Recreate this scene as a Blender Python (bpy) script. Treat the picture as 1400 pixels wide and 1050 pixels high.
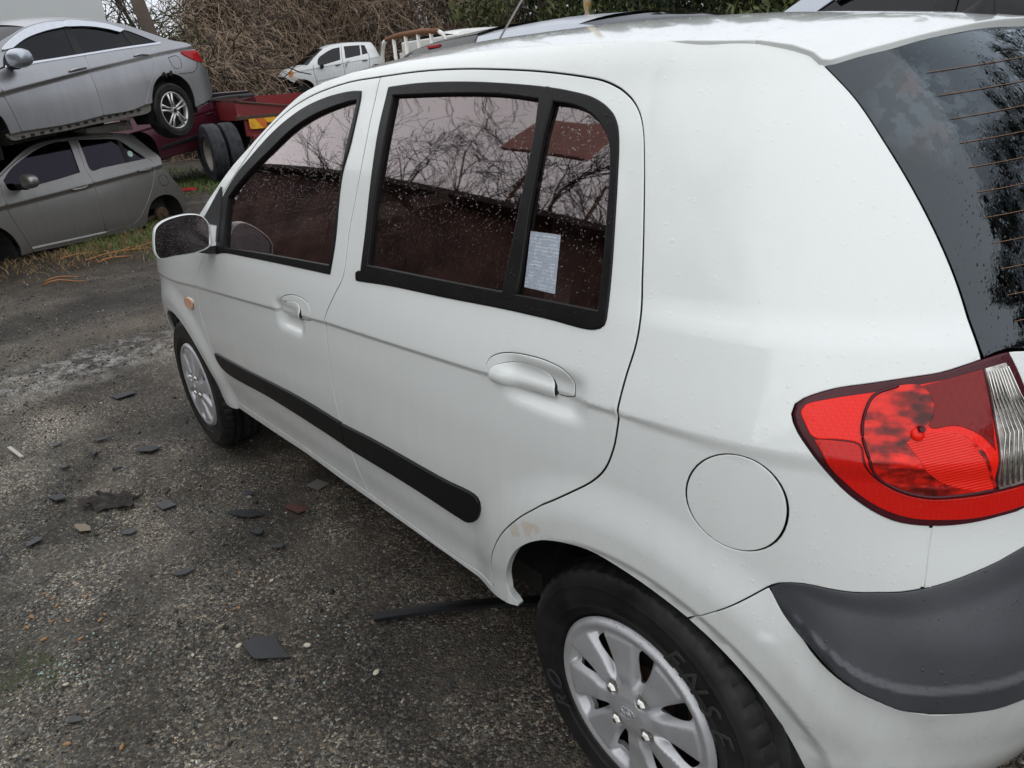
import bpy, bmesh, math, random
import numpy as np
from mathutils import Vector, Matrix, geometry
random.seed(7); RNG=np.random.default_rng(7)
for o in list(bpy.data.objects): bpy.data.objects.remove(o,do_unlink=True)
SC=bpy.context.scene; COL=SC.collection
# ---------------------------------------------------------------- camera
CAM_P=(-.6933,1.5849,1.41); YAW,PIT,ROL=-.6778,-.3975,-.0784; FPX=992.3
cam=bpy.data.cameras.new('camera'); camo=bpy.data.objects.new('camera',cam); COL.objects.link(camo)
_f=Vector((math.cos(YAW)*math.cos(PIT),math.sin(YAW)*math.cos(PIT),math.sin(PIT)))
_r=_f.cross(Vector((0,0,1))).normalized(); _u=_r.cross(_f)
_c,_s=math.cos(ROL),math.sin(ROL)
_R=_c*_r+_s*_u; _U=-_s*_r+_c*_u
camo.matrix_world=Matrix(((_R.x,_U.x,-_f.x,CAM_P[0]),(_R.y,_U.y,-_f.y,CAM_P[1]),(_R.z,_U.z,-_f.z,CAM_P[2]),(0,0,0,1)))
cam.sensor_width=36; cam.lens=FPX/1400*36; cam.clip_start=.02; cam.clip_end=800
SC.camera=camo
SC.render.resolution_x,SC.render.resolution_y=1024,768
# ---------------------------------------------------------------- sky and sun (overcast)
W=bpy.data.worlds.new('World'); SC.world=W; W.use_nodes=True
nt=W.node_tree; nt.nodes.clear()
out=nt.nodes.new('ShaderNodeOutputWorld'); bg=nt.nodes.new('ShaderNodeBackground')
sky=nt.nodes.new('ShaderNodeTexSky'); sky.sky_type='NISHITA'; sky.sun_disc=False
SUN_EL,SUN_AZ=math.radians(32),math.radians(100)      # azimuth from +X towards +Y
sky.sun_elevation=SUN_EL; sky.sun_rotation=math.pi/2-SUN_AZ; sky.air_density=1; sky.dust_density=3; sky.ozone_density=1
hsv=nt.nodes.new('ShaderNodeHueSaturation'); hsv.inputs['Saturation'].default_value=.12
mixc=nt.nodes.new('ShaderNodeMix'); mixc.data_type='RGBA'; mixc.inputs['Factor'].default_value=.85
mixc.inputs['B'].default_value=(9.6,10.1,10.9,1)       # the even grey-white cloud deck
nt.links.new(sky.outputs[0],hsv.inputs['Color']); nt.links.new(hsv.outputs[0],mixc.inputs['A'])
nt.links.new(mixc.outputs['Result'],bg.inputs['Color']); bg.inputs['Strength'].default_value=.084
nt.links.new(bg.outputs[0],out.inputs[0])
sl=bpy.data.lights.new('sun','SUN'); sl.energy=1.9; sl.angle=math.radians(170); sl.color=(1,.985,.95)
so=bpy.data.objects.new('sun',sl); COL.objects.link(so)
_sd=Vector((math.cos(SUN_EL)*math.cos(SUN_AZ),math.cos(SUN_EL)*math.sin(SUN_AZ),math.sin(SUN_EL)))
so.rotation_euler=_sd.to_track_quat('Z','Y').to_euler()
SC.view_settings.view_transform='Standard'; SC.view_settings.look='None'
SC.view_settings.exposure=.27; SC.view_settings.gamma=1
try: SC.view_settings.use_curve_mapping=False
except Exception: pass

# ---------------------------------------------------------------- node materials
class NT:
    def __init__(S,name):
        S.m=bpy.data.materials.new(name); S.m.use_nodes=True; S.t=S.m.node_tree
        S.b=S.t.nodes['Principled BSDF']; S.out=S.t.nodes['Material Output']; S._c=None
    def n(S,typ,**k):
        x=S.t.nodes.new('ShaderNode'+typ)
        for a,v in k.items():
            if a.startswith('i_'):
                q=a[2:]; x.inputs[int(q) if q.isdigit() else q.replace('_',' ')].default_value=v
            else: setattr(x,a,v)
        return x
    def l(S,a,b): S.t.links.new(a,b)
    def co(S):
        if S._c is None: S._c=S.n('TexCoord').outputs['Object']
        return S._c
    def noise(S,scale,detail=4,rough=.55,vec=None,dim='3D'):
        x=S.n('TexNoise',i_Scale=scale,i_Detail=detail,i_Roughness=rough); S.l(vec or S.co(),x.inputs['Vector']); return x.outputs['Fac']
    def vor(S,scale,feature='F1',out='Distance',vec=None,rnd=1):
        x=S.n('TexVoronoi',feature=feature,i_Scale=scale,i_Randomness=rnd); S.l(vec or S.co(),x.inputs['Vector']); return x.outputs[out]
    def ramp(S,fac,stops,interp='LINEAR'):
        x=S.n('ValToRGB'); S.l(fac,x.inputs[0]); cr=x.color_ramp; cr.interpolation=interp
        while len(cr.elements)<len(stops): cr.elements.new(.5)
        for e,(p,c) in zip(cr.elements,stops):
            e.position=p; e.color=(c,c,c,1) if not isinstance(c,(tuple,list)) else (*c,1)
        return x.outputs[0]
    def mix(S,fac,a,b,mode='MIX'):
        x=S.n('Mix',data_type='RGBA',blend_type=mode)
        for v,i in ((fac,0),(a,6),(b,7)):
            if hasattr(v,'links') or isinstance(v,bpy.types.NodeSocket): S.l(v,x.inputs[i])
            elif i==0: x.inputs[0].default_value=v
            else: x.inputs[i].default_value=(*v,1) if len(v)==3 else v
        return x.outputs[2]
    def math(S,op,a,b=0.,c=0.):
        x=S.n('Math',operation=op)
        for i,v in enumerate((a,b,c)):
            if isinstance(v,bpy.types.NodeSocket): S.l(v,x.inputs[i])
            else: x.inputs[i].default_value=v
        return x.outputs[0]
    def bump(S,h,strength=.3,dist=.01,nrm=None):
        x=S.n('Bump',i_Strength=strength,i_Distance=dist); S.l(h,x.inputs['Height'])
        if nrm is not None: S.l(nrm,x.inputs['Normal'])
        return x.outputs[0]
    def set(S,**k):
        for a,v in k.items():
            i=S.b.inputs[a.replace('_',' ')]
            if isinstance(v,bpy.types.NodeSocket): S.l(v,i)
            elif isinstance(v,(tuple,list)) and len(v)==3: i.default_value=(*v,1)
            else: i.default_value=v
        return S
def simple(name,col,rough=.5,metal=0,var=.15,scale=8,bump=0,bscale=60,coat=0,spec=.5):
    t=NT(name); f=t.noise(scale,4)
    c=t.mix(f,tuple(v*(1-var) for v in col),tuple(min(1,v*(1+var)) for v in col))
    r=t.math('MULTIPLY_ADD',t.noise(scale*2.3,3),.25,rough-.12)
    t.set(Base_Color=c,Roughness=r,Metallic=metal,Coat_Weight=coat,Specular_IOR_Level=spec)
    if bump: t.set(Normal=t.bump(t.noise(bscale,3),bump,.004))
    return t.m
def drops(t,scale,size,amount,vec=None):
    """height of sparse water beads: voronoi cells, only some of them wet"""
    v=t.n('TexVoronoi',i_Scale=scale); t.l(vec or t.co(),v.inputs['Vector'])
    sep=t.n('SeparateColor'); t.l(v.outputs['Color'],sep.inputs[0])
    keep=t.math('LESS_THAN',sep.outputs[0],amount)
    rad=t.math('MULTIPLY_ADD',sep.outputs[1],size*.8,size*.35)
    q=t.math('DIVIDE',v.outputs['Distance'],rad)
    d=t.math('SUBTRACT',1,t.math('MULTIPLY',q,q)); d=t.math('MAXIMUM',d,0); d=t.math('SQRT',d)
    return t.math('MULTIPLY',d,keep)
# ---------------------------------------------------------------- object helpers
def empty(name,loc=(0,0,0),rot=(0,0,0)):
    o=bpy.data.objects.new(name,None); COL.objects.link(o); o.location=loc; o.rotation_euler=rot; o.empty_display_size=.2; return o
def tag(o,label=None,cat=None,group=None,kind=None):
    if label: o['label']=label
    if cat: o['category']=cat
    if group: o['group']=group
    if kind: o['kind']=kind
    return o
def meshobj(name,V,F,mat,parent=None,normals=None,smooth=True,mats=None,mi=None):
    me=bpy.data.meshes.new(name); me.from_pydata([tuple(map(float,v)) for v in V],[],[tuple(int(i) for i in f) for f in F])
    for m in (mats or [mat]): me.materials.append(m)
    if mi is not None: me.polygons.foreach_set('material_index',np.asarray(mi,dtype=np.int32))
    if smooth: me.polygons.foreach_set('use_smooth',np.ones(len(me.polygons),dtype=bool))
    me.update()
    if normals is not None: me.normals_split_custom_set_from_vertices([tuple(map(float,n)) for n in normals])
    o=bpy.data.objects.new(name,me); COL.objects.link(o)
    if parent is not None: o.parent=parent
    return o
class MB:
    """collects shapes, then links them as ONE mesh object"""
    def __init__(S): S.V=[];S.F=[];S.M=[]
    def add(S,V,F,mi=0):
        n=len(S.V); S.V+= [tuple(map(float,v)) for v in V]; S.F+=[tuple(int(i)+n for i in f) for f in F]; S.M+=[mi]*len(F); return S
    def box(S,c,d,rz=0,mi=0,bev=0,R=None):
        x,y,z=[v/2 for v in d]
        M=Matrix.Rotation(rz,3,'Z') if R is None else R
        if bev<=0:
            P=[(a*x,b*y,e*z) for a in(-1,1) for b in(-1,1) for e in(-1,1)]
            F=[(0,1,3,2),(4,6,7,5),(0,4,5,1),(2,3,7,6),(0,2,6,4),(1,5,7,3)]
        else:
            bm=bmesh.new(); bmesh.ops.create_cube(bm,size=1)
            for v in bm.verts: v.co=Vector((v.co.x*2*x,v.co.y*2*y,v.co.z*2*z))
            bmesh.ops.bevel(bm,geom=bm.edges[:],offset=bev,segments=2,affect='EDGES',profile=.6)
            bm.verts.index_update(); P=[v.co.copy() for v in bm.verts]; F=[[v.index for v in f.verts] for f in bm.faces]; bm.free()
        return S.add([M@Vector(p)+Vector(c) for p in P],F,mi)
    def tube(S,pts,r,n=6,mi=0,cap=True):
        pts=[Vector(p) for p in pts]; rs=r if isinstance(r,(list,tuple)) else [r]*len(pts)
        V=[];F=[];up=Vector((0,0,1))
        for i,p in enumerate(pts):
            t=(pts[min(i+1,len(pts)-1)]-pts[max(i-1,0)]).normalized()
            a=t.cross(up if abs(t.z)<.9 else Vector((1,0,0))).normalized(); b=t.cross(a)
            for k in range(n):
                q=2*math.pi*k/n; V.append(p+rs[i]*(math.cos(q)*a+math.sin(q)*b))
        for i in range(len(pts)-1):
            for k in range(n): F.append((i*n+k,i*n+(k+1)%n,(i+1)*n+(k+1)%n,(i+1)*n+k))
        if cap: F.append(tuple(range(n))[::-1]); F.append(tuple(range((len(pts)-1)*n,len(pts)*n)))
        return S.add(V,F,mi)
    def lathe(S,prof,n=48,axis='Y',c=(0,0,0),mi=0,close=False):
        V=[];F=[];m=len(prof)
        for k in range(n):
            q=2*math.pi*k/n
            for r,h in prof:
                a,b=r*math.cos(q),r*math.sin(q)
                p={'Y':(a,h,b),'Z':(a,b,h),'X':(h,a,b)}[axis]; V.append(tuple(p[i]+c[i] for i in range(3)))
        for k in range(n):
            for j in range(m-1 if not close else m):
                j2=(j+1)%m; F.append((k*m+j,k*m+j2,((k+1)%n)*m+j2,((k+1)%n)*m+j))
        return S.add(V,F,mi)
    def prism(S,poly,h0,h1,plane='XY',mi=0):
        """polygon in a plane, thickened along the third axis"""
        n=len(poly)
        def p3(a,b,h): return {'XY':(a,b,h),'XZ':(a,h,b),'YZ':(h,a,b)}[plane]
        V=[p3(a,b,h0) for a,b in poly]+[p3(a,b,h1) for a,b in poly]
        tri=geometry.tessellate_polygon([[Vector((a,b,0)) for a,b in poly]])
        F=[t for t in tri]+[tuple(i+n for i in t)[::-1] for t in tri]+[(i,(i+1)%n,n+(i+1)%n,n+i) for i in range(n)]
        return S.add(V,F,mi)
    def build(S,name,mat,parent=None,smooth=False,mats=None,auto=None):
        o=meshobj(name,S.V,S.F,mat,parent,smooth=smooth,mats=mats,mi=S.M if mats else None)
        bm=bmesh.new(); bm.from_mesh(o.data); bmesh.ops.recalc_face_normals(bm,faces=bm.faces); bm.to_mesh(o.data); bm.free()
        if auto is not None:
            o.data.polygons.foreach_set('use_smooth',np.ones(len(o.data.polygons),dtype=bool))
            bm=bmesh.new(); bm.from_mesh(o.data)
            for e in bm.edges:
                if len(e.link_faces)==2 and e.calc_face_angle(0)>auto: e.smooth=False
            bm.to_mesh(o.data); bm.free()
        return o
# ---------------------------------------------------------------- curves and skin panels
def catmull(p,step,closed):
    p=np.asarray(p,float); n=len(p)
    if n==2 and not closed:
        k=max(1,int(np.linalg.norm(p[1]-p[0])/step)); t=np.linspace(0,1,k+1)[:,None]; return p[0]*(1-t)+p[1]*t
    out=[]
    for i in range(n if closed else n-1):
        g=lambda j:(p[j%n] if closed else (p[j] if 0<=j<n else (2*p[0]-p[1] if j<0 else 2*p[-1]-p[-2])))
        a,b,c,d=g(i-1),g(i),g(i+1),g(i+2)
        L=lambda u,v:max(np.linalg.norm(v-u),1e-6)**.5
        t0=0;t1=t0+L(a,b);t2=t1+L(b,c);t3=t2+L(c,d)
        k=max(1,int(np.linalg.norm(c-b)/step+.5))
        for t in np.linspace(t1,t2,k,endpoint=False):
            A1=(t1-t)/(t1-t0)*a+(t-t0)/(t1-t0)*b;A2=(t2-t)/(t2-t1)*b+(t-t1)/(t2-t1)*c;A3=(t3-t)/(t3-t2)*c+(t-t2)/(t3-t2)*d
            B1=(t2-t)/(t2-t0)*A1+(t-t0)/(t2-t0)*A2;B2=(t3-t)/(t3-t1)*A2+(t-t1)/(t3-t1)*A3
            out.append((t2-t)/(t2-t1)*B1+(t-t1)/(t2-t1)*B2)
    if not closed: out.append(p[-1])
    return np.array(out)
def curve(spec,step=.012):
    """closed outline; None after a point marks a corner there"""
    pts=[];corner=[]
    for p in spec:
        if p is None: corner[-1]=True
        else: pts.append(p);corner.append(False)
    n=len(pts)
    if not any(corner): return catmull(pts,step,True)
    k=corner.index(True); pts=pts[k:]+pts[:k]; corner=corner[k:]+corner[:k]
    ci=[i for i,c in enumerate(corner) if c]+[n]; out=[]
    for a,b in zip(ci[:-1],ci[1:]):
        seg=[pts[i%n] for i in range(a,b+1)]
        out.append(catmull(seg,step,False)[:-1])
    return np.concatenate(out)
def joined(*edges):
    """open edges, end to end, to one closed outline with corners at the joints"""
    spec=[];near=lambda a,b:np.hypot(a[0]-b[0],a[1]-b[1])<.004
    for e in edges:
        e=[p for p in e if p is not None]
        if spec and near(spec[-2],e[0]): e=e[1:]
        elif len(e)>1: e=[e[0],None]+e[1:]
        spec+=e+[None]
    if near(spec[0],spec[-2]): spec=spec[2:] if spec[1] is None else spec[1:]
    return spec
def area(p): x,y=p[:,0],p[:,1]; return .5*np.sum(x*np.roll(y,-1)-y*np.roll(x,-1))
def inset(p,d):
    if d==0: return p
    if area(p)<0: p=p[::-1]
    a=np.roll(p,1,0);b=np.roll(p,-1,0)
    e1=p-a;e2=b-p
    e1/=np.linalg.norm(e1,axis=1,keepdims=True)+1e-12;e2/=np.linalg.norm(e2,axis=1,keepdims=True)+1e-12
    n1=np.stack([-e1[:,1],e1[:,0]],1);n2=np.stack([-e2[:,1],e2[:,0]],1)
    n=n1+n2;c=np.maximum(1+(n1*n2).sum(1),.35)
    return p+n/c[:,None]*d
def inside(poly,q):
    x,y=q[:,0],q[:,1];r=np.zeros(len(q),bool);a=poly;b=np.roll(poly,-1,0)
    for (x1,y1),(x2,y2) in zip(a,b):
        if y1==y2: continue
        c=((y1>y)!=(y2>y))&(x<(x2-x1)*(y-y1)/(y2-y1)+x1); r^=c
    return r
def segdist(q,loops,cell):
    """True for points nearer than cell to any loop vertex"""
    P=np.concatenate(loops); keys=set(); r=np.zeros(len(q),bool)
    for i in range(0,len(q),2000):
        d=((q[i:i+2000,None]-P[None])**2).sum(-1).min(1); r[i:i+2000]=d<cell*cell
    return r
def skin_geo(sheet,outer,holes=(),gap=.002,grid=.016,lip=.012,rnd=.0018,off=0.,extra=None,dfun=None,flip=False,clamp=None,hgap=None):
    """one panel cut from a smooth sheet: rounded edges and an inward lip. returns V,F,N"""
    loops=[inset(outer,gap)]
    for h in holes: 
        hh=h if area(h)>0 else h[::-1]
        loops.append(inset(hh,-(gap if hgap is None else hgap))[::-1])
    if area(loops[0])<0: loops[0]=loops[0][::-1]
    if clamp is not None: loops[0][:,0]=np.maximum(loops[0][:,0],clamp)
    lo=loops[0].min(0);hi=loops[0].max(0)
    gx,gy=np.meshgrid(np.arange(lo[0]+grid*.5,hi[0],grid),np.arange(lo[1]+grid*.5,hi[1],grid*.9))
    gx[::2]+=grid*.5
    q=np.stack([gx.ravel(),gy.ravel()],1)
    if extra is not None and len(extra):
        ex=np.asarray(extra,float); k=segdist(q,[ex],grid*.45); q=np.concatenate([q[~k],ex])
    q=q[inside(loops[0],q)]
    for h in loops[1:]: q=q[~inside(h,q)]
    q=q[~segdist(q,loops,grid*.42 if extra is None else min(grid*.42,.005))]
    verts=np.concatenate(loops+[q]); edges=[];k=0
    for L in loops:
        n=len(L); edges+=[(k+i,k+(i+1)%n) for i in range(n)]; k+=n
    nb=k
    vo,eo,fo,ov,oe,of=geometry.delaunay_2d_cdt([Vector((float(a),float(b))) for a,b in verts],edges,[],0,1e-7)
    V2=np.array([(v.x,v.y) for v in vo]); back={}
    for i,o in enumerate(ov):
        for j in o: back[j]=i
    F=np.array([f for f in fo if len(f)==3]); cen=V2[F].mean(1)
    ok=inside(loops[0],cen)
    for h in loops[1:]: ok&=~inside(h,cen)
    F=F[ok]
    tri=V2[F]; ar=(tri[:,1,0]-tri[:,0,0])*(tri[:,2,1]-tri[:,0,1])-(tri[:,2,0]-tri[:,0,0])*(tri[:,1,1]-tri[:,0,1])
    F[ar<0]=F[ar<0][:,::-1]
    Pf,Nf=sheet
    P=Pf(V2[:,0],V2[:,1]);N=Nf(V2[:,0],V2[:,1])
    if dfun is not None:
        e=.0015
        h0=dfun(V2[:,0],V2[:,1]);Q=lambda a,b:Pf(a,b)+Nf(a,b)*dfun(a,b)[:,None]
        da=Q(V2[:,0]+e,V2[:,1])-Q(V2[:,0]-e,V2[:,1]);db=Q(V2[:,0],V2[:,1]+e)-Q(V2[:,0],V2[:,1]-e)
        n2=np.cross(db,da);n2/=np.linalg.norm(n2,axis=1,keepdims=True)+1e-12
        n2*=np.sign((n2*N).sum(1))[:,None]
        P=P+N*h0[:,None];N=n2
    if off: P=P+N*off
    # triangle orientation: outward = N
    t=P[F];fn=np.cross(t[:,1]-t[:,0],t[:,2]-t[:,0])
    if ((fn*N[F].mean(1)).sum(1)).mean()<0: F=F[:,::-1]; sgn=-1
    else: sgn=1
    V=[P];NN=[N];FF=[F];base=len(P);LM=[np.zeros(len(F),bool)]
    if lip>0:
        k=0
        for L in loops:
            n=len(L); idx=np.array([back[k+i] for i in range(n)]); k+=n
            p=P[idx];nm=N[idx];tg=np.roll(p,-1,0)-np.roll(p,1,0);tg/=np.linalg.norm(tg,axis=1,keepdims=True)+1e-12
            ou=np.cross(tg,nm)*sgn   # away from the panel
            r1=p+ou*rnd*.7-nm*rnd*.3;r2=p+ou*rnd-nm*rnd;r3=p+ou*rnd-nm*lip
            n1=nm*.75+ou*.66;n2=ou
            n1/=np.linalg.norm(n1,axis=1,keepdims=True)
            V+=[r1,r2,r3];NN+=[n1,n2,n2]
            rows=[idx,base+np.arange(n),base+n+np.arange(n),base+2*n+np.arange(n)];base+=3*n
            for ri,(a,b) in enumerate(zip(rows[:-1],rows[1:])):
                an,bn=np.roll(a,-1),np.roll(b,-1)
                f=np.stack([a,b,bn,an],1)
                if sgn<0: f=f[:,::-1]
                FF.append(np.stack([f[:,0],f[:,1],f[:,2]],1));FF.append(np.stack([f[:,0],f[:,2],f[:,3]],1)); LM+=[np.full(2*n,ri==2)]
    return np.concatenate(V),np.concatenate(FF),np.concatenate(NN),np.concatenate(LM)
def mirrored(g):
    m=np.array([1,-1,1]); return (g[0]*m,g[1][:,::-1],g[2]*m)+tuple(g[3:])
def both(g):
    b=mirrored(g); return (np.concatenate([g[0],b[0]]),np.concatenate([g[1],b[1]+len(g[0])]),np.concatenate([g[2],b[2]]))+((np.concatenate([g[3],g[3]]),) if len(g)>3 else ())
def put(name,g,mat,parent=None):
    """link a panel; the deep side of its lip is the grimy joint, except round the wheel arches"""
    if len(g)>3 and mat is not None and mat.get('joint') and g[3].any():
        mk=g[3].copy()
        if mat['joint']==1:
            c=g[0][g[1]].mean(1)
            for w in (RD_C,FD_C): mk&=~((np.hypot(c[:,0]-w[0],c[:,2]-w[1])<.375)&(c[:,2]<.66))
        return meshobj(name,g[0],g[1],None,parent,normals=g[2],mats=[mat,M['joint']],mi=mk.astype(int))
    return meshobj(name,g[0],g[1],mat,parent,normals=g[2])
def rev(e): return list(e)[::-1]

# ---- surf.py : body surfaces (shared) ----
def interp(x,xp,fp):
    # smooth monotone-ish cubic (pchip) interpolation
    xp=np.asarray(xp,float);fp=np.asarray(fp,float);x=np.clip(np.asarray(x,float),xp[0],xp[-1])
    h=np.diff(xp);d=np.diff(fp)/h;m=np.zeros_like(xp)
    for i in range(1,len(xp)-1):
        if d[i-1]*d[i]>0:
            w1=2*h[i]+h[i-1];w2=h[i]+2*h[i-1];m[i]=(w1+w2)/(w1/d[i-1]+w2/d[i])
    m[0]=d[0];m[-1]=d[-1]
    i=np.clip(np.searchsorted(xp,x,side='right')-1,0,len(xp)-2)
    t=(x-xp[i])/h[i];t2=t*t;t3=t2*t
    return (2*t3-3*t2+1)*fp[i]+(t3-2*t2+t)*h[i]*m[i]+(-2*t3+3*t2)*fp[i+1]+(t3-t2)*h[i]*m[i+1]
def sstep(a,b,x):
    t=np.clip((x-a)/(b-a),0,1);return t*t*(3-2*t)
class Body:
    """half body: s along the plan outline (rear centre .. left side .. front centre), z height"""
    def __init__(S,zY,Y,zR,XR,zF,XF,xk=.2,xm=1.75,xc=1.15,kz=((0,2),(.02,.02)),nr=3.3,nf=2.8,LR=.95,LF=1.4,disp=None):
        S.zY,S.Y,S.zR,S.XR,S.zF,S.XF=zY,Y,zR,XR,zF,XF
        S.xk,S.xm,S.xc,S.kz,S.nr,S.nf,S.LR,S.LF,S.disp=xk,xm,xc,kz,nr,nf,LR,LF,disp
    def base(S,s,z):
        s=np.asarray(s,float);z=np.asarray(z,float);s,z=np.broadcast_arrays(s,z)
        Y=interp(z,S.zY,S.Y);k=np.interp(z,*S.kz)
        ar=S.xk-interp(z,S.zR,S.XR);af=interp(z,S.zF,S.XF)-S.xm
        ph=np.clip((S.xk-s)/S.LR,0,1.0)*np.pi/2;nr=S.nr(z) if callable(S.nr) else S.nr
        c,n=np.abs(np.cos(ph)),np.sin(ph);r=(c**nr+n**nr)**(-1/nr)
        xr=S.xk-ar*r*n;fr=r*c
        ph2=np.clip((s-S.xm)/S.LF,0,1.0)*np.pi/2;nf=S.nf
        c2,n2=np.abs(np.cos(ph2)),np.sin(ph2);r2=(c2**nf+n2**nf)**(-1/nf)
        xf=S.xm+af*r2*n2;ff=r2*c2
        x=np.where(s<S.xk,xr,np.where(s>S.xm,xf,s));fac=np.where(s<S.xk,fr,np.where(s>S.xm,ff,1))
        y=(Y-k*(np.clip(x,S.xk-.6,S.xm+.6)-S.xc)**2)*fac
        return np.stack([x,y,z],-1)
    def nrm(S,f,s,z,e=2e-3):
        a=f(s+e,z)-f(s-e,z);b=f(s,z+e)-f(s,z-e);n=np.cross(b,a)
        n/=np.linalg.norm(n,axis=-1,keepdims=True)+1e-12
        return n
    def P(S,s,z):
        p=S.base(s,z)
        if S.disp is not None:
            p=p+S.nrm(S.base,s,z)*S.disp(np.asarray(s,float),np.asarray(z,float),p)[...,None]
        return p
    def N(S,s,z,e=1e-3): return S.nrm(S.P,s,z,e)

def getz_nr(z): return interp(z,[.2,.5,.8,1.1,1.4],[2.9,3.3,3.4,3.1,2.9])
RD_C=(0.02,.285);FD_C=(2.455,.285)
def crease_z(s): return np.interp(s,[-.3,0,.4,1.0,2.0,2.8],[.903,.903,.888,.869,.805,.74])
def getz_disp(s,z,p):
    d=z-crease_z(s);w=.012+.02*sstep(.1,-.15,s)
    a=.0062*sstep(2.75,2.3,s)
    D=a*np.where(d>0,np.exp(-np.abs(d)/.08),1-sstep(0,w,-d))
    # wheel arch flares
    for c,R,F in ((RD_C,.335,.016),(FD_C,.335,.014)):
        rr=np.hypot(p[...,0]-c[0],(z-c[1])*1.0)
        D=D+F*(1-sstep(.05,.15,rr-R))*sstep(.15,.35,z)
        D=D-.006*(1-sstep(-.004,.016,rr-R))*sstep(.15,.35,z)
    # soft shoulder where the rear pillar meets the quarter
    q=sstep(.12,-.02,s)
    D=D+q*.007*(sstep(1.08,1.03,z)-1)
    # handle scoops
    for hs,hz,L in ((.215,.893,.085),(1.235,.835,.075)):
        u=(s-hs)/L;v=(z-hz)/.036
        D=D-.018*np.exp(-(np.abs(u)**6+np.abs(v)**4))
    return D
GZ=Body(zY=[.15,.22,.30,.37,.45,.55,.65,.75,.85,.92,1.0,1.1,1.2,1.3,1.38,1.45,1.47],
  Y=[.74,.775,.79,.797,.811,.822,.826,.825,.818,.807,.785,.751,.714,.672,.633,.596,.575],
  zR=[.2,.35,.5,.62,.72,.8,.95,1.02,1.1,1.2,1.3,1.4,1.47],
  XR=[-.535,-.58,-.602,-.60,-.578,-.555,-.535,-.515,-.475,-.415,-.345,-.255,-.17],
  zF=[.2,.4,.6,.75,.9,1.0,1.5],XF=[3.17,3.22,3.21,3.15,3.10,3.05,3.0],
  xm=2.25,xc=1.55,LF=.95,kz=((.3,.9,1.0,1.45),(.0115,.0115,.015,.032)),nr=getz_nr,nf=3.0,disp=None)
ROOF_E=[(1.99,1.053),(1.87,1.134),(1.74,1.215),(1.64,1.267),(1.53,1.325),(1.42,1.381),(1.34,1.413),(1.24,1.435),(1.09,1.453),(.9,1.464),(.7,1.468),(.48,1.466),(.25,1.457),(.05,1.447),(-.1,1.437),(-.155,1.428),(-.185,1.415),(-.2,1.402)]
_e=np.array([GZ.base(s,z) for s,z in ROOF_E])[::-1]
def roof_z(x,y):
    xe=_e[:,0];i=slice(0,len(xe))
    yE=np.interp(x,xe,_e[:,1]);zE=np.interp(x,xe,_e[:,2])
    zc=interp(x,[-.22,-.1,.05,.3,.6,.9,1.2,1.45],[1.442,1.462,1.480,1.502,1.515,1.516,1.502,1.470])
    t=np.clip(np.abs(y)/yE,0,1.05)
    return zE+(zc-zE)*(1-t**2.2)

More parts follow.
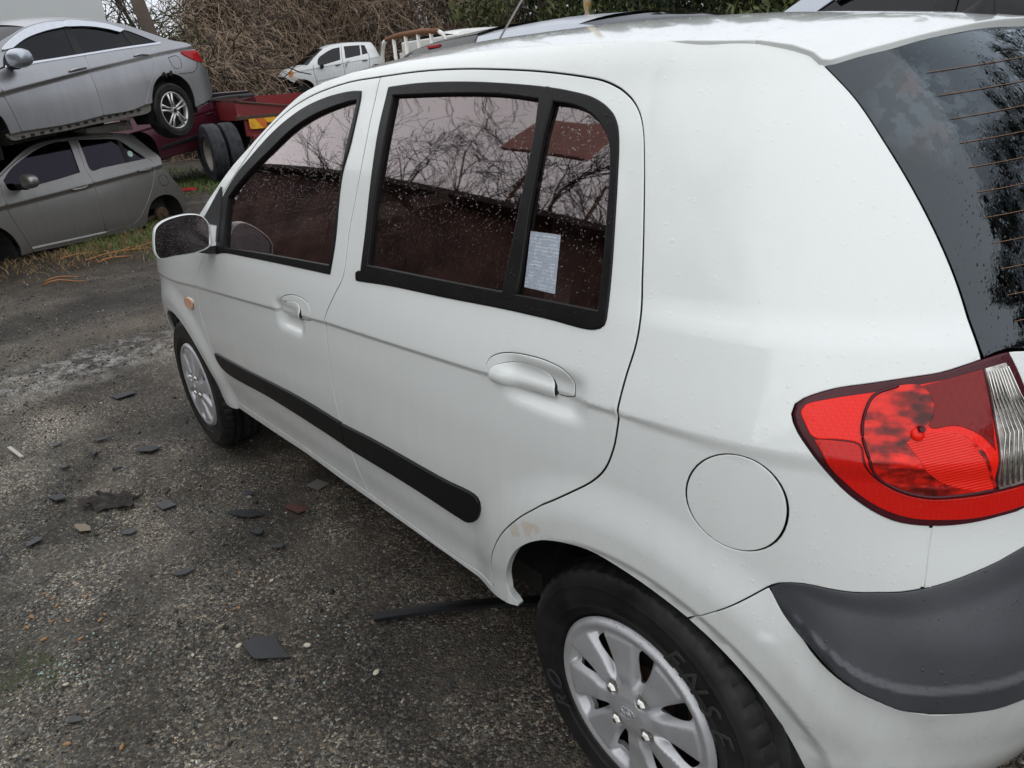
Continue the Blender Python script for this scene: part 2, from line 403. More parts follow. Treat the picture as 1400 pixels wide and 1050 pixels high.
GD={
 'door_outer':[(0.948,1.437),(0.791,1.440),(0.651,1.437),(0.508,1.428),(0.397,1.418),(0.297,1.405),(0.242,1.395),(0.200,1.381),(0.158,1.362),(0.132,1.341),(0.115,1.315),(0.096,1.258),(0.078,1.177),(0.065,1.097),(0.057,1.044),(0.056,1.007),(0.061,0.959),(0.064,0.913),(0.065,0.878),(0.070,0.834),(0.084,0.789),(0.106,0.756),(0.146,0.715),(0.197,0.666),(0.272,0.602),(0.337,0.532),(0.383,0.461),(0.407,0.407),(0.416,0.341)],
 'b_gap':[(0.948,1.437),(0.944,1.367),(0.935,1.276),(0.934,1.183),(0.937,1.095),(0.933,0.991),(0.965,0.941),(1.010,0.872),(1.015,0.806),(1.021,0.707),(1.017,0.603),(1.005,0.520),(0.995,0.419),(0.982,0.352)],
 'door_bot_r':[(0.416,0.341),(0.587,0.334),(0.766,0.343),(0.982,0.352)],
 'door_bot_f':[(0.982,0.352),(1.446,0.359),(1.975,0.345)],
 'fd_front':[(1.907,0.926),(1.951,0.887),(2.018,0.818),(2.051,0.741),(2.063,0.677),(2.050,0.637),(2.045,0.573),(2.020,0.519),(1.990,0.447),(1.975,0.345)],
 'fd_top':[(0.948,1.437),(1.080,1.432),(1.191,1.420),(1.286,1.404),(1.384,1.378),(1.478,1.338),(1.575,1.283),(1.689,1.203),(1.796,1.128),(1.879,1.067),(1.907,0.999),(1.907,0.926)],
 'apillar':[(1.966,1.056),(1.855,1.135),(1.728,1.219),(1.636,1.267),(1.528,1.325),(1.417,1.382),(1.362,1.410),(1.251,1.434),(1.099,1.453)],
 'glass_left':[(-0.193,1.402),(-0.225,1.352),(-0.250,1.287),(-0.269,1.230),(-0.282,1.181),(-0.291,1.136),(-0.297,1.093),(-0.301,1.038),(-0.303,1.023)],
 'lamp_top':[(-0.329,1.030),(-0.303,1.023),(-0.282,1.016),(-0.264,1.010),(-0.238,1.005),(-0.204,0.997),(-0.170,0.987),(-0.145,0.972),(-0.138,0.964),(-0.136,0.951)],
 'lamp_bot':[(-0.136,0.951),(-0.144,0.929),(-0.157,0.908),(-0.176,0.877),(-0.194,0.852),(-0.215,0.831),(-0.232,0.819),(-0.248,0.814),(-0.274,0.812),(-0.300,0.814),(-0.328,0.819),(-0.354,0.825)],
 'lamp_right':[(-0.329,1.030),(-0.336,1.010),(-0.344,0.983)],
 'rl_gap':[(-0.266,0.812),(-0.261,0.768),(-0.254,0.718)],
 'bump_top':[(-0.031,0.570),(-0.058,0.605),(-0.090,0.645),(-0.118,0.681)],
 'mould_top':[(-0.118,0.681),(-0.129,0.692),(-0.152,0.701),(-0.173,0.701),(-0.195,0.702),(-0.216,0.707),(-0.236,0.711),(-0.253,0.718),(-0.279,0.730),(-0.302,0.742),(-0.327,0.754),(-0.353,0.767)],
 'mould_bot':[(-0.118,0.681),(-0.132,0.640),(-0.151,0.604),(-0.174,0.562),(-0.197,0.533),(-0.220,0.513),(-0.242,0.503),(-0.265,0.502),(-0.288,0.503),(-0.311,0.506),(-0.330,0.514),(-0.360,0.533)],
 'arch_r':[(0.340,0.320),(0.347,0.335),(0.357,0.368),(0.355,0.400),(0.334,0.451),(0.295,0.510),(0.254,0.549),(0.211,0.578),(0.168,0.599),(0.116,0.613),(0.070,0.610),(0.029,0.600),(-0.008,0.584),(-0.031,0.570),(-0.059,0.545),(-0.089,0.505),(-0.118,0.447),(-0.145,0.370),(-0.173,0.283)],
 'sill_low':[(0.340,0.320),(0.373,0.315),(0.407,0.313),(0.620,0.320),(0.949,0.327),(1.148,0.328),(1.379,0.333),(1.673,0.323),(1.988,0.312)],
 'rwin_out':[(0.859,1.114),(0.875,1.223),(0.891,1.336),(0.895,1.410),None,(0.775,1.413),(0.627,1.409),(0.495,1.400),(0.381,1.389),(0.311,1.379),(0.255,1.367),(0.216,1.351),(0.185,1.329),(0.168,1.304),(0.146,1.236),(0.124,1.131),(0.113,1.045),(0.113,1.024),(0.127,1.015),(0.223,1.014),(0.348,1.012),(0.511,1.006),(0.716,1.000),(0.866,0.991),None,(0.872,1.006),(0.851,1.012),None,(0.853,1.047)],
 'rwin_in':[(0.855,1.277),(0.870,1.395),None,(0.666,1.392),(0.488,1.384),(0.346,1.367),(0.288,1.359),(0.244,1.345),(0.210,1.325),(0.182,1.299),(0.163,1.257),(0.143,1.172),(0.129,1.088),(0.125,1.040),None,(0.203,1.039),(0.321,1.037),(0.520,1.033),(0.830,1.027),None,(0.840,1.116)],
 'divider':[(0.380,1.387),(0.364,1.303),(0.353,1.185),(0.347,1.028),None,(0.319,1.032),(0.331,1.187),(0.344,1.303),(0.354,1.381)],
 'fwin_out':[(1.014,1.217),(0.994,1.057),(0.998,0.988),None,(1.259,0.979),(1.518,0.968),(1.728,0.956),(1.785,0.945),None,(1.851,1.023),(1.788,1.108),(1.690,1.190),(1.601,1.241),(1.480,1.307),(1.393,1.345),(1.298,1.376),(1.179,1.398),(1.066,1.407),(1.016,1.406),None,(1.011,1.386),(1.004,1.292)],
 'fwin_in':[(1.018,1.246),(1.004,1.099),(1.002,1.005),None,(1.217,0.996),(1.465,0.984),(1.717,0.969),None,(1.727,1.057),(1.726,1.127),None,(1.642,1.179),(1.570,1.217),(1.460,1.270),(1.351,1.322),(1.258,1.353),(1.165,1.373),(1.067,1.387),(1.022,1.390),None,(1.018,1.334)],
 'sticker':[(0.320,1.150),None,(0.244,1.150),None,(0.224,1.054),None,(0.303,1.055),None],
 'mould_f':[(1.996,0.546),None,(1.726,0.557),(1.274,0.578),(1.013,0.575),None,(1.012,0.507),None,(1.131,0.511),(1.521,0.510),(1.917,0.490),(1.974,0.504),(1.993,0.523)],
 'mould_r':[(1.008,0.572),None,(0.829,0.580),(0.531,0.581),(0.441,0.586),(0.419,0.582),(0.415,0.561),(0.432,0.526),(0.469,0.501),(0.501,0.500),(0.694,0.507),(1.007,0.505),None],
 'fuel':[(-0.032,0.806),(-0.038,0.837),(-0.050,0.856),(-0.075,0.880),(-0.101,0.882),(-0.119,0.865),(-0.135,0.839),(-0.141,0.811),(-0.139,0.786),(-0.128,0.759),(-0.113,0.740),(-0.095,0.729),(-0.070,0.730),(-0.049,0.749),(-0.037,0.778)],
 'handle_r_out':[(0.359,0.903),None,(0.352,0.916),(0.331,0.929),(0.296,0.938),(0.249,0.943),(0.201,0.943),(0.167,0.936),(0.151,0.921),(0.148,0.896),None,(0.167,0.888),(0.209,0.885),(0.287,0.881),(0.351,0.879),None],
 'handle_r_in':[(0.338,0.883),(0.337,0.901),(0.320,0.913),(0.283,0.924),(0.238,0.926),(0.199,0.919),(0.186,0.903),(0.185,0.887),None,(0.228,0.885),(0.287,0.883)],
 'handle_f_out':[(1.298,0.848),None,(1.289,0.873),(1.258,0.891),(1.205,0.903),(1.151,0.905),(1.108,0.897),(1.091,0.881),(1.097,0.852),None,(1.144,0.845),(1.213,0.845),None],
 'handle_f_in':[(1.280,0.845),(1.270,0.868),(1.235,0.881),(1.188,0.887),(1.157,0.881),(1.145,0.867),(1.149,0.846),None,(1.213,0.845)],
 'indicator':[(2.218,0.720),(2.179,0.730),(2.126,0.725),(2.135,0.701),(2.173,0.691),(2.223,0.696)],
 'lens_red':[(-0.143,0.956),(-0.146,0.964),(-0.171,0.976),(-0.204,0.986),(-0.238,0.995),(-0.266,1.002),(-0.297,1.011),(-0.300,1.012),None,(-0.307,0.964),(-0.316,0.908),(-0.319,0.860),None,(-0.287,0.856),(-0.259,0.855),(-0.233,0.865),(-0.213,0.883),(-0.203,0.902),(-0.197,0.923),(-0.179,0.926),(-0.158,0.925),(-0.149,0.940)],
 'lens_low':[(-0.158,0.923),None,(-0.179,0.924),(-0.197,0.921),(-0.203,0.898),(-0.214,0.880),(-0.233,0.862),(-0.259,0.852),(-0.288,0.852),(-0.320,0.855),(-0.351,0.859),None,(-0.353,0.831),None,(-0.328,0.826),(-0.300,0.822),(-0.273,0.822),(-0.250,0.824),(-0.233,0.830),(-0.216,0.841),(-0.196,0.861),(-0.178,0.886)],
 'lens_clear':[(-0.302,1.012),None,(-0.323,1.017),None,(-0.337,0.970),(-0.345,0.945),None,(-0.351,0.864),None,(-0.322,0.860),None,(-0.316,0.918),(-0.311,0.950)],
 'bowl':[(-0.199,0.965),(-0.206,0.984),(-0.225,0.995),(-0.244,0.996),(-0.255,0.980),(-0.256,0.958),(-0.251,0.940),(-0.275,0.940),(-0.299,0.919),(-0.314,0.884),(-0.319,0.861),(-0.287,0.857),(-0.259,0.856),(-0.233,0.866),(-0.215,0.884),(-0.205,0.910),(-0.198,0.938)],
 'lens_dark':[(-0.243,0.995),None,(-0.266,1.002),(-0.300,1.012),None,(-0.307,0.964),(-0.313,0.913),None,(-0.295,0.936),(-0.274,0.947),(-0.255,0.944),(-0.249,0.958),(-0.254,0.978)],
 'amber':[(-0.234,0.928),None,(-0.251,0.941),(-0.265,0.940),(-0.283,0.932),(-0.301,0.908),(-0.313,0.877),(-0.318,0.861),None,(-0.295,0.863),(-0.273,0.873),(-0.254,0.893),None],
 'glass_top':[(-0.193,1.402),(-0.250,1.414),(-0.310,1.421),(-0.380,1.430),(-0.467,1.436),(-0.584,1.440),(-0.745,1.439)],
 'heat1':[(-0.359,1.313),(-0.482,1.324)],
 'band_in':[(-0.380,1.430),(-0.333,1.415),(-0.308,1.396),(-0.293,1.367),(-0.294,1.328),(-0.301,1.280),(-0.310,1.234),(-0.314,1.197),(-0.305,1.158),(-0.294,1.146)],
 'low_sil':[(-0.366,0.302),(-0.379,0.347),(-0.391,0.402)],
 'lamp_top_q':[(-0.303,1.023),(-0.282,1.016),(-0.264,1.010),(-0.238,1.005),(-0.204,0.997),(-0.170,0.987),(-0.145,0.972),(-0.138,0.964),(-0.136,0.951)],
 'lamp_bot_q':[(-0.136,0.951),(-0.144,0.929),(-0.157,0.908),(-0.176,0.877),(-0.194,0.852),(-0.215,0.831),(-0.232,0.819),(-0.248,0.814),(-0.266,0.812)],
 'lamp_bot_h':[(-0.266,0.812),(-0.283,0.813),(-0.300,0.814),(-0.328,0.819),(-0.354,0.825)],
 'mould_top_q':[(-0.118,0.681),(-0.129,0.692),(-0.152,0.701),(-0.173,0.701),(-0.195,0.702),(-0.216,0.707),(-0.236,0.711),(-0.254,0.718)],
 'mould_top_h':[(-0.254,0.718),(-0.279,0.730),(-0.302,0.742),(-0.327,0.754),(-0.353,0.767)],
 'arch_q':[(0.340,0.320),(0.347,0.335),(0.357,0.368),(0.355,0.400),(0.334,0.451),(0.295,0.510),(0.254,0.549),(0.211,0.578),(0.168,0.599),(0.116,0.613),(0.070,0.610),(0.029,0.600),(-0.008,0.584),(-0.031,0.570)],
 'arch_b':[(-0.031,0.570),(-0.059,0.545),(-0.089,0.505),(-0.118,0.447),(-0.145,0.370),(-0.173,0.283)],
}
MI_house=[(1.8099,0.9775,1.0223),(1.8102,0.9639,1.0559),(1.8090,0.9451,1.0700),(1.8069,0.9200,1.0786),(1.8012,0.8599,1.0840),(1.7966,0.8195,1.0730),(1.7937,0.8037,1.0464),(1.7925,0.8048,1.0196),(1.7911,0.8132,0.9754),(1.7946,0.8556,0.9598),(1.8017,0.9271,0.9593),(1.8066,0.9755,0.9603),(1.8083,0.9839,0.9783)]
MI_glass=[(1.8082,0.9719,0.9995),(1.8089,0.9644,1.0288),(1.8087,0.9531,1.0472),(1.8077,0.9373,1.0595),(1.8034,0.8886,1.0700),(1.7980,0.8371,1.0664),(1.7952,0.8193,1.0459),(1.7936,0.8171,1.0170),(1.7925,0.8227,0.9844),(1.7949,0.8538,0.9708),(1.8008,0.9138,0.9675),(1.8058,0.9657,0.9643),(1.8072,0.9752,0.9743)]
MI_arm=[(1.7932,0.8025,1.0388),(1.7904,0.7776,1.0328),(1.7885,0.7896,0.9711),(1.7915,0.8188,0.9716)]
MI_armlow=[(1.7949,0.8589,0.9597),(1.7887,0.7904,0.9725),(1.7874,0.7926,0.9436),(1.7916,0.8312,0.9496)]
# ---------------------------------------------------------------- materials of the white car
M={}
def white_paint(name,col=(.735,.765,.755),wet=1.0,dirt=.32,rough=.07):
    t=NT(name); co=t.co()
    xyz=t.n('SeparateXYZ'); t.l(co,xyz.inputs[0])
    big=t.noise(3.2,5,.6); fine=t.noise(260,2)
    # thin road film: streaks that run down, denser low on the body
    mp=t.n('Mapping'); mp.inputs['Scale'].default_value=(26,26,2.2); t.l(co,mp.inputs['Vector'])
    st=t.noise(1.0,5,.65,vec=mp.outputs[0])
    low=t.n('MapRange',i_From_Min=.75,i_From_Max=.3); t.l(xyz.outputs[2],low.inputs[0])
    f=t.math('MULTIPLY',t.ramp(st,[(.42,0.),(.75,1.)]),t.math('MULTIPLY_ADD',low.outputs[0],.45,.10))
    f=t.math('MULTIPLY',f,dirt)
    spk=t.ramp(t.noise(95,3,.7),[(.70,0.),(.74,1.)])
    f2=t.math('MULTIPLY',t.math('MULTIPLY',spk,low.outputs[0]),.45*dirt)
    c=t.mix(big,tuple(v*.97 for v in col),col)
    c=t.mix(f,c,(.30,.26,.21)); c=t.mix(f2,c,(.12,.09,.07))
    if wet==1.0:
        for bx,bz,br in ((.245,.592,.020),(.215,.600,.014),(.285,.570,.016)):
            d=t.n('VectorMath',operation='DISTANCE'); t.l(co,d.inputs[0]); d.inputs[1].default_value=(bx,.815,bz)
            q=t.math('LESS_THAN',t.math('ADD',d.outputs['Value'],t.math('MULTIPLY',t.noise(70,3),.03)),br+.014); c=t.mix(t.math('MULTIPLY',q,.28),c,(.58,.38,.14))
    patch=t.ramp(t.noise(2.1,2,.5),[(.35,.25),(.65,1.)])
    h1=drops(t,120,.42,.15); h2=drops(t,250,.42,.22); h3=drops(t,64,.24,.035)
    h=t.math('MULTIPLY',t.math('ADD',t.math('ADD',t.math('MULTIPLY',h1,.8),t.math('MULTIPLY',h2,.35)),t.math('MULTIPLY',h3,1.5)),patch)
    wav=t.math('MULTIPLY',t.noise(22,2),.04)
    n=t.bump(t.math('ADD',h,wav),.25*wet,.002)
    nc=t.bump(t.math('ADD',h,t.math('MULTIPLY',wav,.3)),.44*wet,.002)
    t.set(Base_Color=c,Roughness=t.math('MULTIPLY_ADD',f,.5,.33),Normal=n,Coat_Weight=1.0,Coat_Roughness=rough,Coat_Normal=nc,Specular_IOR_Level=.35)
    return t.m
M['joint']=simple('grimy panel joint',(.010,.0095,.009),.8,0,.3,30)
M['white']=white_paint('white paint'); M['white']['joint']=1; M['white_edge']=white_paint('white paint of the roof')
M['white_bg']=white_paint('chalky white paint',(.70,.72,.73),.3,.8,.3)
def black_plastic(name,col,rough=.45,wet=.5,dust=.25,spec=.28):
    t=NT(name); b=t.noise(7,5,.65); h=drops(t,120,.4,.25)
    c=t.mix(t.ramp(b,[(.35,0.),(.75,1.)]),col,tuple(v*(1+dust*3)+.006*dust*4 for v in col))
    r=t.math('MULTIPLY_ADD',b,.3,rough-.1)
    n=t.bump(h,.4*wet,.002,t.bump(t.noise(700,2),.12,.0006))
    t.set(Base_Color=c,Roughness=r,Normal=n,Specular_IOR_Level=spec); return t.m
M['rubber']=black_plastic('window rubber',(.005,.005,.0055),.36,.8,.12,.18)
M['strip']=black_plastic('wet black moulding',(.005,.0052,.006),.34,1.0,.12,.2)
M['trim']=black_plastic('black plastic',(.010,.010,.011),.5,.4)
def bumper_grey():
    t=NT('weathered grey bumper plastic'); b=t.noise(5,5,.6)
    f=t.math('MULTIPLY_ADD',b,.75,t.math('MULTIPLY',t.noise(1.6,3),.25))
    c=t.ramp(f,[(.3,(.034,.036,.043)),(.7,(.070,.073,.084))])
    sp=drops(t,330,.4,.16)
    t.set(Base_Color=c,Roughness=t.math('MULTIPLY_ADD',f,-.12,.50),Normal=t.bump(t.math('ADD',t.math('MULTIPLY',sp,.6),drops(t,110,.35,.08)),.6,.002,t.bump(t.noise(900,2),.2,.0006)))
    return t.m
M['bumper']=bumper_grey()
def glass(name,tint,refl_rough=.02,wet=1.0,k=1.5,k0=.06,drop=(250,.42,.26),gcol=(1,.88,.88),streak=False):
    t=NT(name); t.t.nodes.remove(t.b)
    h=t.math('ADD',drops(t,*drop),t.math('MULTIPLY',drops(t,80,.22,.12),1.5))
    n=t.bump(h,.15*wet,.0025)
    if streak:
        mp=t.n('Mapping'); mp.inputs['Scale'].default_value=(70,70,22); mp.inputs['Rotation'].default_value=(0,.35,0); t.l(t.co(),mp.inputs['Vector'])
        sn=t.ramp(t.noise(1.,4,.6,vec=mp.outputs[0]),[(.44,0.),(.56,1.)]); n=t.bump(sn,.025,.002,n)
    tr=t.n('BsdfTransparent'); tr.inputs[0].default_value=(*tint,1)
    gl=t.n('BsdfGlossy'); gl.inputs['Roughness'].default_value=refl_rough; gl.inputs['Color'].default_value=(*gcol,1); t.l(n,gl.inputs['Normal'])
    fr=t.n('Fresnel',i_IOR=1.6); t.l(n,fr.inputs['Normal'])
    dr=t.n('BsdfDiffuse'); dr.inputs[0].default_value=(.10,.10,.105,1)
    film=t.ramp(t.noise(14,5,.7),[(.35,0.),(.8,.10)])
    m0=t.n('MixShader'); t.l(t.math('ADD',t.math('MULTIPLY',t.math('GREATER_THAN',h,.6),.05*wet),t.math('MULTIPLY',film,.25)),m0.inputs[0]); t.l(tr.outputs[0],m0.inputs[1]); t.l(dr.outputs[0],m0.inputs[2])
    if streak:
        xd=t.n('VectorMath',operation='DISTANCE'); t.l(t.co(),xd.inputs[0]); xd.inputs[1].default_value=(-.24,.405,1.325)
        reg=t.ramp(t.math('ADD',xd.outputs['Value'],t.math('MULTIPLY',t.noise(9,3),.05)),[(.085,1.),(.125,0.)])
        pe=t.ramp(t.noise(44,3,.5),[(.46,0.),(.54,1.)]); pc=t.n('BsdfDiffuse'); t.l(t.mix(t.ramp(t.noise(7,2),[(.48,0.),(.55,1.)]),(.17,.21,.24),(.20,.12,.105)),pc.inputs[0])
        m2=t.n('MixShader'); t.l(t.math('MULTIPLY',reg,t.math('MULTIPLY_ADD',pe,.17,.08)),m2.inputs[0]); t.l(m0.outputs[0],m2.inputs[1]); t.l(pc.outputs[0],m2.inputs[2]); m0=m2
    ms=t.n('MixShader'); t.l(t.math('MULTIPLY_ADD',fr.outputs[0],k,k0),ms.inputs[0]); t.l(m0.outputs[0],ms.inputs[1]); t.l(gl.outputs[0],ms.inputs[2]); t.l(ms.outputs[0],t.out.inputs[0])
    return t.m
M['glass']=glass('wet tinted window glass',(.46,.30,.27),k=1.5,k0=.06)
M['rglass']=glass('wet rear window glass',(.06,.055,.058),k=1.15,k0=.0,drop=(150,.44,.40),gcol=(.82,.92,1),streak=True)
M['glass_bg']=glass('dark tinted glass',(.02,.02,.024),.06,.2,k=.55,k0=.0,gcol=(.95,.95,1))
M['glass_purple']=glass('purple tinted glass',(.03,.02,.035),.05,.3,k=.55,k0=.0,gcol=(.86,.78,1.))
M['sglass']=glass('windscreen glass',(.7,.75,.74),.02,.5)
M['frit']=black_plastic('black glass border',(.020,.023,.030),.25,1.0,.35,.5)
M['tyre']=black_plastic('tyre rubber',(.0065,.0063,.0064),.42,.3,.55,.22)
M['tyre_tread']=M['tyre']
def hubsilver():
    t=NT('silver hubcap paint'); b=t.noise(30,5,.6); s=t.ramp(t.noise(9,4,.6),[(.45,0.),(.8,1.)])
    c=t.mix(s,(.50,.51,.53),(.40,.40,.40)); c=t.mix(t.ramp(t.noise(140,3,.7),[(.66,0.),(.72,.6)]),c,(.12,.10,.08))
    t.set(Base_Color=c,Metallic=.5,Roughness=t.math('MULTIPLY_ADD',b,.2,.33),Normal=t.bump(drops(t,140,.4,.08),.3,.002)); return t.m
M['hub']=hubsilver()
M['chrome']=simple('chrome',(.62,.61,.58),.22,1,.2,60)
M['dark']=simple('dark cavity',(.012,.011,.010),.9,0,.5,6)
M['liner']=simple('muddy arch liner',(.005,.0045,.004),.9,0,.7,14,.6,40)
M['brake']=simple('rusty brake steel',(.10,.062,.04),.7,.4,.5,40)
M['cabin']=simple('cabin trim',(.05,.045,.045),.85,0,.3,10)
M['seat']=simple('seat cloth',(.11,.10,.10),.95,0,.3,40,.3,300)
M['orange']=simple('amber indicator lens',(.80,.44,.27),.2,0,.25,90,coat=.6)
M['mirror']=NT('wet mirror glass').set(Base_Color=(.45,.43,.45),Metallic=1.0,Roughness=.12).m
def _mm():
    t=NT('wet mirror'); h=drops(t,210,.44,.5); n=t.bump(t.math('ADD',h,t.math('MULTIPLY',t.noise(90,3),.35)),.4,.002)
    t.set(Base_Color=(.07,.064,.066),Metallic=1.0,Roughness=.10,Normal=n); return t.m
M['mirror']=_mm()
def red_lens(name,col,scale,rough=.12,emis=0,bump=.12):
    t=NT(name); x=t.n('TexVoronoi',i_Scale=scale,i_Randomness=0.0); t.l(t.co(),x.inputs['Vector'])
    f=t.math('MULTIPLY',x.outputs['Distance'],1.3)
    c=t.mix(f,tuple(min(1,v*1.08) for v in col),tuple(v*.88 for v in col))
    t.set(Base_Color=c,Roughness=rough,Specular_IOR_Level=.12,Coat_Weight=.35,Coat_Roughness=.04,Normal=t.bump(x.outputs['Distance'],bump,.002),Coat_Normal=t.bump(drops(t,150,.42,.2),.3,.002),Subsurface_Weight=0.)
    return t.m
M['lens']=red_lens('red reflector lens',(.90,.014,.006),210)
M['lens2']=red_lens('deep red lens',(.58,.010,.006),190)
M['rim_red']=black_plastic('dark red lamp border',(.045,.005,.009),.15,.5,.2)
def ribbed(name,colA,colB,axis,scale,metal=.6,rough=.2):
    t=NT(name); mp=t.n('Mapping'); mp.inputs['Rotation'].default_value=axis; t.l(t.co(),mp.inputs['Vector'])
    w=t.n('TexWave',i_Scale=scale,i_Distortion=.25,i_Detail=1); t.l(mp.outputs[0],w.inputs['Vector'])
    n=t.noise(45,4,.65)
    c=t.mix(t.math('MULTIPLY',w.outputs['Fac'],t.math('MULTIPLY_ADD',n,.8,.5)),colA,colB)
    t.set(Base_Color=c,Metallic=metal,Roughness=rough,Normal=t.bump(w.outputs['Fac'],.3,.002),Specular_IOR_Level=.2,Coat_Weight=.3,Coat_Roughness=.05); return t.m
def clear_mat():
    t=NT('clear reversing lens'); n=t.noise(32,5,.7); c=t.ramp(n,[(.35,(.10,.09,.085)),(.55,(.40,.38,.35)),(.72,(.80,.79,.76))])
    t.set(Base_Color=c,Metallic=.5,Roughness=.22,Coat_Weight=.6,Coat_Roughness=.04); return t.m
M['clear']=clear_mat()
def bowlmat():
    t=NT('red lamp reflector bowl'); mp=t.n('Mapping'); mp.inputs['Scale'].default_value=(48,48,120); t.l(t.co(),mp.inputs['Vector'])
    v=t.n('TexVoronoi',i_Scale=1.0,feature='SMOOTH_F1'); t.l(mp.outputs[0],v.inputs['Vector']); n=t.noise(22,5,.7); sep=t.n('SeparateColor'); t.l(v.outputs['Color'],sep.inputs[0])
    f=t.math('ADD',t.math('MULTIPLY',n,.62),t.math('MULTIPLY',sep.outputs[0],.42))
    c=t.ramp(f,[(.34,(.06,.004,.003)),(.46,(.26,.007,.004)),(.56,(.62,.012,.005)),(.75,(.88,.02,.010))])
    t.set(Base_Color=c,Metallic=.15,Roughness=.2,Normal=t.bump(t.math('ADD',v.outputs['Distance'],n),.5,.004),Specular_IOR_Level=.2,Coat_Weight=.4,Coat_Roughness=.03); return t.m
M['bowl']=bowlmat()
M['lensdark']=red_lens('dark smoky red lens',(.20,.006,.006),120)
M['lensfan']=ribbed('fluted red lens',(.74,.012,.005),(.88,.022,.010),(.3,.9,.5),90,.0,.2)

# ================================================================ the white hatchback
CAR=tag(empty('white_hatchback'),'white five door hatchback parked nearest, with rain beads on its dark windows','car')
GP,GN=GZ.base,None
GZ.disp=getz_disp
SHEET=(lambda s,z:GZ.P(s,z),lambda s,z:GZ.N(s,z))
E=lambda k:[p for p in GD[k] if p is not None]
def crease_pts(s0,s1):
    o=[]
    for s in np.arange(s0,s1,.014):
        z=float(crease_z(s))
        for d in (.006,0,-.004,-.009,-.014,-.022,-.032): o.append((s,z+d))
    return o
def arch_pts(c,R=.335,t0=0,t1=180):
    # points on rings round a wheel arch, found on the sheet by x
    o=[]
    for dr in (.004,.010,.018,.03,.05,.075,.10,.13):
        for t in np.radians(np.arange(t0,t1,2.5)):
            x,z=c[0]+(R+dr)*math.cos(t),c[1]+(R+dr)*math.sin(t)
            if z<.2: continue
            s=x
            for _ in range(14):
                xs=float(GZ.base(s,z)[0]); s+=(x-xs)*.5
            o.append((s,z))
    return o
XR_=crease_pts(-.25,2.6)+arch_pts(RD_C)+arch_pts(FD_C)
def handle_pts(hs,hz):
    return [(hs+a,hz+b) for a in np.arange(-.12,.121,.008) for b in np.arange(-.06,.061,.007)]
EXD_R=crease_pts(0,1.05)+handle_pts(.215,.893)+arch_pts(RD_C,t0=0,t1=75)
EXD_F=crease_pts(.95,2.1)+handle_pts(1.235,.835)+arch_pts(FD_C,t0=100,t1=185)
def panel(name,spec,mat,parent=CAR,two=True,sheet=SHEET,**k):
    """panel on the left; its twin on the right side of the car"""
    holes=[curve(h,k.get('hstep',.010)) for h in k.pop('holes',[])]; k.pop('hstep',None)
    g=skin_geo(sheet,curve(spec,k.pop('step',.010)),holes,**k)
    o=put(name,g,mat,parent)
    if two: put(name,mirrored(g),mat,parent if not isinstance(two,bpy.types.Object) else two)
    return o
def subpanel(name,spec,mat,pl,pr,**k):
    holes=[curve(h,.010) for h in k.pop('holes',[])]
    g=skin_geo(k.pop('sheet',SHEET),curve(spec,k.pop('step',.010)),holes,**k); o=put(name,g,mat,pl)
    if pr is not None: put(name,mirrored(g),mat,pr)
    return o
GD['fuel']=[(-.0868+.0540*math.cos(a)-.004*math.sin(a),.8052+.0768*math.sin(a)) for a in np.linspace(0,2*math.pi,20,endpoint=False)]
# --- outlines
rd=joined(E('door_outer'),E('door_bot_r'),rev(E('b_gap')))
fd=joined(E('b_gap'),E('door_bot_f'),rev(E('fd_front')),rev(E('fd_top')))
roofR=[p for p in ROOF_E]
side=joined(roofR,E('glass_left'),E('lamp_top_q')+E('lamp_bot_q')[1:],E('rl_gap'),rev(E('mould_top_q')),rev(E('bump_top')),rev(E('arch_q')),E('sill_low'),
            [E('sill_low')[-1],E('door_bot_f')[-1]],rev(E('door_bot_f')),rev(E('door_bot_r')),rev(E('door_outer')),E('fd_top'),[E('fd_top')[-1],ROOF_E[0]])
side_p=panel('body_side',side,M['white'],holes=[GD['fuel']],extra=[p for p in XR_ if p[0]<.5],lip=.018,hgap=.0022,gap=.0026)
rear_door=[];front_door=[]
def door(name,spec,win,handle,ex):
    holes=[curve(win,.010),curve(handle,.006)]
    g=skin_geo(SHEET,curve(spec),holes,gap=.0032,hgap=.0026,lip=.02,extra=ex)
    return put(name,g,M['white'],CAR),put(name,mirrored(g),M['white'],CAR)
rd_l,rd_r=door('rear_door',rd,GD['rwin_out'],GD['handle_r_out'],EXD_R)
fd_l,fd_r=door('front_door',fd,GD['fwin_out'],GD['handle_f_out'],EXD_F)
# --- fuel flap, handles
t_=subpanel('fuel_flap',GD['fuel'],M['white'],side_p,None,gap=.0026,lip=.008,off=.0004,step=.006)
for nm,dl,dr_ in (('r',rd_l,rd_r),('f',fd_l,fd_r)):
    o_,i_=GD['handle_%s_out'%nm],GD['handle_%s_in'%nm]
    dome=lambda a,b:0*a+.003
    h=subpanel('door_handle',o_,M['white'],dl,dr_,holes=[i_],gap=.0022,hgap=.0016,grid=.006,lip=.012,off=.0004,step=.006)
    cx,cz=np.mean([p for p in i_ if p],0)
    zt_,zb_=max(p[1] for p in i_ if p),min(p[1] for p in i_ if p)
    pull=lambda a,b,zt_=zt_,zb_=zb_:.0095*(1-sstep(zb_+.004,zt_,b))
    subpanel('handle_pull',i_,M['white'],h,None,gap=.0018,grid=.006,lip=.014,off=.0006,dfun=pull,step=.006)
    # dark pocket behind the gap lines
    subpanel('handle_recess',o_,M['dark'],h,None,gap=-.004,grid=.02,lip=0,off=-.011,step=.012)
tx,tz=1.150,.842
lk=MB(); p0=GZ.P(1.1585,.846); n0=GZ.N(1.1585,.846)
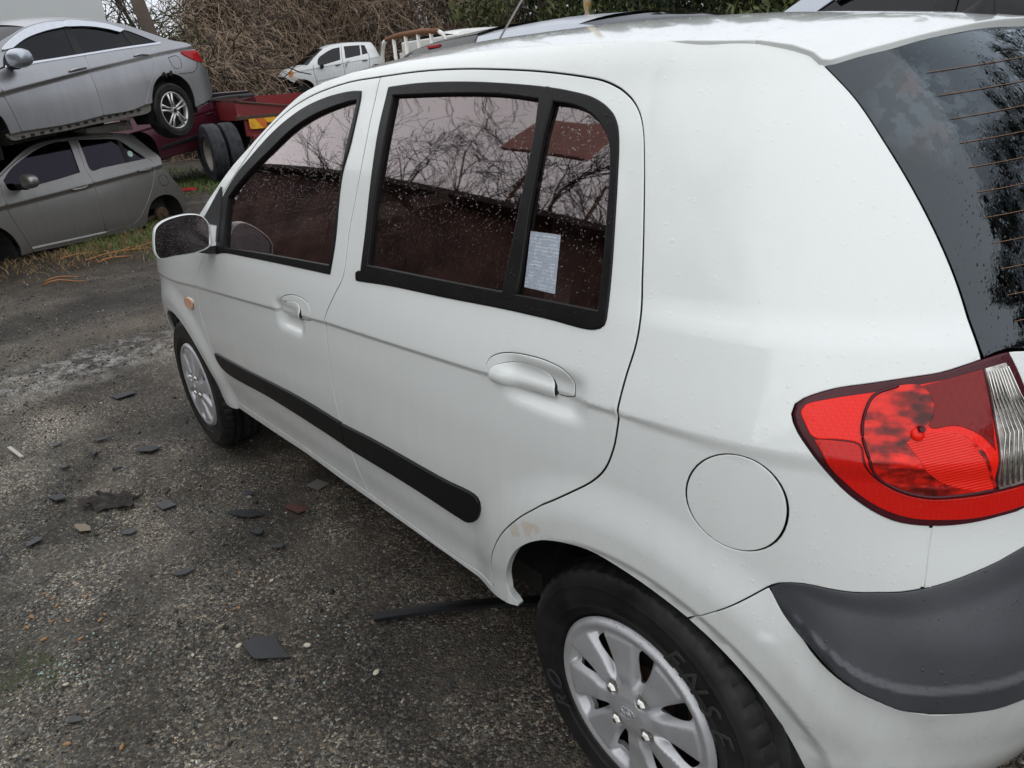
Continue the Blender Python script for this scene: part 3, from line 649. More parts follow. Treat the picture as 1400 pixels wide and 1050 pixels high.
# key barrel in the front handle
A=Vector(n0); Q=A.to_track_quat('Z','Y').to_matrix()
def disc(mb,c,R,r,h,n=20,mi=0):
    prof=[(0,h),(r*.8,h),(r,h*.6),(r,-h)]
    V=[];F=[]
    for k in range(n):
        q=2*math.pi*k/n
        for rr,hh in prof: V.append(Vector(c)+R@Vector((rr*math.cos(q),rr*math.sin(q),hh)))
    for k in range(n):
        for j in range(3): F.append((k*4+j,k*4+j+1,((k+1)%n)*4+j+1,((k+1)%n)*4+j))
    return mb.add(V,F,mi)
disc(lk,p0+n0*.004,Q,.007,.003); lk.build('door_lock',M['chrome'],fd_l,auto=.6)
# --- windows: rubber frame, glass, divider
for win,nm,dl,dr_ in (('r','rear',rd_l,rd_r),('f','front',fd_l,fd_r)):
    fo,fi=GD[win+'win_out'],GD[win+'win_in']
    prof=lambda a,b:0*a
    subpanel('window_frame',fo,M['rubber'],dl,dr_,holes=[fi],gap=.0006,hgap=0,grid=.010,lip=.014,rnd=.004,off=.0035,extra=None)
    subpanel('window_glass',fi,M['glass'],dl,dr_,gap=-.006,grid=.03,lip=0,off=-.0075)
subpanel('window_divider',GD['divider'],M['rubber'],rd_l,rd_r,gap=.0008,grid=.012,lip=.010,rnd=.004,off=.0042)
# joint line in the top rubber
st=subpanel('window_sticker',GD['sticker'],None,rd_l,None,gap=0,grid=.02,lip=0,off=-.0062)
def sticker_mat():
    t=NT('printed paper sticker'); xyz=t.n('SeparateXYZ'); t.l(t.co(),xyz.inputs[0])
    z=t.math('MULTIPLY',xyz.outputs[2],1/.0062); fr=t.math('FRACT',z)
    line=t.math('LESS_THAN',fr,.5)
    mp=t.n('Mapping'); mp.inputs['Scale'].default_value=(150,1,161); t.l(t.co(),mp.inputs['Vector'])
    wn=t.n('TexWhiteNoise',noise_dimensions='3D'); sn=t.n('Vector_Math' if False else 'VectorMath',operation='FLOOR'); t.l(mp.outputs[0],sn.inputs[0]); 
    cl=t.n('Mapping'); cl.inputs['Scale'].default_value=(1,0,1); t.l(sn.outputs[0],cl.inputs['Vector']); t.l(cl.outputs[0],wn.inputs['Vector'])
    left=t.math('GREATER_THAN',xyz.outputs[0],.355)
    ink=t.math('MULTIPLY',line,t.math('MAXIMUM',t.math('MULTIPLY',t.math('GREATER_THAN',wn.outputs[0],.55),.45),t.math('MULTIPLY',left,t.math('GREATER_THAN',wn.outputs[0],.25))))
    c=t.mix(ink,(.30,.34,.40),(.62,.65,.70)); t.set(Base_Color=c,Roughness=.6,Normal=t.bump(drops(t,150,.44,.5),.4,.002),Coat_Weight=.5); return t.m
st.data.materials.clear(); st.data.materials.append(sticker_mat())
# --- side mouldings
for k,dl,dr_ in (('mould_r',rd_l,rd_r),('mould_f',fd_l,fd_r)):
    subpanel('side_moulding',GD[k],M['strip'],dl,dr_,gap=0,grid=.012,lip=.012,rnd=.004,off=.009)
# --- front wing, bonnet, windscreen
FA=[(FD_C[0]+.335*math.cos(t),FD_C[1]+.335*math.sin(t)) for t in np.radians(np.linspace(186,0,26))]
def s_of(x,z):
    s=x
    for _ in range(40): s+=(x-float(GZ.base(s,z)[0]))*.5
    return s
FAs=[(s_of(x,max(z,.2)),max(z,.2)) for x,z in FA]
wing=joined(rev(E('fd_front')),[E('fd_front')[0],(1.97,1.05)],[(1.97,1.05),(2.12,.985),(2.3,.945),(2.5,.895),(2.7,.835),(2.86,.775)],[(2.86,.775),(2.78,.70),(2.72,.62)],[(2.72,.62),(2.70,.55),FAs[-3]],rev(FAs[1:-2]),[FAs[1],E('sill_low')[-1],E('fd_front')[-1]])
wing_l=panel('front_wing',wing,M['white'],extra=[p for p in XR_ if p[0]>1.9],gap=.002)
ind=subpanel('side_indicator',GD['indicator'],M['orange'],wing_l,None,gap=0,grid=.008,lip=.01,rnd=.003,off=.006,step=.004)
subpanel('indicator_bezel',GD['indicator'],M['chrome'],ind,None,gap=-.003,grid=.01,lip=.006,rnd=.002,off=.0025,step=.004)
fb=joined([(2.72,.62),(2.70,.55),FAs[-3]],[FAs[-3],(FAs[-1][0]+.03,.22),(3.3,.22),(3.65,.22)],[(3.65,.22),(3.65,.66)],[(3.65,.66),(3.3,.655),(3.0,.64),(2.72,.62)])
g=both(skin_geo(SHEET,curve(fb,.02),grid=.03)); put('front_bumper',g,M['white'],CAR)
hl=joined([(2.86,.775),(2.78,.70),(2.72,.62)],[(2.72,.62),(3.0,.64),(3.3,.655)],[(3.3,.655),(3.28,.73)],[(3.28,.73),(3.1,.765),(2.86,.775)])
panel('headlight',hl,M['clear'],grid=.03,step=.02)
g=both(skin_geo(SHEET,curve(joined([(3.3,.655),(3.65,.66)],[(3.65,.66),(3.65,.74)],[(3.65,.74),(3.28,.73)],[(3.28,.73),(3.3,.655)]),.02),grid=.03)); put('front_grille',g,M['trim'],CAR)
def loft(name,left,centre,mat,n=24,p=2.0,flip=False):
    """skin across the car between a left edge, its mirror and a crowned centre line"""
    Lp=catmull(left,.05,False);m=len(Lp);Cp=np.asarray(centre,float)
    tc=np.linspace(0,1,len(Cp));tl=np.linspace(0,1,m)
    Ci=np.stack([np.interp(tl,tc,Cp[:,i]) for i in range(3)],1)
    V=[];F=[]
    for i in range(m):
        for u in np.linspace(-1,1,2*n+1):
            w=1-abs(u)**p; V.append((Lp[i,0]*(1-w)+Ci[i,0]*w,-Lp[i,1]*u,Lp[i,2]*(1-w)+Ci[i,2]*w))
    k=2*n+1
    for i in range(m-1):
        for j in range(k-1): F.append((i*k+j,(i+1)*k+j,(i+1)*k+j+1,i*k+j+1))
    o=meshobj(name,V,F,mat,CAR)
    bm=bmesh.new();bm.from_mesh(o.data);bmesh.ops.recalc_face_normals(bm,faces=bm.faces);bm.to_mesh(o.data);bm.free()
    return o
ap=[GZ.P(s,z) for s,z in ROOF_E[:8]]
ws=[tuple(p-np.array([.0,.012,.004])) for p in ap]
loft('windscreen',ws,[(2.36,0,1.0),(2.05,0,1.17),(1.75,0,1.34),(1.46,0,1.475)],M['sglass'])
hood=[GZ.P(s,z) for s,z in [(1.97,1.05),(2.12,.985),(2.3,.945),(2.5,.895),(2.7,.835),(2.86,.775)]]
hood+= [np.array(GZ.P(3.28,.735))]
loft('bonnet',[tuple(p-np.array([0,.004,0])) for p in hood],[(2.40,0,1.02),(2.6,0,.985),(2.85,0,.93),(3.05,0,.86),(3.14,0,.745)],M['white'],p=2.6)
# --- roof and tailgate top
def roofP(x,y): return np.stack([np.asarray(x,float),np.asarray(y,float),roof_z(x,y)],-1)
def roofN(x,y,e=3e-3):
    a=roofP(x+e,y)-roofP(x-e,y);b=roofP(x,y+e)-roofP(x,y-e);n=np.cross(a,b);return n/np.linalg.norm(n,axis=-1,keepdims=True)
RS=(roofP,roofN)
re=[tuple(map(float,GZ.base(s,z)[:2])) for s,z in ROOF_E]
front=[re[7],(1.32,.45),(1.40,.25),(1.43,0),(1.40,-.25),(1.32,-.45),(re[7][0],-re[7][1])]
seam=[(-.004,.498),(-.003,.443),(.001,.35),(.0,.23),(-.010,.12),(-.014,0),(-.010,-.12),(.0,-.23),(.001,-.35),(-.003,-.443),(-.004,-.498)]
sideL=[p for p in re[7:] if p[0]>.02]
i0=seam[0]
roofpoly=joined(sideL+[i0],seam,[seam[-1]]+[(x,-y) for x,y in sideL[::-1]],[(x,y) for x,y in front[::-1]])
put('roof',skin_geo(RS,curve(roofpoly,.012),grid=.03,gap=.0015,lip=.012,rnd=.003),M['white_edge'],CAR)
gt=[tuple(map(float,GZ.base(s,z)[:2])) for s,z in GD['glass_top']]
gt=gt[:-1]+[(-.209,0.0)]+[(x,-y) for x,y in gt[:-1][::-1]]
cornerL=[i0]+[p for p in re if p[0]<-.04 and p[1]>.4 and p[0]>gt[0][0]+.004]+[gt[0]]
tailtop=joined([seam[0]]+cornerL[1:],gt,[(x,-y) for x,y in cornerL[::-1]],rev(seam))
roofD=lambda x,y:.004*sstep(0,.05,np.abs(x+.1))
tg_top=put('tailgate_spoiler',skin_geo(RS,curve(tailtop,.012),grid=.02,gap=.001,lip=.02,rnd=.003),M['white_edge'],CAR)
# --- tailgate, rear window
GC=[(-.75,.985),(-.75,1.10),(-.75,1.2),(-.75,1.32),(-.75,1.441)]
gbot=[(E('glass_left')[-1]),(-.331,1.0325),(-.36,1.026),(-.45,1.005),(-.6,.99),(-.75,.985)]
rw=joined(E('glass_left'),gbot,GC,rev(E('glass_top')[:-1]+[(-.75,1.441)]))
rwin=put('rear_window',both(skin_geo(SHEET,curve(rw),grid=.02,gap=.0025,clamp=-.7495,lip=.012,off=-.001)),M['rglass'],CAR)
band=[(-.75,1.425),(-.55,1.424),(-.42,1.42),(-.365,1.405),(-.325,1.385),(-.305,1.355),(-.302,1.30),(-.312,1.24),(-.325,1.18),(-.336,1.12),(-.352,1.075),(-.39,1.05),(-.5,1.025),(-.6,1.015),(-.75,1.01)]
fr=joined(rev(E('glass_left')),E('glass_top')[:-1]+[(-.75,1.441)],[(-.75,1.441),(-.75,1.425)],band,[(-.75,1.01),(-.75,.985)],rev(gbot))
put('black_border',both(skin_geo(SHEET,curve(fr),grid=.02,gap=.004,clamp=-.7495,lip=0,off=-.003)),M['frit'],rwin)
hm=MB()
for z in np.linspace(1.07,1.385,11):
    a=[GZ.P(s,z+.010*(1-((s+.75)/.4)**2)-.006)+GZ.N(s,z)*.0003 for s in np.linspace(-.75,-.345,16)]
    hm.tube(a,.00055,4); hm.tube([(p[0],-p[1],p[2]) for p in a],.00055,4)
hm.build('heater_wire',simple('copper heater wire',(.20,.10,.045),.5),rwin,smooth=True)
tgp=joined(gbot,[(-.75,.985),(-.75,.80)],[(-.75,.80),(-.6,.80),(-.45,.79)]+rev(E('mould_top_h')),rev(E('rl_gap')),E('lamp_bot_h'),[E('lamp_bot_h')[-1],(-.385,.855),(-.375,.90),(-.355,.95),(-.344,.983)],rev(E('lamp_right')),[E('lamp_right')[0],gbot[1]],)
tgp=joined([(-.331,1.0295)]+gbot[2:],[(-.75,.985),(-.75,.80)],[(-.75,.80),(-.6,.80),(-.45,.79)]+rev(E('mould_top_h')),rev(E('rl_gap')),E('lamp_bot_h')+[(-.385,.855)],[(-.385,.855),(-.375,.90),(-.355,.95)]+rev(E('lamp_right')))
put('tailgate',both(skin_geo(SHEET,curve(tgp),grid=.02,gap=.0018,clamp=-.7495,lip=.015)),M['white'],CAR)
rg=E('rl_gap'); subpanel('seam_sealer',[(rg[0][0]+.008,rg[0][1]-.004),None,(rg[1][0]+.008,rg[1][1]),(rg[2][0]+.008,rg[2][1]+.003),None,(rg[2][0]-.008,rg[2][1]+.003),None,(rg[1][0]-.008,rg[1][1]),(rg[0][0]-.008,rg[0][1]-.004),None],M['white_edge'],side_p,None,gap=0,grid=.02,lip=0,off=-.0012)
# --- rear bumper: white skin and grey rubbing insert
def bump_d(s,z):
    zt=np.interp(s,[-.75,-.36,-.265,-.15],[.57,.533,.502,.60])
    return .012*np.exp(-np.maximum(zt-z,0)/.05)*(z<zt)*sstep(-.10,-.2,s)
bp=joined(rev(E('bump_top')),E('arch_b')+[(-.185,.235)],[(-.185,.235),(-.35,.235),(-.75,.25)],[(-.75,.25),(-.75,.58)],[(-.75,.58),(-.6,.575),(-.45,.56)]+rev(E('mould_bot')))
bumper=put('rear_bumper',both(skin_geo(SHEET,curve(bp),grid=.014,gap=.0018,clamp=-.7495,lip=.03,dfun=lambda s,z:bump_d(s,z),extra=[p for p in arch_pts(RD_C,t0=90,t1=190)])),M['white'],CAR)
def mould_d(s,z):
    # ledge: proud lower face, sloping top
    mt=np.array([(-.75,.80),(-.6,.80),(-.45,.79)]+rev(E('mould_top_q')+E('mould_top_h')[1:])); mb_=np.array([(-.75,.58),(-.6,.575),(-.45,.56)]+rev(E('mould_bot')))
    zt=interp(s,mt[:,0],mt[:,1]);zb=interp(s,mb_[:,0],mb_[:,1])
    t=np.clip((z-zb)/np.maximum(zt-zb,.02),0,1); w=sstep(-.118,-.2,s)
    return w*(.036*sstep(0,.16,t)*(1-np.clip((t-.32)/.68,0,1))-.006*sstep(.30,.36,t)*(1-sstep(.8,1,t)))
mp_=joined(E('mould_top_q')+E('mould_top_h')[1:]+[(-.45,.79),(-.6,.80),(-.75,.80)],[(-.75,.80),(-.75,.58)],[(-.75,.58),(-.6,.575),(-.45,.56)]+rev(E('mould_bot')))
put('bumper_moulding',both(skin_geo(SHEET,curve(mp_),grid=.006,gap=.0015,clamp=-.7495,lip=.02,dfun=mould_d)),M['bumper'],bumper)
# --- tail lamp
tipL=rev(E('lamp_bot')[1:]+[]); lamp_o=joined(E('lamp_top')[:-1]+E('lamp_bot')[:-1]+[E('lamp_bot')[-1],(-.385,.855)],[(-.385,.855),(-.375,.90),(-.355,.95)]+rev(E('lamp_right')))
tl=panel('tail_lamp',lamp_o,M['rim_red'],two=False,gap=.003,grid=.015,lip=.02,rnd=.004,off=.003)
tl2=put('tail_lamp',mirrored(skin_geo(SHEET,curve(lamp_o),grid=.03,gap=.003,off=.004)),M['lens'],CAR)
lamp_parts=[('red_lens','lens_red',M['lens'],.0055,0),('lower_lens','lens_low',M['lens2'],.0055,.0),('dark_lens','lens_dark',M['lensdark'],.0060,0),('reflector_bowl','bowl',M['bowl'],.0064,0),('fluted_lens','amber',M['lensfan'],.0068,0)]
for nm,k,m_,of,_ in lamp_parts:
    subpanel(nm,GD[k] if k!='lens_low' else [p for p in GD[k]],m_,tl,None,gap=.0012,grid=.008,lip=.004,rnd=.0015,off=of,step=.006)
cl=[p for p in GD['lens_clear']]
cl=[cl[0],None,cl[2],None,(-.341,.990),(-.352,.950),None,(-.374,.872),None]+cl[8:] if False else cl
c_=E('lens_clear')
clear=[c_[0],None,c_[1],None,c_[2],c_[3],(-.362,.925),None,(-.372,.868),None,c_[5],None,c_[6],c_[7]]
subpanel('reversing_lens',clear,M['clear'],tl,None,gap=.001,grid=.006,lip=.004,rnd=.0015,off=.0066,step=.006)
# bowl rim, bulb and its dark cap
def on_lamp(pts,off): 
    L=catmull(np.array(pts,float),.004,False); P=GZ.P(L[:,0],L[:,1])+GZ.N(L[:,0],L[:,1])*off; return [tuple(p) for p in P]
bw=[p for p in GD['bowl'] if p]
MB().tube(on_lamp(bw[2:0:-1]+[bw[0]]+bw[::-1][:7],.0066),.0022,6).build('bowl_rim',M['rim_red'],tl,smooth=True)
bc=np.mean(bw,0)+np.array((.006,.012)); q0,n0=GZ.P(*bc),GZ.N(*bc)
bm_=MB(); disc(bm_,q0+n0*.006,Vector(n0).to_track_quat('Z','Y').to_matrix(),.0085,.005,16); bm_.build('bulb',M['lens'],tl,auto=.9)
bm_=MB(); disc(bm_,q0+n0*.006+np.array((0,0,-.011)),Vector(n0).to_track_quat('Z','Y').to_matrix(),.0060,.004,12); disc(bm_,q0+n0*.006+np.array((-.004,0,.009)),Vector(n0).to_track_quat('Z','Y').to_matrix(),.0045,.004,12); bm_.build('bulb_shade',M['rim_red'],tl,auto=.9)
# fluted ribs on the clear lens
rb=MB()
tp,bt=np.array(c_[0]),np.array(c_[5]); tp2,bt2=np.array(c_[1]),np.array((-.372,.868))
for k in range(9):
    u=(k+.5)/9; a=tp*(1-u)+tp2*u; b=bt*(1-u)+bt2*u
    kink=(a*.48+b*.52)+np.array([-.006,0])
    pts=[GZ.P(*q)+GZ.N(*q)*.0076 for q in (a+(b-a)*.03,a+(b-a)*.25,kink,a+(b-a)*.75,a+(b-a)*.97)]
    rb.tube(pts,.0012,5)
rb.build('lens_rib',M['chrome'],tl,smooth=True)
# --- wheels
def tyre_profile(R,w,rr):
    h=w/2; return [(rr,-h*.80),(rr+.012,-h*.93),(R-.055,-h),(R-.022,-h*.95),(R-.008,-h*.82),(R-.002,-h*.62),(R,-h*.3),(R,h*.3),(R-.002,h*.62),(R-.008,h*.82),(R-.022,h*.95),(R-.030,h*.985),(R-.034,h*1.005),(R-.038,h*.99),(R-.060,h*1.0),(rr+.034,h*.985),(rr+.030,h*1.0),(rr+.026,h*.965),(rr+.012,h*.93),(rr+.008,h*.85),(rr,h*.80)]
def make_tyre(name,R,w,rr,parent,c,mat,n=96,treads=True,toe=0):
    prof=tyre_profile(R,w,rr); P=[]
    # finer across the tread so the grooves are real
    out=[]
    for (r0,h0),(r1,h1) in zip(prof[:-1],prof[1:]):
        k=5 if min(r0,r1)>R-.01 else 2
        for i in range(k): u=i/k; out.append((r0+(r1-r0)*u,h0+(h1-h0)*u))
    out.append(prof[-1]); V=[];F=[];m=len(out)
    for k in range(n):
        q=2*math.pi*k/n
        for r,h in out:
            g=0
            if treads and r>R-.009:
                hh=h/(w/2)
                if min(abs(hh-x) for x in (-.42,0,.42))<.07: g=.007
                elif abs(hh)>.48 and (k%4==0): g=.0035
            V.append(((r-g)*math.cos(q),h,(r-g)*math.sin(q)))
    for k in range(n):
        for j in range(m-1): F.append((k*m+j,k*m+j+1,((k+1)%n)*m+j+1,((k+1)%n)*m+j))
    o=meshobj(name,V,F,mat,parent); o.location=c; o.rotation_euler=(0,0,toe)
    bm=bmesh.new();bm.from_mesh(o.data);bmesh.ops.recalc_face_normals(bm,faces=bm.faces)
    for e in bm.edges:
        if len(e.link_faces)==2 and e.calc_face_angle(0)>.55: e.smooth=False
    bm.to_mesh(o.data);bm.free()
    return o
def hubcap_geo(R=.188,rot=0.0):
    """eight-spoke wheel trim: a dished disc with teardrop slots"""
    N=8; holes=[]
    for k in range(N):
        t0=2*math.pi*k/N+rot
        sl=[]
        for r,d in ((.074,-.002),(.090,-.0055),(.112,-.0085),(.132,-.0105),(.146,-.010),(.150,.0),(.146,.010),(.132,.0105),(.112,.0085),(.090,.0055),(.074,.002)):
            a=t0-(r-.08)*.6+d*1.55/r; sl.append((r*math.cos(a),r*math.sin(a)))
        holes.append(curve(sl,.005))
    outer=np.array([(R*math.cos(a),R*math.sin(a)) for a in np.linspace(0,2*math.pi,120,endpoint=False)])
    def H(x,y):
        r=np.hypot(x,y);a=(np.arctan2(y,x)-rot+(r-.08)*.6)/(2*math.pi)*N; u=a-np.floor(a)      # u=0 at a slot
        base=interp(r,[0,.03,.045,.07,.12,.16,.170,.178,.188],[.012,.012,.009,.004,.0,.0,.004,.006,-.004])
        ridge=interp(u,[0,.10,.17,.25,.50,.74,.82,.89,1.],[-.016,-.0145,-.005,.006,.0055,.004,-.004,-.0135,-.016])
        w=sstep(.05,.085,r)*(1-sstep(.155,.168,r))
        b=base+ridge*w
        for k in range(4):
            t=2*math.pi*k/4+rot+math.pi/8*1.0; d=np.hypot(x-.052*math.cos(t),y-.052*math.sin(t)); b=b-.010*(1-sstep(.011,.017,d))
        return b
    P=lambda x,y:np.stack([np.asarray(x,float),H(x,y),np.asarray(y,float)],-1)
    def Nn(x,y,e=.0012):
        a=P(x+e,y)-P(x-e,y);b=P(x,y+e)-P(x,y-e);n=np.cross(b,a);return n/np.linalg.norm(n,axis=-1,keepdims=True)
    ex=[(.052*math.cos(2*math.pi*k/4+rot+math.pi/8)+r*math.cos(q),.052*math.sin(2*math.pi*k/4+rot+math.pi/8)+r*math.sin(q)) for k in range(4) for r in (.010,.013,.016,.019) for q in np.linspace(0,6.28,14,endpoint=False)]
    ex+=[(r*math.cos(q_),r*math.sin(q_)) for k in range(8) for u in (.10,.135,.17,.21,.25,.74,.78,.82,.855,.89) for r in np.arange(.058,.166,.004) for q_ in [rot+(k+u)*math.pi/4-(r-.08)*.6]]
    ex+=[(r*math.cos(q),r*math.sin(q)) for r in (.158,.163,.168,.173,.178,.183) for q in np.linspace(0,2*math.pi,140,endpoint=False)]
    return skin_geo((P,Nn),outer,holes,gap=0,hgap=0,grid=.0036,lip=.012,rnd=.0015,extra=ex)
ROT=math.radians(14)
HUB=hubcap_geo(rot=ROT)
def nut_mb(mb,c,r=.0095):
    hexp=[(r*1.12*math.cos(k*math.pi/3),r*1.12*math.sin(k*math.pi/3)) for k in range(6)]
    n=len(mb.V); V=[];F=[]
    for h,s in ((-.010,1),(.006,1),(.009,.82),(.0125,.5),(.0135,.0)):
        for a,b in hexp: V.append((c[0]+a*s,c[1]+h,c[2]+b*s))
    for j in range(4):
        for k in range(6): F.append((j*6+k,j*6+(k+1)%6,(j+1)*6+(k+1)%6,(j+1)*6+k))
    mb.add(V,F)
def wheel(c,side,toe=0.0,detail=True):
    ty=make_tyre('tyre',.291,.180,.186,CAR,c,M['tyre'],n=200,toe=toe if side>0 else math.pi+toe)
    hc=meshobj('hubcap',HUB[0],HUB[1],M['hub'],ty,normals=HUB[2]); hc.location=(0,.084,0)
    for k in range(4):
        t=2*math.pi*k/4+ROT+math.pi/8
        m=MB(); nut_mb(m,(0,0,0)); o=m.build('wheel_nut',M['chrome'],ty,auto=.5); o.location=(.052*math.cos(t),.084+.004,.052*math.sin(t))
    em=MB(); ring=[(.021*math.cos(a)*1.0,.0130,.0125*math.sin(a)) for a in np.linspace(0,2*math.pi,33)]
    em.tube(ring,.0012,6,cap=False)
    em.tube([(-.011,.0128,-.0085),(-.006,.0132,.0085)],.0016,6); em.tube([(.006,.0132,-.0085),(.011,.0128,.0085)],.0016,6); em.tube([(-.0075,.0132,-.002),(0,.0134,.0012),(.0075,.0132,.002)],.0014,6)
    o=em.build('wheel_emblem',M['hub'],ty,smooth=True); o.location=(0,.0855,0); o.rotation_euler=(0,math.radians(20),0)
    bk=MB().lathe([(.0,.035),(.06,.035),(.062,.02),(.125,.018),(.125,.005),(.0,.005)],40); bk.build('brake_disc',M['brake'],ty,smooth=False)
    rim=MB().lathe([(.186,.075),(.178,.06),(.170,-.06),(.186,-.08)],48); rim.lathe([(.172,-.02),(.06,.03),(.0,.03)],32); rim.build('steel_rim',M['trim'],ty,smooth=True)
    return ty
WR=wheel((RD_C[0]-.02,.712,.283),1); WF=wheel((FD_C[0],.712,.283),1,toe=-.016)
wheel((0,-.712,.283),-1); wheel((FD_C[0],-.712,.283),-1)
# raised lettering on the rear sidewall
def arc_text(word,a0,da,r,size,parent,y,flip=1):
    for i,ch in enumerate(word):
        cu=bpy.data.curves.new('letter','FONT'); cu.body=ch; cu.size=size; cu.extrude=.0007; cu.align_x='CENTER'; cu.shear=.25; cu.resolution_u=3; cu.bevel_depth=.0003
        ob=bpy.data.objects.new('tmp',cu); COL.objects.link(ob); dg=bpy.context.evaluated_depsgraph_get(); me=bpy.data.meshes.new_from_object(ob.evaluated_get(dg)); bpy.data.objects.remove(ob)
        a=a0+i*da
        # text x runs clockwise seen from outside (+Y); letter up = outward
        up=Vector((math.cos(a),0,math.sin(a))); rt=Vector((math.sin(a),0,-math.cos(a)))  # clockwise seen from +Y
        rt=Vector((-math.sin(a),0,math.cos(a)))*flip
        m=Matrix(((rt.x,up.x,0,up.x*r),(0,0,1,y),(rt.z,up.z,0,up.z*r),(0,0,0,1)))
        me.transform(m); me.materials.clear(); me.materials.append(LET); o=bpy.data.objects.new('letter',me); COL.objects.link(o); o.parent=parent
LET=black_plastic('tyre lettering',(.026,.026,.027),.55,.0,.3)
arc_text('ENSE',math.radians(116),math.radians(12.6),.203,.058,WR,.0908)
arc_text('RO',math.radians(-32),math.radians(12.6),.203,.058,WR,.0908)
# --- wheel arch liners, floor, cabin
def liner(cx,sd):
    mb=MB(); R=.345; n=20; A=[math.radians(a) for a in np.linspace(14,180,n)]
    V=[];F=[]
    for a in A:
        for y in (.665,.58,.46): V.append((cx+R*math.cos(a)*(1 if y>.5 else .97),sd*y,.285+R*math.sin(a)*1.0))
    for i in range(n-1):
        for j in range(2): F.append((i*3+j,i*3+j+1,i*3+j+4,i*3+j+3))
    mb.add(V,F)
    V=[(cx,sd*.46,.285)]+[(cx+.345*math.cos(a),sd*.46,.285+.345*math.sin(a)) for a in A]
    mb.add(V,[(0,i,i+1) for i in range(1,n)])
    mb.box((cx+.24*0,sd*.50,.45),(.10,.10,.36)); mb.tube([(cx-.3,sd*.5,.26),(cx+.05,sd*.55,.27),(cx+.32,sd*.5,.3)],.025,8)
    return mb
for cx in (.02,FD_C[0]):
    for sd in (1,-1):
        liner(cx,sd).build('arch_liner',M['liner'],CAR,smooth=True)
fl=MB(); fl.box((1.2,0,.30),(1.65,1.36,.06)); fl.box((-.30,0,.36),(.3,.9,.06)); fl.box((2.9,0,.28),(.3,1.1,.06)); fl.box((1.2,0,.22),(3.0,.5,.08)); fl.build('underbody',M['dark'],CAR)
cb=MB(); cb.box((1.93,0,.72),(.12,1.40,.5)); cb.box((1.82,0,.90),(.34,1.30,.16),bev=.03); 
sw=MB(); sw.tube([(1.55+.02*math.cos(a),.33+.18*math.sin(a),.93+.17*math.cos(a)) for a in np.linspace(0,2*math.pi,25)],.014,8); sw.tube([(1.75,.33,.88),(1.55,.33,.93)],.03,8); sw.tube([(1.55,.33,.93),(1.55,.15,.93)],.014,6); sw.tube([(1.55,.33,.93),(1.55,.51,.93)],.014,6); sw.build('steering_wheel',M['cabin'],CAR,smooth=True)
cb.build('dashboard',M['cabin'],CAR)
MB().box((-.1,0,.62),(.5,1.0,.5)).build('boot_floor',M['cabin'],CAR)
for y in (.34,-.34):
    s_=MB(); s_.box((1.28,y,.52),(.50,.50,.16),bev=.05); R_=Matrix.Rotation(-.25,3,'Y'); s_.box((.98,y,.82),(.14,.46,.60),bev=.06,R=R_); s_.box((.86,y,1.20),(.09,.26,.17),bev=.035,R=R_)
    s_.tube([(.91,y-.06,1.08),(.88,y-.06,1.16)],.008,6); s_.tube([(.91,y+.06,1.08),(.88,y+.06,1.16)],.008,6); s_.build('front_seat',M['seat'],CAR,auto=.7)
s_=MB(); s_.box((.42,0,.52),(.48,1.20,.16),bev=.05); s_.box((.20,0,.82),(.14,1.16,.56),bev=.05,R=Matrix.Rotation(-.28,3,'Y'))
for y in (.36,-.36): s_.box((.11,y,1.16),(.08,.24,.13),bev=.03,R=Matrix.Rotation(-.25,3,'Y'))
s_.build('rear_seat',M['seat'],CAR,auto=.7)
# --- door mirror
def mirror_unit(sgn):
    house=catmull([Vector(p) for p in MI_house],.012,True); c=house.mean(0); V=[];F=[];n=len(house)
    ax=np.array((1.0,-.10,-.05)); ax/=np.linalg.norm(ax)
    rings=[(1.0,-.004),(1.012,.004),(1.01,.02),(.97,.045),(.86,.07),(.66,.09),(.36,.102),(.0,.106)]
    gl=catmull([Vector(p) for p in MI_glass],.012,True)
    for s,d in rings: V+= [c+(p-c)*s+ax*d for p in house]
    for j in range(len(rings)-1):
        for k in range(n): F.append((j*n+k,(j+1)*n+k,(j+1)*n+(k+1)%n,j*n+(k+1)%n))
    b=len(V); inn=[c+(p-c)*.965+ax*-.006 for p in house]; inn2=[c+(p-c)*.955+ax*.008 for p in house]; V+=inn+inn2
    for k in range(n):
        F.append((k,k+n*0,0,0)) if False else None
        F.append((k,(k+1)%n,b+(k+1)%n,b+k)); F.append((b+k,b+(k+1)%n,b+n+(k+1)%n,b+n+k))
    F=[f for f in F if f]
    m=np.array((1,sgn,1)); mh=MB().add([v*m for v in V],F); o=mh.build('door_mirror',M['white'],CAR,auto=.7)
    ng=len(house); g2=[c+(p-c)*.962+ax*.003 for p in house]
    mg=MB().add([p*m for p in g2]+[c*m+ax*m*.0015],[(k,(k+1)%ng,ng) for k in range(ng)]); mg.build('mirror_glass',M['mirror'],o,smooth=True)
    arm=MB(); A=[np.array(p) for p in MI_arm]; 
    arm.add([a*m for a in A]+[(a+np.array((.075,0,0)))*m for a in A],[(0,1,2,3),(7,6,5,4),(0,4,5,1),(1,5,6,2),(2,6,7,3),(3,7,4,0)]); ar=arm.build('mirror_arm',M['white'],o)
    arm=MB(); A=[np.array(p) for p in MI_armlow]
    arm.add([a*m for a in A]+[(a+np.array((.085,0,0)))*m for a in A],[(0,1,2,3),(7,6,5,4),(0,4,5,1),(1,5,6,2),(2,6,7,3),(3,7,4,0)]); arm.build('mirror_foot',M['trim'],o)
    return o
mirror_unit(1); mirror_unit(-1)
# sail panel between pillar and front window (left)
sail=[(1.962,1.012),None,(1.80,1.148),None,(1.775,1.085),(1.77,.985),None,(1.86,.978),(1.905,.972),None]
subpanel('mirror_sail',sail,M['trim'],fd_l,fd_r,gap=0,grid=.02,lip=.01,rnd=.003,off=.006)
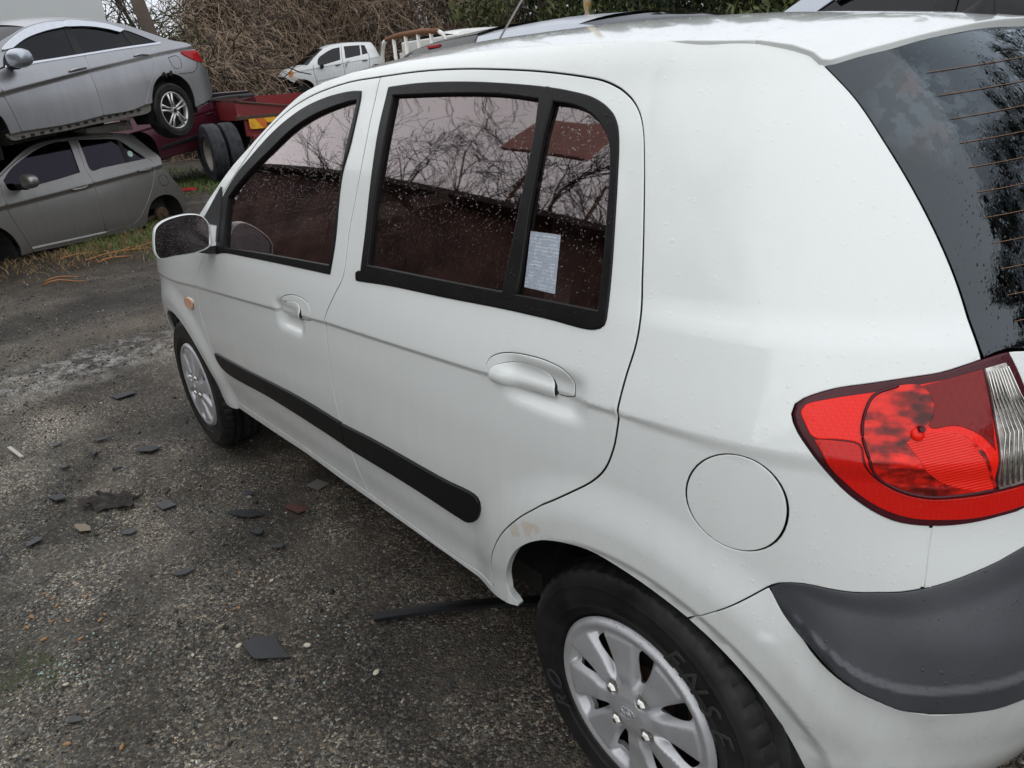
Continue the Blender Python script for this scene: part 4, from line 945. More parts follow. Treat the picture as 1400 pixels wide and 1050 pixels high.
# --- aerials
an=MB(); an.lathe([(.018,0),(.016,.012),(.006,.022),(.0,.024)],16,axis='Z',c=(1.22,0,1.497)); an.tube([(1.22,0,1.51),(.80,0,1.86)],[.0032,.0018],6); an.build('roof_aerial',simple('worn pale aerial',(.30,.29,.27),.5),CAR,smooth=True)
fn=MB(); V=[];F=[]
for i,(x,h) in enumerate(((-.108,0.004),(-.116,.010),(-.130,.022),(-.142,.034),(-.154,.037),(-.161,.018),(-.163,.004))):
    z0=float(roof_z(x,0))-.004; w=.016*(1-abs((x+.136)/.03)**2*.5)
    V+=[(x,w,z0),(x,w*.5,z0+h*.7),(x,0,z0+h),(x,-w*.5,z0+h*.7),(x,-w,z0)]
for i in range(6):
    for j in range(4): F.append((i*5+j,i*5+j+1,(i+1)*5+j+1,(i+1)*5+j))
F+=[(0,1,2,3,4),(34,33,32,31,30)]
fn.add(V,F); fn.build('fin_aerial',M['trim'],CAR,auto=.9)

class Side:
    """side skin of a background car: (x,z) -> point, car coordinates"""
    def __init__(S,zY,Y,xc,k,xr,xf,rr=.5,rf=.6,ar=.14,af=.12,cz=None):
        S.zY,S.Y,S.xc,S.k,S.xr,S.xf,S.rr,S.rf,S.ar,S.af,S.cz=zY,Y,xc,k,xr,xf,rr,rf,ar,af,cz
    def P(S,x,z):
        x=np.asarray(x,float);z=np.asarray(z,float);x,z=np.broadcast_arrays(x,z)
        y=interp(z,S.zY,S.Y)-S.k*(x-S.xc)**2
        y=y*(1-S.ar*np.clip((S.xr+S.rr-x)/S.rr,0,1.2)**3)*(1-S.af*np.clip((x-S.xf+S.rf)/S.rf,0,1.2)**3)
        if S.cz is not None:
            d=z-np.interp(x,*S.cz[:2]);y=y+S.cz[2]*np.where(d>0,np.exp(-np.abs(d)/.10),1-sstep(0,S.cz[3],-d))
        return np.stack([x,y,z],-1)
    def N(S,x,z,e=2e-3):
        a=S.P(x+e,z)-S.P(x-e,z);b=S.P(x,z+e)-S.P(x,z-e);n=np.cross(b,a);n/=np.linalg.norm(n,axis=-1,keepdims=True)+1e-12
        return n

# background cars: pose (x,y,z,yaw,pitch) and side skins
SV=Side([.15,.25,.45,.7,.9,1.0,1.1,1.25,1.4,1.5],[.84,.89,.905,.91,.895,.87,.81,.735,.66,.58],1.2,.012,-1.0,3.75,cz=([-1,0,1,2,3],[1.03,1.0,.95,.88,.8],.02,.05))
GY=Side([.1,.2,.4,.6,.8,.95,1.05,1.2,1.32,1.42],[.73,.765,.79,.795,.785,.755,.72,.665,.61,.54],1.1,.016,-.62,3.0,cz=([-.6,0,1,2,3],[.93,.88,.82,.76,.7],.02,.05))
WM=Side([.1,.2,.4,.6,.8,.95,1.05,1.2,1.35,1.5],[.72,.755,.78,.79,.785,.765,.73,.68,.61,.53],1.1,.016,-.6,3.0,cz=([-.6,0,1,2,3],[.93,.9,.86,.8,.75],.012,.03))
PK=Side([.2,.35,.6,.8,1.0,1.1,1.2,1.8],[.86,.90,.93,.935,.91,.89,.86,.70],1.5,.006,-1.3,4.3,cz=([-2,0,1,2,5],[.95,.95,.95,.95,.95],.015,.04))

BGP={'SV':(10.2424,-1.1238,1.0183,2.0769,-0.1047),'GY':(10.1305,-0.7575,-0.1600,2.0769,0.0000),'WM':(24.3935,-12.7844,1.4935,1.3963,-0.0524),'PK':(15.4596,-3.7616,0.3950,2.0769,-0.1222)}
BGD={
 'SV':{
  'body_top':[(1.872,1.277),(1.632,1.353),(1.438,1.408),(1.175,1.440),(0.927,1.445),(0.696,1.433),(0.460,1.404),(0.230,1.349),(0.080,1.302),(-0.061,1.243),(-0.239,1.169),(-0.392,1.106),(-0.634,1.038),(-0.701,0.968)],
  'body_rear':[(-0.701,0.968),(-0.730,0.904),(-0.734,0.803),(-0.822,0.679),(-0.824,0.539),(-0.811,0.431),(-0.736,0.370),(-0.609,0.341),(-0.378,0.301)],
  'arch':[(-0.378,0.301),(-0.397,0.442),(-0.365,0.583),(-0.251,0.694),(-0.095,0.746),(0.061,0.741),(0.201,0.674),(0.295,0.560),(0.336,0.467)],
  'sill':[(0.336,0.467),(0.462,0.464),(0.685,0.441),(1.091,0.456),(1.564,0.449),(2.114,0.477),(2.245,0.474)],
  'farch':[(2.245,0.474),(2.238,0.501),(2.244,0.586),(2.270,0.659),(2.357,0.715)],
  'under':[(0.336,0.467),(0.366,0.388),(0.780,0.376),(1.143,0.385),(1.592,0.392),(1.978,0.408),(2.228,0.422),(2.245,0.474)],
  'dlo':[(1.959,1.065),(1.520,1.069),(1.051,1.075),(0.413,1.085),(-0.156,1.093),None,(0.004,1.178),(0.198,1.267),(0.289,1.287),None,(0.449,1.319),(0.681,1.361),(0.981,1.383),(1.249,1.367),(1.523,1.315),(1.754,1.238),(1.897,1.155)],
  'visor_f':[(1.866,1.215),(1.625,1.326),(1.378,1.391),(1.124,1.415),(0.960,1.412),None,(0.999,1.364),None,(1.272,1.342),(1.541,1.293),(1.750,1.221),None],
  'visor_r':[(0.947,1.411),(0.653,1.389),(0.425,1.345),(0.234,1.274),None,(0.322,1.252),None,(0.468,1.299),(0.697,1.344),(0.989,1.364),None],
  'chrome':[(1.963,1.062),(1.524,1.065),(1.055,1.072),(0.418,1.081),(-0.165,1.080),None,(-0.186,1.097),None,(0.401,1.096),(1.040,1.086),(1.508,1.080),(1.947,1.077),None],
  'gap_f':[(2.123,0.975),(2.141,0.919),(2.149,0.850),(2.131,0.697),(2.114,0.477)],
  'gap_b':[(0.990,1.068),(1.056,0.923),(1.068,0.769),(1.072,0.614),(1.091,0.456)],
  'gap_r':[(0.022,1.090),(0.038,1.006),(0.094,0.900),(0.201,0.759),(0.330,0.621),(0.462,0.464)],
  'pillar':[(0.990,1.388),None,(0.909,1.382),None,(0.986,1.072),None,(1.093,1.072),None],
  'qdiv':[(0.271,1.294),None,(0.222,1.286),None,(0.184,1.085),None,(0.255,1.083),None],
  'handle_f':[(1.332,0.942),(1.307,0.950),(1.107,0.962),(1.098,0.950),(1.128,0.935),(1.318,0.925)],
  'handle_r':[(0.375,0.992),(0.329,1.003),(0.166,1.002),(0.152,0.984),(0.199,0.973),(0.355,0.974)],
  'flap':[(-0.165,0.922),None,(-0.333,0.919),None,(-0.335,0.801),None,(-0.194,0.803),None],
  'lamp':[(-0.415,0.955),(-0.541,0.957),(-0.699,0.951),None,(-0.728,0.901),(-0.734,0.803),None,(-0.578,0.857),(-0.456,0.918)],
  'bump_gap':[(-0.243,0.724),(-0.537,0.719),(-0.610,0.763),(-0.647,0.824)],
 },
 'GY':{
  'body_top':[(2.001,1.040),(1.949,1.062),(1.820,1.127),(1.661,1.208),(1.449,1.286),(1.227,1.314),(0.961,1.320),(0.736,1.319),(0.516,1.312),(0.251,1.293),(0.094,1.270),(0.034,1.189),(-0.051,1.082),(-0.138,0.971),(-0.102,0.867)],
  'body_rear':[(-0.102,0.867),(-0.226,0.695),(-0.344,0.551),(-0.385,0.399),(-0.366,0.287),(-0.293,0.233)],
  'arch':[(-0.293,0.233),(-0.271,0.336),(-0.204,0.444),(-0.091,0.510),(0.085,0.515),(0.230,0.454),(0.318,0.330),(0.351,0.225)],
  'sill':[(0.354,0.207),(0.679,0.184),(0.992,0.210),(1.304,0.206),(1.913,0.231),(2.051,0.224)],
  'farch':[(2.051,0.224),(2.042,0.292),(2.072,0.402),(2.120,0.485),(2.187,0.548),(2.287,0.586)],
  'fwin':[(1.751,0.890),(1.373,0.918),(1.080,0.950),None,(1.039,1.132),(1.005,1.285),None,(1.201,1.282),(1.398,1.243),(1.629,1.162),(1.831,1.072),(1.961,0.983),None,(1.950,0.889)],
  'rwin':[(0.929,0.953),(0.770,0.960),(0.089,0.986),None,(0.221,1.117),(0.335,1.225),(0.378,1.241),(0.877,1.284),None,(0.908,1.125)],
  'qdiv':[(0.358,1.238),None,(0.317,1.226),None,(0.334,0.979),None,(0.393,0.976),None],
  'gap_b':[(0.911,1.311),(0.959,1.122),(0.990,0.945),(0.969,0.772),(0.973,0.504),(0.992,0.210)],
  'gap_r':[(0.112,1.026),(0.039,0.964),(0.010,0.904),(0.079,0.753),(0.218,0.560),(0.398,0.376),(0.542,0.281),(0.764,0.272),(0.982,0.264)],
  'gap_f':[(2.013,0.946),(2.037,0.864),(2.047,0.680),(1.982,0.456),(1.913,0.231)],
  'scratch':[(1.921,0.272),None,(0.985,0.248),None,(0.983,0.259),None,(1.917,0.284),None],
  'handle_f':[(1.281,0.789),(1.251,0.800),(1.091,0.816),(1.065,0.804),(1.084,0.783),(1.251,0.768)],
  'handle_r':[(0.316,0.858),(0.271,0.874),(0.113,0.880),(0.091,0.864),(0.135,0.848),(0.282,0.836)],
  'flap':[(0.009,0.737),(-0.034,0.763),(-0.092,0.764),(-0.133,0.726),(-0.143,0.670),(-0.111,0.638),(-0.045,0.634),(0.003,0.673)],
  'sticker':[(0.305,1.082),(0.268,1.100),(0.241,1.088),(0.237,1.058),(0.263,1.034),(0.300,1.032),(0.318,1.054)],
 },
 'WM':{
  'body_top':[(2.859,0.629),(2.740,0.743),(2.582,0.829),(2.311,0.889),(2.072,0.932),(1.778,1.133),(1.367,1.371),(1.044,1.447),(0.669,1.472),(0.244,1.464),(-0.401,1.414)],
  'body_rear':[(-0.401,1.414),(-0.498,1.234),(-0.565,1.037),(-0.658,0.808),(-0.674,0.622),(-0.605,0.363)],
  'bot':[(-0.605,0.363),(-0.321,0.342),(0.380,0.325),(1.369,0.322),(1.993,0.234)],
  'arch':[(1.993,0.234),(2.010,0.340),(2.160,0.468),(2.348,0.525),(2.515,0.526),(2.630,0.448)],
  'nose':[(2.630,0.448),(2.762,0.533),(2.859,0.629)],
  'fwin':[(1.704,0.903),(1.646,1.080),(1.360,1.236),(1.053,1.339),(0.788,1.367),None,(0.898,0.974),None],
  'rwin':[(0.632,1.380),None,(0.038,1.363),(-0.127,1.342),None,(-0.157,1.082),None,(0.089,1.052),(0.703,0.994),None],
  'qdiv':[(0.051,1.364),None,(0.012,1.360),None,(0.068,1.057),None,(0.126,1.048),None],
  'lamp':[(2.755,0.668),(2.711,0.764),(2.626,0.811),(2.593,0.773),(2.645,0.678),(2.728,0.631)],
  'gap_f':[(1.877,0.910),(1.901,0.661),(1.875,0.439),(1.872,0.266)],
  'gap_b':[(0.713,1.421),(0.829,0.960),(0.837,0.541),(0.865,0.334)],
  'gap_r':[(-0.165,1.096),(-0.154,0.905),(-0.079,0.630),(0.102,0.341)],
  'hole_r':[(-0.169,0.454),(-0.212,0.663),(-0.353,0.708),(-0.518,0.669),(-0.566,0.582),(-0.515,0.443)],
  'mould':[(1.848,0.448),None,(1.416,0.479),(0.881,0.523),None,(0.890,0.477),None,(1.423,0.445),(1.845,0.401),None],
  'handle_f':[(1.132,0.806),None,(0.930,0.826),None,(0.938,0.795),None,(1.087,0.778),None],
  'handle_r':[(0.130,0.857),None,(-0.063,0.858),None,(-0.024,0.815),None,(0.084,0.821),None],
  'dent':[(0.722,0.878),None,(0.559,0.932),None,(0.679,0.594),None,(0.808,0.550),None],
 },
 'PK':{
  'body_top':[(2.859,1.109),(2.601,1.102),(2.348,1.099),(2.005,1.061),(1.641,1.052),(1.195,1.050),(0.860,1.053),(0.443,1.067)],
  'front_low':[(0.443,1.067),(0.451,0.911),(0.438,0.759),(0.500,0.540),(0.632,0.322)],
  'low':[(0.632,0.322),(0.844,0.329),(1.708,0.370),(2.068,0.393)],
  'farch':[(2.068,0.393),(2.080,0.652),(2.154,0.818),(2.302,0.912),(2.495,0.936),(2.763,0.899),(2.892,0.809)],
  'nose':[(2.892,0.809),(3.046,0.809),(3.015,0.978),(2.859,1.109)],
  'bed_top':[(0.406,1.078),(0.067,1.063),(-0.398,1.020),(-0.847,0.973),(-0.898,0.863)],
  'bed_low':[(-0.898,0.863),(-0.818,0.588),(-0.707,0.406),(-0.504,0.403)],
  'bed_arch':[(-0.504,0.403),(-0.527,0.615),(-0.412,0.743),(-0.249,0.801),(-0.071,0.820),(0.094,0.761),(0.203,0.617),(0.255,0.406)],
  'bed_bot':[(0.255,0.406),(0.567,0.404)],
  'bed_front':[(0.567,0.404),(0.480,0.591),(0.447,0.788),(0.447,0.936),(0.406,1.078)],
  'mould':[(2.003,0.549),None,(1.457,0.553),(0.775,0.551),None,(0.756,0.597),None,(1.437,0.601),(1.984,0.595),None],
  'handle':[(0.678,0.886),(0.603,0.905),(0.486,0.890),(0.489,0.850),(0.564,0.831),(0.663,0.843)],
 },
}
# ================================================================ scrapyard vehicles behind
def metal_paint(name,col,metal=.5,rough=.35,dust=.4,dcol=(.11,.095,.08)):
    t=NT(name); co=t.co(); xyz=t.n('SeparateXYZ'); t.l(co,xyz.inputs[0])
    mp=t.n('Mapping'); mp.inputs['Scale'].default_value=(7,7,1.2); t.l(co,mp.inputs['Vector']); st=t.noise(1,5,.65,vec=mp.outputs[0])
    low=t.n('MapRange',i_From_Min=.9,i_From_Max=.2); t.l(xyz.outputs[2],low.inputs[0])
    f=t.math('MULTIPLY',t.math('MULTIPLY_ADD',low.outputs[0],.6,.25),t.ramp(st,[(.35,0.),(.75,1.)])); f=t.math('MULTIPLY',f,dust)
    c=t.mix(f,col,dcol); t.set(Base_Color=c,Metallic=metal,Roughness=t.math('MULTIPLY_ADD',f,.6,rough),Coat_Weight=.5,Coat_Roughness=.12,Coat_Normal=t.bump(drops(t,40,.4,.2),.25,.003)); return t.m
M['silver']=metal_paint('grey metallic paint',(.38,.38,.395),.85,.30,.35)
M['greige']=metal_paint('dusty bronze grey paint',(.27,.262,.25),.75,.36,.6,(.12,.11,.10))
M['maroon']=metal_paint('maroon paint',(.075,.012,.025),.25,.3,.45,(.05,.03,.03))
M['darksuv']=metal_paint('wet charcoal paint',(.055,.058,.068),.5,.3,.3)
M['lsilver']=metal_paint('light silver paint',(.36,.39,.44),.55,.3,.2)
M['truckwhite']=metal_paint('old white truck paint',(.66,.66,.63),0,.4,.5,(.35,.28,.2))
M['chromeb']=simple('bright trim',(.72,.74,.78),.18,.9,.1,20)
M['redpaint']=metal_paint('faded red steel paint',(.20,.014,.016),.1,.5,.8,(.05,.022,.016))
M['rust']=simple('rust',(.17,.075,.035),.85,.1,.6,18,.5,60)
M['rustbrown']=simple('rusty brown steel',(.085,.045,.032),.8,.2,.6,14,.4,50)
M['tail']=red_lens('sedan tail lamp lens',(.42,.008,.012),60)
M['steelrim']=simple('pale wheel steel',(.33,.31,.27),.6,.3,.4,12)
for k_ in ('silver','greige','maroon','darksuv','lsilver','truckwhite'): M[k_]['joint']=2
M['white_bg']['joint']=2
BODYP=[M[k_] for k_ in ('silver','greige','maroon','darksuv','lsilver','truckwhite','white_bg')]
def place_car(key,name,label,cat,group=None):
    x,y,z,yw,pt=BGP[key]; r=empty(name,(x,y,z)); r.rotation_euler=(Matrix.Rotation(yw,3,'Z')@Matrix.Rotation(-pt,3,'Y')).to_euler(); return tag(r,label,cat,group)
def bgpanel(name,spec,mat,root,sk,holes=(),two=True,off=0,gap=.005,grid=.05,lip=.03,rnd=.004,step=.03,**k):
    if sk.cz is not None and grid>.03 and 'extra' not in k and mat in BODYP:
        lo,hi=sk.xr,sk.xf; k['extra']=[(x,float(np.interp(x,*sk.cz[:2]))+dd) for x in np.arange(lo,hi,.03) for dd in (.03,.015,0,-.012,-.025,-.04,-.06)]
    g=skin_geo((sk.P,sk.N),curve(spec,step),[curve(h,step) for h in holes],gap=gap,grid=grid,lip=lip,rnd=rnd,off=off,**k)
    o=put(name,g,mat,root)
    if two: put(name,mirrored(g),mat,root)
    return o
def bghull(name,outl,sk,mat,root,crown=.05,bulge=(0,0),drop=.004,n=8,p=2.2):
    L=catmull(np.array(outl,float),.05,False); P=sk.P(L[:,0],L[:,1]); V=[];F=[];k=2*n+1
    for q in P:
        for u in np.linspace(-1,1,k):
            w=1-abs(u)**p; V.append((q[0]+bulge[0]*w,q[1]*-u*.998,q[2]-drop+crown*w+bulge[1]*w))
    for i in range(len(P)-1):
        for j in range(k-1): F.append((i*k+j,(i+1)*k+j,(i+1)*k+j+1,i*k+j+1))
    mb=MB(); mb.add(V,F); return mb.build(name,mat,root,smooth=True)
def line_tube(name,pts,sk,root,mat,r=.004,off=.0,parent=None):
    L=catmull(np.array(pts,float),.04,False); P=sk.P(L[:,0],L[:,1])+sk.N(L[:,0],L[:,1])*off
    return MB().tube([tuple(p) for p in P],r,5).build(name,mat,parent or root,smooth=True)
def handle_bar(name,pts,sk,root,mat,parent):
    c=np.array(pts,float); x0,x1=c[:,0].min(),c[:,0].max(); zc=lambda x:np.interp(x,[x0,x1],[c[c[:,0].argmin(),1],c[c[:,0].argmax(),1]])
    m=MB(); xs=np.linspace(x0,x1,7); P=[sk.P(x,zc(x))+sk.N(x,zc(x))*(.032*math.sin(math.pi*min(1,max(0,(x-x0)/(x1-x0))))**.5+.002) for x in xs]
    m.tube([tuple(p) for p in P],[.010,.013,.015,.015,.015,.013,.010],8); o=m.build(name,mat,parent,smooth=True)
    return o
def cut_at(edge,fn): return [p for p in edge if p is not None and fn(p)]
# ---------------- grey sedan, raised on the car below
d=BGD['SV']; R_=place_car('SV','grey_sedan','grey sedan with chrome window trim stacked on top of the bronze grey hatchback','car')
belt=[(1.959,1.065),(1.520,1.069),(1.0,1.0755),(.413,1.085),(.022,1.090)]
gf=d['gap_f'];gb=[(1.0,1.0755)]+d['gap_b'][1:];gr=[(.022,1.090)]+d['gap_r'][1:];sl=d['sill']
front=joined([(2.08,1.045)]+gf,[gf[-1],sl[-1]],[sl[-1]]+d['farch'][1:-1]+[(2.40,.735),(2.62,.80),(2.85,.79),(3.05,.70),(3.16,.55),(3.18,.40)],[(3.18,.40),(3.72,.38)],[(3.72,.38),(3.78,.62),(3.70,.80)],[(3.70,.80),(3.3,.93),(2.8,1.01),(2.4,1.06),(2.2,1.10)],[(2.2,1.10),(2.08,1.045)])
bgpanel('front_wing',front,M['silver'],R_,SV)
dfo=bgpanel('front_door',joined([(2.08,1.045),(1.959,1.065),(1.52,1.069),(1.0,1.0755)],gb,[gb[-1],(1.564,.449),(2.114,.477)],rev(gf),[gf[0],(2.08,1.045)]),M['silver'],R_,SV)
dre=bgpanel('rear_door',joined([(1.0,1.0755),(.413,1.085),(.022,1.09)],gr,[gr[-1],(.685,.441),(1.091,.456)],rev(gb)),M['silver'],R_,SV)
roofl=[(2.2,1.10),(2.05,1.19)]+d['body_top']
dl=d['dlo']; top=[(-.156,1.093),(.004,1.178),(.198,1.267),(.289,1.287),(.449,1.319),(.681,1.361),(.981,1.383),(1.249,1.367),(1.523,1.315),(1.754,1.238),(1.897,1.155),(1.97,1.075)]
q=joined(roofl,d['body_rear'],d['arch'],[d['arch'][-1],sl[1]],rev(gr),[(.022,1.09),(-.156,1.093)],top,[top[-1],(2.08,1.045)],[(2.08,1.045),(2.2,1.10)])
qs=bgpanel('body_side',q,M['silver'],R_,SV)
wn=bgpanel('side_window',joined(belt+[(-.156,1.093)],top,[top[-1],belt[0]]),M['glass_bg'],R_,SV,off=-.010,gap=-.004,lip=0)
bgpanel('window_pillar',d['pillar'],M['trim'],R_,SV,off=-.004,gap=0,lip=.01); bgpanel('window_pillar',d['qdiv'],M['trim'],R_,SV,off=-.004,gap=0,lip=.01)
bgpanel('belt_trim',d['chrome'],M['chromeb'],R_,SV,off=.008,gap=0,lip=.014,rnd=.004)
for k in ('visor_f','visor_r'): bgpanel('rain_visor',d[k],M['chromeb'],R_,SV,off=.022,gap=0,lip=.02,rnd=.004)
handle_bar('door_handle',d['handle_f'],SV,R_,M['silver'],dfo); handle_bar('door_handle',d['handle_r'],SV,R_,M['silver'],dre)
bgpanel('tail_lamp',d['lamp'],M['tail'],R_,SV,off=.012,gap=0,lip=.03,rnd=.006)
line_tube('fuel_flap_line',[p for p in d['flap'] if p]+[d['flap'][0]],SV,R_,M['trim'],.0035,.0,qs)
line_tube('bumper_joint',d['bump_gap'],SV,R_,M['trim'],.004,.0,qs)
# torn arch edge
te=MB()
for x in np.linspace(-.12,.05,9): te.box(tuple(SV.P(x,.745+.012*math.sin(x*90))+np.array((0,.004,0))),(.024,.012,.03+.02*math.cos(x*60)),bev=.004)
te.build('torn_arch_edge',M['dark'],qs)
bghull('roof',d['body_top'][2:9],SV,M['silver'],R_,.06); bghull('windscreen',[(2.2,1.10),(2.05,1.19),(1.872,1.277),(1.632,1.353),(1.438,1.408)],SV,M['glass_bg'],R_,.05,(.22,0))
bghull('rear_screen',d['body_top'][8:12],SV,M['glass_bg'],R_,.045,(-.10,0)); bghull('boot_lid',d['body_top'][11:]+d['body_rear'][1:3],SV,M['silver'],R_,.03,(-.16,0))
bghull('bonnet',[(3.70,.80),(3.3,.93),(2.8,1.01),(2.4,1.06),(2.2,1.10)],SV,M['silver'],R_,.06); bghull('rear_bumper',d['body_rear'][2:8],SV,M['silver'],R_,.0,(-.20,0)); bghull('front_bumper',[(3.72,.38),(3.78,.62),(3.70,.80)],SV,M['silver'],R_,0,(.18,0))
un=d['under']; us=[p for p in un]
sp=bgpanel('sill_flange',joined(un[:-1]+[un[-1]],rev(sl)),simple('corroded sill metal',(.20,.19,.17),.7,.3,.7,22,.6,40),R_,SV,off=-.035,gap=0,lip=.03)
m=MB()
for i,x in enumerate(np.linspace(.55,2.1,15)): m.box(tuple(SV.P(x,.425)+np.array((0,-.030,0))),(.035,.02,.022),bev=.003)
m.build('sill_clip',M['dark'],sp)['kind']='stuff'
m=MB(); m.box((1.35,0,.44),(1.75,1.60,.14)); m.box((0,0,.60),(1.0,1.05,.2)); m.box((-.6,0,.5),(.4,1.2,.25)); m.box((3.3,0,.5),(.6,1.2,.2)); m.box((2.7,0,.6),(.9,1.1,.2)); m.build('underbody',M['dark'],R_)
m=MB(); m.box((1.0,0,.75),(2.3,1.45,.5)); m.box((.35,0,1.0),(.15,1.2,.45)); m.box((1.35,.35,1.0),(.14,.45,.5)); m.box((1.35,-.35,1.0),(.14,.45,.5)); m.build('cabin',M['dark'],R_)
def arch_cup(root,cx,cz,R,y,depth=.3):
    m=MB(); A=np.linspace(math.radians(-20),math.radians(200),22); V=[];F=[]
    for a in A:
        for yy in (y,y-depth): V.append((cx+R*math.cos(a),yy,cz+R*math.sin(a)))
    for i in range(21): F.append((2*i,2*i+1,2*i+3,2*i+2))
    V.append((cx,y-depth,cz)); c=len(V)-1
    for i in range(21): F.append((2*i+1,c,2*i+3))
    return m.add(V,F).build('arch_liner',M['dark'],root,smooth=True)
arch_cup(R_,-.02,.37,.40,.86); arch_cup(R_,2.78,.40,.40,.88)
def alloy(parent,R,y,n=5):
    m=MB(); m.lathe([(R,-.05),(R,.0),(R-.012,.006),(R-.022,-.004),(R-.03,-.05)],48)
    for k in range(n):
        for s in (-.16,.16):
            a=2*math.pi*k/n+.3; m.tube([(.045*math.cos(a+s*2.2),.0,.045*math.sin(a+s*2.2)),(.11*math.cos(a+s*1.1),-.012,.11*math.sin(a+s*1.1)),((R-.02)*math.cos(a+s),-.006,(R-.02)*math.sin(a+s))],[.015,.013,.017],6)
    m.lathe([(.055,-.02),(.055,-.004),(.03,.004),(.0,.005)],20)
    o=m.build('alloy_rim',simple('bright alloy',(.62,.62,.60),.3,.8,.12,30),parent,smooth=True); o.location=(0,y,0)
    c=MB().lathe([(.027,.0),(.024,.006),(.0,.007)],16); cc=c.build('hub_cap',M['trim'],parent,smooth=True); cc.location=(0,y+.003,0)
    b=MB().lathe([(0,0),(R-.03,0)],32); bb=b.build('brake_disc',M['dark'],parent); bb.location=(0,y-.07,0)
    return o
for cx,sd in ((0,1),(2.795,1),(0,-1),(2.795,-1)):
    w=make_tyre('tyre',.328,.205,.218,R_,(cx,sd*.79,.33),M['tyre'],n=72,toe=0 if sd>0 else math.pi); alloy(w,.222,.085)
def bg_mirror(root,c,d,mat,sd=1):
    bm=bmesh.new(); bmesh.ops.create_icosphere(bm,subdivisions=3,radius=1)
    V=[]
    for v in bm.verts:
        x,y,z=v.co; s=lambda t:math.copysign(abs(t)**.75,t); x,y,z=s(x),s(y),s(z)
        if x<-.45: x=-.45
        z*=1-.25*max(0,y*sd*1.0)
        V.append((c[0]+x*d[0],sd*(c[1])+y*d[1],c[2]+z*d[2]))
    bm.verts.index_update(); F=[[v.index for v in f.verts] for f in bm.faces]; bm.free()
    m=MB().add(V,F); o=m.build('door_mirror',mat,root,smooth=True)
    MB().tube([(c[0]+.02,sd*(c[1]-.2),c[2]-d[2]*.7),(c[0]+.01,sd*(c[1]-.05),c[2]-d[2]*.75)],.03,8).build('mirror_foot',M['trim'],o,smooth=True)
    return o
bg_mirror(R_,(1.90,1.0,1.13),(.10,.13,.09),M['lsilver']); bg_mirror(R_,(1.90,1.0,1.13),(.10,.12,.085),M['silver'],-1)
# ---------------- bronze grey hatchback without wheels, under the sedan
d=BGD['GY']; R_=place_car('GY','grey_hatchback','dusty bronze grey hatchback without wheels sitting on the ground under the grey sedan','car')
gf,gb,gr,sl=d['gap_f'],d['gap_b'],d['gap_r'],d['sill']
topf=[(.911,1.300),(1.2,1.296),(1.42,1.266),(1.64,1.185),(1.84,1.095),(2.01,1.005)]
topr=[(.911,1.300),(.6,1.294),(.36,1.268),(.25,1.19),(.112,1.026)]
grr=gr[:-1]+[gr[-1]]
fdoor=bgpanel('front_door',joined(gb[:1]+gb[1:],[gb[-1],sl[3],sl[4]],rev(gf),[gf[0],(2.01,1.005)],rev(topf)) if False else joined([topf[0]]+gb[1:],[gb[-1],sl[3],gf[-1]],rev(gf),[gf[0],topf[-1]],rev(topf)),M['greige'],R_,GY,holes=[d['fwin']])
rdoor=bgpanel('rear_door',joined(rev(topr),[topr[0]]+gb[1:5]+[(.982,.264)],rev(gr)),M['greige'],R_,GY,holes=[d['rwin']])
q=joined(d['body_top'][1:],d['body_rear'],d['arch'],[d['arch'][-1],sl[0]],[sl[0],sl[1],sl[2]],[sl[2],(.982,.264)],rev(gr),rev(topr),topf,[topf[-1],(2.06,1.02)])
qs=bgpanel('body_side',q,M['greige'],R_,GY)
fw=joined([topf[-1]]+gf,[gf[-1],sl[-1]],[sl[-1]]+d['farch'][1:]+[(2.40,.605),(2.58,.57),(2.70,.45),(2.74,.25)],[(2.74,.25),(3.05,.25)],[(3.05,.25),(3.1,.5),(3.0,.72)],[(3.0,.72),(2.7,.86),(2.4,.95),(2.06,1.02)])
bgpanel('front_wing',fw,M['greige'],R_,GY)
for k,dd in (('fwin',fdoor),('rwin',rdoor)): bgpanel('window_glass',d[k],M['glass_purple'],dd,GY,off=-.012,gap=-.005,lip=0,two=False)
for k in ('fwin','rwin'): bgpanel('side_window',d[k],M['glass_bg'],R_,type('MS',(),{'cz':None,'P':lambda s,x,z:GY.P(x,z)*np.array([1,-1,1]),'N':lambda s,x,z:GY.N(x,z)*np.array([1,-1,1])})(),off=-.012,gap=-.005,lip=0,two=False)
bgpanel('window_divider',d['qdiv'],M['trim'],rdoor,GY,off=-.006,gap=0,lip=.01,two=False)
bgpanel('window_sticker',d['sticker'],simple('pale green sticker',(.45,.62,.55),.6),rdoor,GY,off=-.008,gap=0,lip=0,two=False,step=.01)
bgpanel('sill_strip',d['scratch'],simple('scuffed pale edge',(.42,.41,.39),.6,0,.4,40),qs,GY,off=.006,gap=0,lip=.008,two=False)
handle_bar('door_handle',d['handle_f'],GY,R_,M['greige'],fdoor); handle_bar('door_handle',d['handle_r'],GY,R_,M['greige'],rdoor)
line_tube('fuel_flap_line',d['flap']+[d['flap'][0]],GY,R_,M['dark'],.0035,0,qs)
bghull('roof',d['body_top'][4:10],GY,M['greige'],R_,.05); bghull('windscreen',[(2.4,.95),(2.06,1.02),(1.949,1.062),(1.820,1.127),(1.661,1.208),(1.449,1.286)],GY,M['glass_bg'],R_,.04,(.2,0))
bghull('tailgate',d['body_top'][9:]+d['body_rear'][1:3],GY,M['greige'],R_,.02,(-.16,0)); bghull('rear_bumper',d['body_rear'][2:],GY,M['greige'],R_,0,(-.2,0)); bghull('bonnet',[(3.0,.72),(2.7,.86),(2.4,.95)],GY,M['greige'],R_,.06); bghull('front_bumper',[(3.05,.25),(3.1,.5),(3.0,.72)],GY,M['greige'],R_,0,(.2,0))
